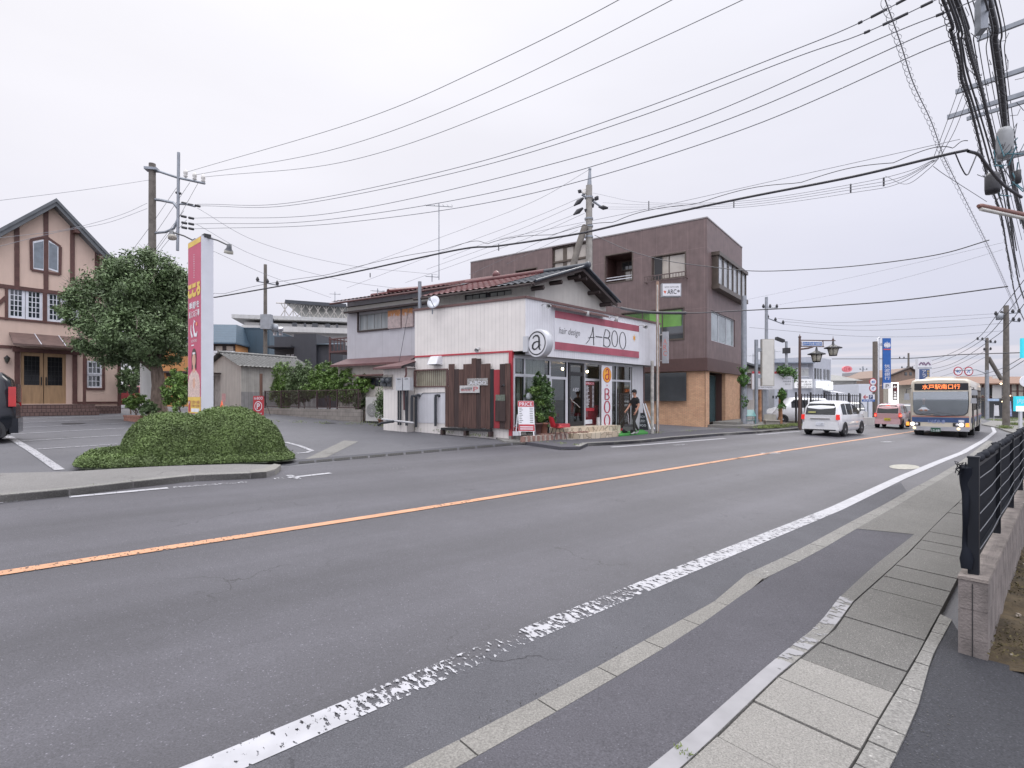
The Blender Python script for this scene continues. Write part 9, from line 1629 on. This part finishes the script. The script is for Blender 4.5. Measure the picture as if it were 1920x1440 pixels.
mc=[(345,564),(395,558),(430,553),(640,515),(860,468),(935,461),(1085,438),(1200,412),(1400,370),(1600,331),(1760,293),(1815,281)];P=pts3(mc,26,10);wire(P,.028,'heavy black lashed cable crossing the whole picture from behind the tall sign',None,name='lashed_cable',cat='cable',sleeves=((.0,.08),),sr=.075)
P2=[q_+Vector((0,0,.09+.10*abs(math.sin(i*.28))))for i,q_ in enumerate(pts3(mc,26,10)[12:])];wire(P2,.008,'thin looping wire lashed along the top of the heavy crossing cable',None,name='lashing_wire');wire([q_+Vector((0,0,.16))for q_ in pts3([(935,456),(1200,405),(1500,341),(1800,277)],21,10)],.006,'hair-thin wire just above the heavy crossing cable',None,m_wg)
wset('the four slack wires below the heavy cable at the right','slack wires at the right',[([(1112,362),(1216,380),(1400,376),(1600,345),(1700,322),(1750,300)],27,11),([(1130,380),(1216,384),(1400,380),(1600,350),(1690,332),(1752,300)],27,11),([(1138,388),(1216,388),(1400,384),(1600,355),(1680,340),(1757,300)],27,11),([(1138,392),(1216,392),(1400,388),(1600,361),(1690,342),(1765,292)],27,11)],.009,m_wg)
for k,(u,v0,v1,Y)in enumerate(((1216.5,377,394,24),(1595,345,361,14),(1657,333,349,12.6),(1376,373,389,19),(935,458,470,21),(694,512,520,24))):one(MB().tube([at(u,v0,Y),at(u,v1,Y)],.022,6),'wire_spacer',m_w,('spacer on the slack wires, the one just right of the centre pole','spacer on the slack wires, left of the pair at the right','spacer on the slack wires, right of the pair at the right','spacer on the slack wires above the brown building','small clip hanging on the heavy cable above the red roof','small clip hanging on the heavy cable above the pale wall')[k],'wire spacer')
t,p,z1=pole('utility_pole',1104.5,348,27,.19,.16,'concrete utility pole with tapered steel top rising behind the dark tiled gable',m_conc);V_=lambda u,v,Y=27:at(u,v,Y)
MB().tube([V_(1104.5,362),V_(1105,350),V_(1106,318)],[.15,.12,.06],10).tube([V_(1103.5,317),V_(1108.5,317)],.07,6).build('steel_top',m_arm,t);MB().tube([V_(1097,424,26.8),V_(1085,460,26.5),V_(1066,530,26)],.16,10).build('slanted_brace',m_dpole,t);MB().tube([V_(1109.5,440),V_(1109.5,520)],.04,6).build('conduit',m_w,t)
MB().tube([V_(1091,365),V_(1110,376),V_(1128,388)],.06,6).build('crossarm',m_arm,t);MB().lathe(V_(1095,364),[(.1,0),(.1,.1),(.06,.16),(.08,.24),(0,.28)],10).build('insulator',m_ins,t)
for a,b in(((1076,386),(1094,371)),((1075,403),(1093,390)),((1116,376),(1121,368)),((1122,388),(1140,390)),((1109,372),(1113,378)),((1085,362),(1089,356)),((1106,390),(1113,382)),((1098,398),(1101,391))):c=tuple((x+y)/2 for x,y in zip(a,b));MB().tube([V_(*a),V_(*c),V_(*b)],[.03,.13,.05],6).build('insulator',m_insb,t)
for v in(372,412,426,446):MB().lathe(V_(1104,v),[(.22,0),(.22,.08)],12).build('clamp',m_arm,t)
wset('thin wires from the centre pole down over the red roof','wires left of the centre pole',[([(1103,319),(1000,378),(840,440),(620,520)],27,40),([(1090,370),(1000,408),(860,460),(650,540)],27,38),([(1076,386),(980,428),(830,486)],27,36),([(1075,403),(980,440),(800,505)],27,36),([(1096,400),(980,450),(760,530)],27,36),([(1091,420),(1040,440),(960,478),(880,515)],27,30),([(1083,432),(1040,452),(950,495)],27,30)],.012,m_wg)
wire(pts3([(1115,441),(1180,470),(1250,489),(1330,500),(1410,508),(1500,506),(1620,497),(1760,477),(1855,450)],26.5,15),.016,'black drop cable hanging in front of the brown building top windows',None,name='drop_cable',cat='cable')
wire(pts3([(1115,566),(1200,584),(1295,587),(1400,582),(1550,574),(1700,562),(1890,537)],24,17),.022,'black cable crossing low in front of the green window towards the right',None,name='drop_cable',cat='cable',sleeves=((.1,.32),),sr=.06)
wset('the two faint birds-on-a-wire lines right of the brown building','faint lines right of the brown building',[([(1395,563),(1560,528),(1700,497),(1880,455)],30,16),([(1440,575),(1600,545),(1750,506),(1880,468)],34,16)],.006,m_wg)
for u,vt,Y,r,lab,arms,mt in((497.5,496,37,.15,'thin utility pole with small crossarms above the corrugated shed',((481,527,522,535),(492,600,512,604)),m_dpole),(1437,557,45,.17,'grey utility pole rising behind the blank sign box',((1430,577,1458,577),(1438,596,1470,608)),m_stl),(1703.5,662,90,.2,'far utility pole in front of the brick gabled house',((1686,672,1704,672),(1690,690,1712,690)),m_dpole),(1850.5,634,60,.22,'dark utility pole behind the roundels with a slanting brace',((1832,637,1852,638),(1848,642,1867,643),(1845,657,1858,656)),m_dpole),(1886.5,573,42,.24,'tall dark utility pole with a transformer at the far right',((1866,591,1890,589),(1886,588,1912,586),(1888,601,1912,603)),m_dpole),(1618,662+25,120,.2,'hazy far pole over the distant apartments',((1612,693,1626,693),),m_stl)):
 t,p,z1=pole('utility_pole',u,vt,Y,r,r*.7,lab,mt)
 for a,b,c,d in arms:
  MB().tube([at(a,b,Y),at(c,d,Y)],.05,5).build('crossarm',m_arm,t)
  for s_ in(.05,.5,.95):MB().lathe(at(a+(c-a)*s_,b+(d-b)*s_,Y),[(.07,0),(.12,.12),(.05,.3),(0,.32)],7).build('insulator',m_insb,t)
 if u==1886.5:MB().lathe(at(1874,600,Y),[(0,0),(.22,.02),(.24,.5),(0,.56)],12).build('transformer',m_stl,t)
 if u==1850.5:MB().tube([at(1853,670,Y),at(1878,712,Y)],.2,8).build('slanted_brace',m_dpole,t)
 if u==497.5:MB().box(Fr(at(500,620,Y-.3),(1,0,0)),-.35,.35,-.2,.2,.1,1.1).lathe(at(516,622,Y),[(0,0),(.2,.02),(.2,.5),(0,.55)],10).build('transformer',m_stl,t)
wset('level wires between grey pole and tall dark pole','level wires at the right',[([(1458,597),(1560,605),(1700,598),(1868,588)],45,42),([(1470,603),(1600,611),(1750,603),(1872,594)],45,42),([(1470,608),(1600,619),(1750,615),(1884,606)],45,42),([(1405,614),(1600,630),(1750,630),(1884,620)],40,42)],.02,m_wg)
wset('wires swooping down from the tall dark pole past the roundels','wires past the roundels',[([(1920,525),(1868,592),(1832,635),(1770,668),(1700,690)],30,90),([(1920,545),(1886,590),(1846,634),(1780,672),(1710,694)],30,90),([(1920,570),(1890,610),(1862,634),(1790,680),(1715,698)],30,90),([(1850,657),(1780,690),(1700,712)],60,100),([(1850,668),(1790,698),(1700,722)],60,100),([(1920,668),(1880,690),(1840,702),(1800,706)],30,60),([(1920,676),(1880,700),(1850,706)],30,60)],.028,m_w)
wire(pts3([(1560,673),(1700,672),(1800,665),(1925,661)],60,40),.04,'low dark cable passing behind the bank sign towards the far right',None,name='overhead_wire')
pn=Vector((11.86,11.8,0));t=thing('utility_pole','grey crossarms and boxes of the near utility pole at the right edge','utility pole',(pn.x,pn.y,gz(pn.x,pn.y)));MB().tube([pn+Vector((0,0,-.4)),pn+Vector((0,0,12.5))],[.19,.14],14).build('post',m_conc,t);FNp=Fr(pn,tuple(DN))
for L1,z_ in((1.78,8.56),(1.62,9.12),(1.22,10.22),(.9,7.2)):MB().box(FNp,-.9,L1,.16,.24,z_,z_+.1).build('crossarm',m_arm,t)
MB().box(FNp,-.9,1.4,.1,.16,8.36,8.44).box(FNp,.9,1.0,.15,.2,10.2,11.2).build('crossarm_brace',m_arm,t)
MB().lathe(at(1884,297,11.6),[(0,0),(.12,.02),(.15,.1),(.15,.55),(.1,.66),(0,.68)],14).build('junction_can',M('can_grey',(.30,.31,.32),.5),t);MB().lathe(at(1861,364,11),[(0,0),(.12,.02),(.13,.1),(.13,.36),(.08,.44),(0,.45)],14).build('cable_closure',m_insb,t);MB().lathe(at(1909,345,11),[(0,0),(.05,.02),(.05,.28),(0,.3)],10).build('small_closure',m_insb,t);MB().box(Fr(at(1840,60,8.6),(.3,.9,0)),-.1,.1,-.05,.05,0,.55).build('plate',m_arm,t)
t=thing('street_light','long brown and white tube street lamp on an arm below the cable bundle','street lamp',at(1880,395,10.2));a,b=at(1834,386,10),at(1950,410,10.7);MB().tube([a,a.lerp(b,.04),b],[.03,.055,.055],8).build('housing',M('lamp_housing_brown',(.17,.075,.06),.5),t);MB().tube([a+Vector((.05,0,-.06)),b+Vector((0,0,-.06))],.035,8).build('diffuser',M('diffuser_white',(.55,.54,.5),.4),t)
bd=[([(1766,-5),(1783,60),(1800,120),(1803,150),(1818,195),(1835,262),(1852,335),(1876,400),(1890,480),(1906,565),(1925,610)],7.6,.030),([(1790,-5),(1812,75),(1822,112),(1838,162),(1852,220),(1868,290),(1886,352),(1899,450),(1908,520),(1925,575)],7.9,.036),([(1782,-5),(1803,80),(1812,130),(1830,190),(1848,250),(1862,300),(1880,360),(1893,430),(1912,520)],7.7,.02),([(1852,-5),(1866,80),(1878,165),(1886,245),(1893,300),(1908,380),(1925,440)],8.0,.055),([(1864,-5),(1876,90),(1886,170),(1894,255),(1903,330),(1918,400)],8.3,.018),([(1774,-5),(1790,70),(1806,140),(1824,215),(1843,290),(1862,360),(1883,440),(1900,520)],8.2,.012),([(1812,-5),(1826,80),(1842,170),(1858,250),(1880,330),(1902,430),(1920,510)],8.4,.012),([(1822,-5),(1836,90),(1852,180),(1872,270),(1896,370),(1916,450)],8.6,.010),([(1836,-5),(1850,100),(1868,200),(1890,300),(1912,400)],8.8,.010),([(1872,-5),(1884,100),(1896,200),(1908,290),(1924,380)],9,.010),([(1776,-5),(1797,70),(1808,140),(1826,200),(1846,270),(1866,345),(1886,410),(1904,500)],7.45,.022),([(1796,-5),(1815,60),(1828,115),(1843,172),(1858,240),(1874,310),(1890,372),(1906,470)],8.1,.024),([(1846,-5),(1858,80),(1872,180),(1884,270),(1898,350),(1914,420)],7.8,.02),([(1800,20),(1820,100),(1835,150),(1860,240),(1874,300),(1896,340),(1925,420)],7.3,.014)]
for i,(p,z_,r)in enumerate(sorted(bd,key=lambda q_:q_[0][0][0])):wire(pts3(([(2079-(2079-p[0][0])*1.66,-500)]if p[0][1]<0 else[])+p,z=z_),r*.85,f'{(ORD + ["ninth", "tenth", "eleventh", "twelfth", "thirteenth", "fourteenth"])[i]} from the left of the black bundle cables where they leave the top edge' if r<.05 else 'thickest black cable in the overhead bundle at the right edge','cables of the right edge bundle' if r<.05 else None,m_w,name='overhead_cable',cat='cable')
rr_=random.Random(9)
for k,i in enumerate((0,1,3)):
 P=pts3(bd[i][0],z=bd[i][1]);Q=[]
 for a,b in zip(P,P[1:]):
  for s_ in range(3):q_=(len(Q))*.9;Q.append(a.lerp(b,s_/3)+Vector((math.cos(q_),0,math.sin(q_)))*(bd[i][2]+.03))
 wire(Q,.006,('coiled lashing wire round the leftmost bundle cable','coiled lashing wire round the second bundle cable','coiled lashing wire round the thickest bundle cable')[k],None,m_w,name='lashing_wire')
P=pts3([(1658,-5),(1688,80),(1712,155),(1746,228),(1768,290),(1790,335),(1850,455),(1880,520),(1905,580)],z=7.4);wire(P,.009,'thin straight wire carrying a coil, left of the cable bundle',None,m_wg);Q=[]
for a,b in zip(P,P[1:]):
 n_=max(6,int((b-a).length/.045))
 for s_ in range(n_):q_=len(Q)*.55;Q.append(a.lerp(b,s_/n_)+Vector((math.cos(q_)*.07,0,math.sin(q_)*.07-.05)))
wire(Q,.004,'open coil of wire spiralling round the thin wire left of the bundle',None,m_wg,name='wire_coil',cat='wire coil')
wset('the thin steep jumper wires dropping to the heavy cable end','jumper wires at the right',[([(1800,160),(1775,230),(1750,297)],10.5,10.5),([(1808,170),(1783,235),(1758,295)],10.5,10.5),([(1812,190),(1790,245),(1765,290)],10.5,10.5)],.008)
for i in range(26):
 u,v=rr_.uniform(1858,1915),rr_.uniform(255,345);a=at(u,v,11.5+rr_.uniform(-.4,.4));b=a+Vector((rr_.uniform(-.35,.35),rr_.uniform(-.3,.3),rr_.uniform(-.5,.5)));c=a.lerp(b,.5)+Vector((rr_.uniform(-.15,.15),0,-rr_.uniform(.05,.3)));tl=i%3==0
 wire([a,a.lerp(c,.6),c,c.lerp(b,.5),b],.012 if tl else .007,'teal tie cable looped in the tangle under the crossarms' if tl else 'thin black wire end in the tangle under the crossarms','teal ties in the tangle' if tl else 'black wire ends in the tangle',m_tl if tl else m_w,name='tie_wire',cat='wire')
for i in range(34):v=rr_.uniform(5,250);u=1795+v*.27+rr_.uniform(-22,70);a=at(u,v,9.5+v/120);b=a+Vector((rr_.uniform(-.12,.25),0,rr_.uniform(-.3,.3)));wire([a,a.lerp(b,.5)+Vector((.05,0,-.06)),b],.006,'short jumper wire between the bundle cables high at the right edge','short jumpers in the right edge bundle',m_w,name='jumper_wire')
wire(pts3([(1815,283),(1835,290),(1850,310),(1880,345),(1915,370)],10,11),.03,'black cable drooping from the heavy cable end into the bundle',None,name='overhead_cable',cat='cable');wire(pts3([(1790,285),(1803,315),(1813,328),(1822,312),(1835,280)],10,10.5),.012,'drip loop of black wire hanging below the heavy cable end',None);wire(pts3([(1760,297),(1740,318),(1700,345),(1660,330)],10.4,12),.006,'thin slack loop left of the jumper wires',None,m_wg);wire(pts3([(1750,312),(1775,330),(1850,378)],10.4,12),.006,'thin stay wire sloping down right under the heavy cable end',None,m_wg)
def aerial(u,vt,vb,Y,lab,n=5,wdt=.5):t=thing('tv_aerial',lab,'aerial',at(u,vb,Y));MB().tube([at(u,vb,Y),at(u,vt,Y)],.022,5).build('mast',m_arm,t);c=at(u,vt+4,Y);g=MB().tube([c+Vector((-wdt,0,0)),c+Vector((wdt,.2,0))],.018,4);[g.tube([c+Vector((-wdt+2*wdt*i/(n-1),-.25,-.06)),c+Vector((-wdt+2*wdt*i/(n-1),.25,.06))],.01,4)for i in range(n)];g.build('elements',m_arm,t)
aerial(823,381,525,24.5,'tall thin television mast on the red roof',7,.6);aerial(628,547,566,40,'small aerial just left of the old house eave',3,.35);aerial(708,541,552,27,'small aerial above the left part of the red roof',3,.3);aerial(810,514,528,26,'small aerial beside the tall television mast',3,.3);aerial(1453,655,675,48,'aerial on the pale office roof right of the blank sign',5,.5);aerial(1412,663,680,46,'aerial on the cream house roof',4,.4)
a,z=FD.uv(787,575,-.3);one(MB().tube([FD.p(a,-.3,4.8),FD.p(a,-.3,FD.uv(787,528,-.3)[1])],.07,10),'roof_pole',m_arm,'thick short grey pipe standing behind the salon parapet at left','pole')
c=at(813,567,19.8);t=thing('satellite_dish','white satellite dish on the salon parapet','satellite dish',c-Vector((0,0,.3)));d_=Vector((-.35,-.9,.3)).normalized();MB().lathe(c,[(.0,-.05),(.13,-.035),(.25,.02),(.255,.03),(.13,-.02),(0,-.035)],24,axis=tuple(d_)).build('dish',m_wwhite,t);MB().tube([c+Vector((.05,-.05,-.22)),c+d_*.32+Vector((.04,0,-.05))],.014,5).box(Fr(c+d_*.32,(1,0,0)),-.03,.05,-.03,.03,-.08,.02).tube([c-d_*.05,c+Vector((-.06,.1,-.2)),c+Vector((-.06,.1,-.42))],.025,6).build('mount',m_arm,t)
wire(pts3([(767,575),(752,660),(746,690)],22.4,21.6),.01,'thin slanting cable down the pale wall of the old house',None)
SC.name='Scene'
# ================================================================== small weeds and litter along the edges
r=np.random.default_rng(31);P=[]
for(u0_,v0_),(u1_,v1_),n_,w_,h_ in(((985,830),(1090,838),160,.08,.08),((700,799),(930,822),500,.12,.10),((680,796),(725,797),300,.3,.12),((1265,1405),(1300,1425),60,.015,.008),((1400,1100),(1470,1065),60,.015,.02),((1225,815),(1400,805),300,.1,.12),((30,932),(240,908),260,.03,.03),((500,792),(670,797),300,.1,.1)):
 a,b=G(u0_,v0_,.05),G(u1_,v1_,.05);s=r.uniform(0,1,(n_,1))**1.;c=np.array(a)*(1-s)+np.array(b)*s;c+=r.normal(0,w_,(n_,3))*np.array([1,1,0]);c[:,2]+=r.uniform(0,h_,n_)+.02;P.append(c[np.sin(s[:,0]*23)+r.normal(0,.5,n_)>.1])
for k_,Q in enumerate(P):
 if len(Q):tag(foliage('weeds',m_gr,Q,np.tile([.2,-1,.4],(len(Q),1)),(.012 if k_ in(3,4)else .03),None,loc=tuple(Q[0]),asp=.3,fold=False),('weeds at the corner kerb before the salon bed','weeds along the foot of the plank fence and pipes','weeds at the end of the block wall by the air conditioner','tiny weeds in the broken painted gutter edge','tiny weeds behind the raised near kerb','weeds along the pavement before the brown building','moss and weeds in the island kerb gutter','weeds at the foot of the block wall')[k_],'weeds',kind='stuff')
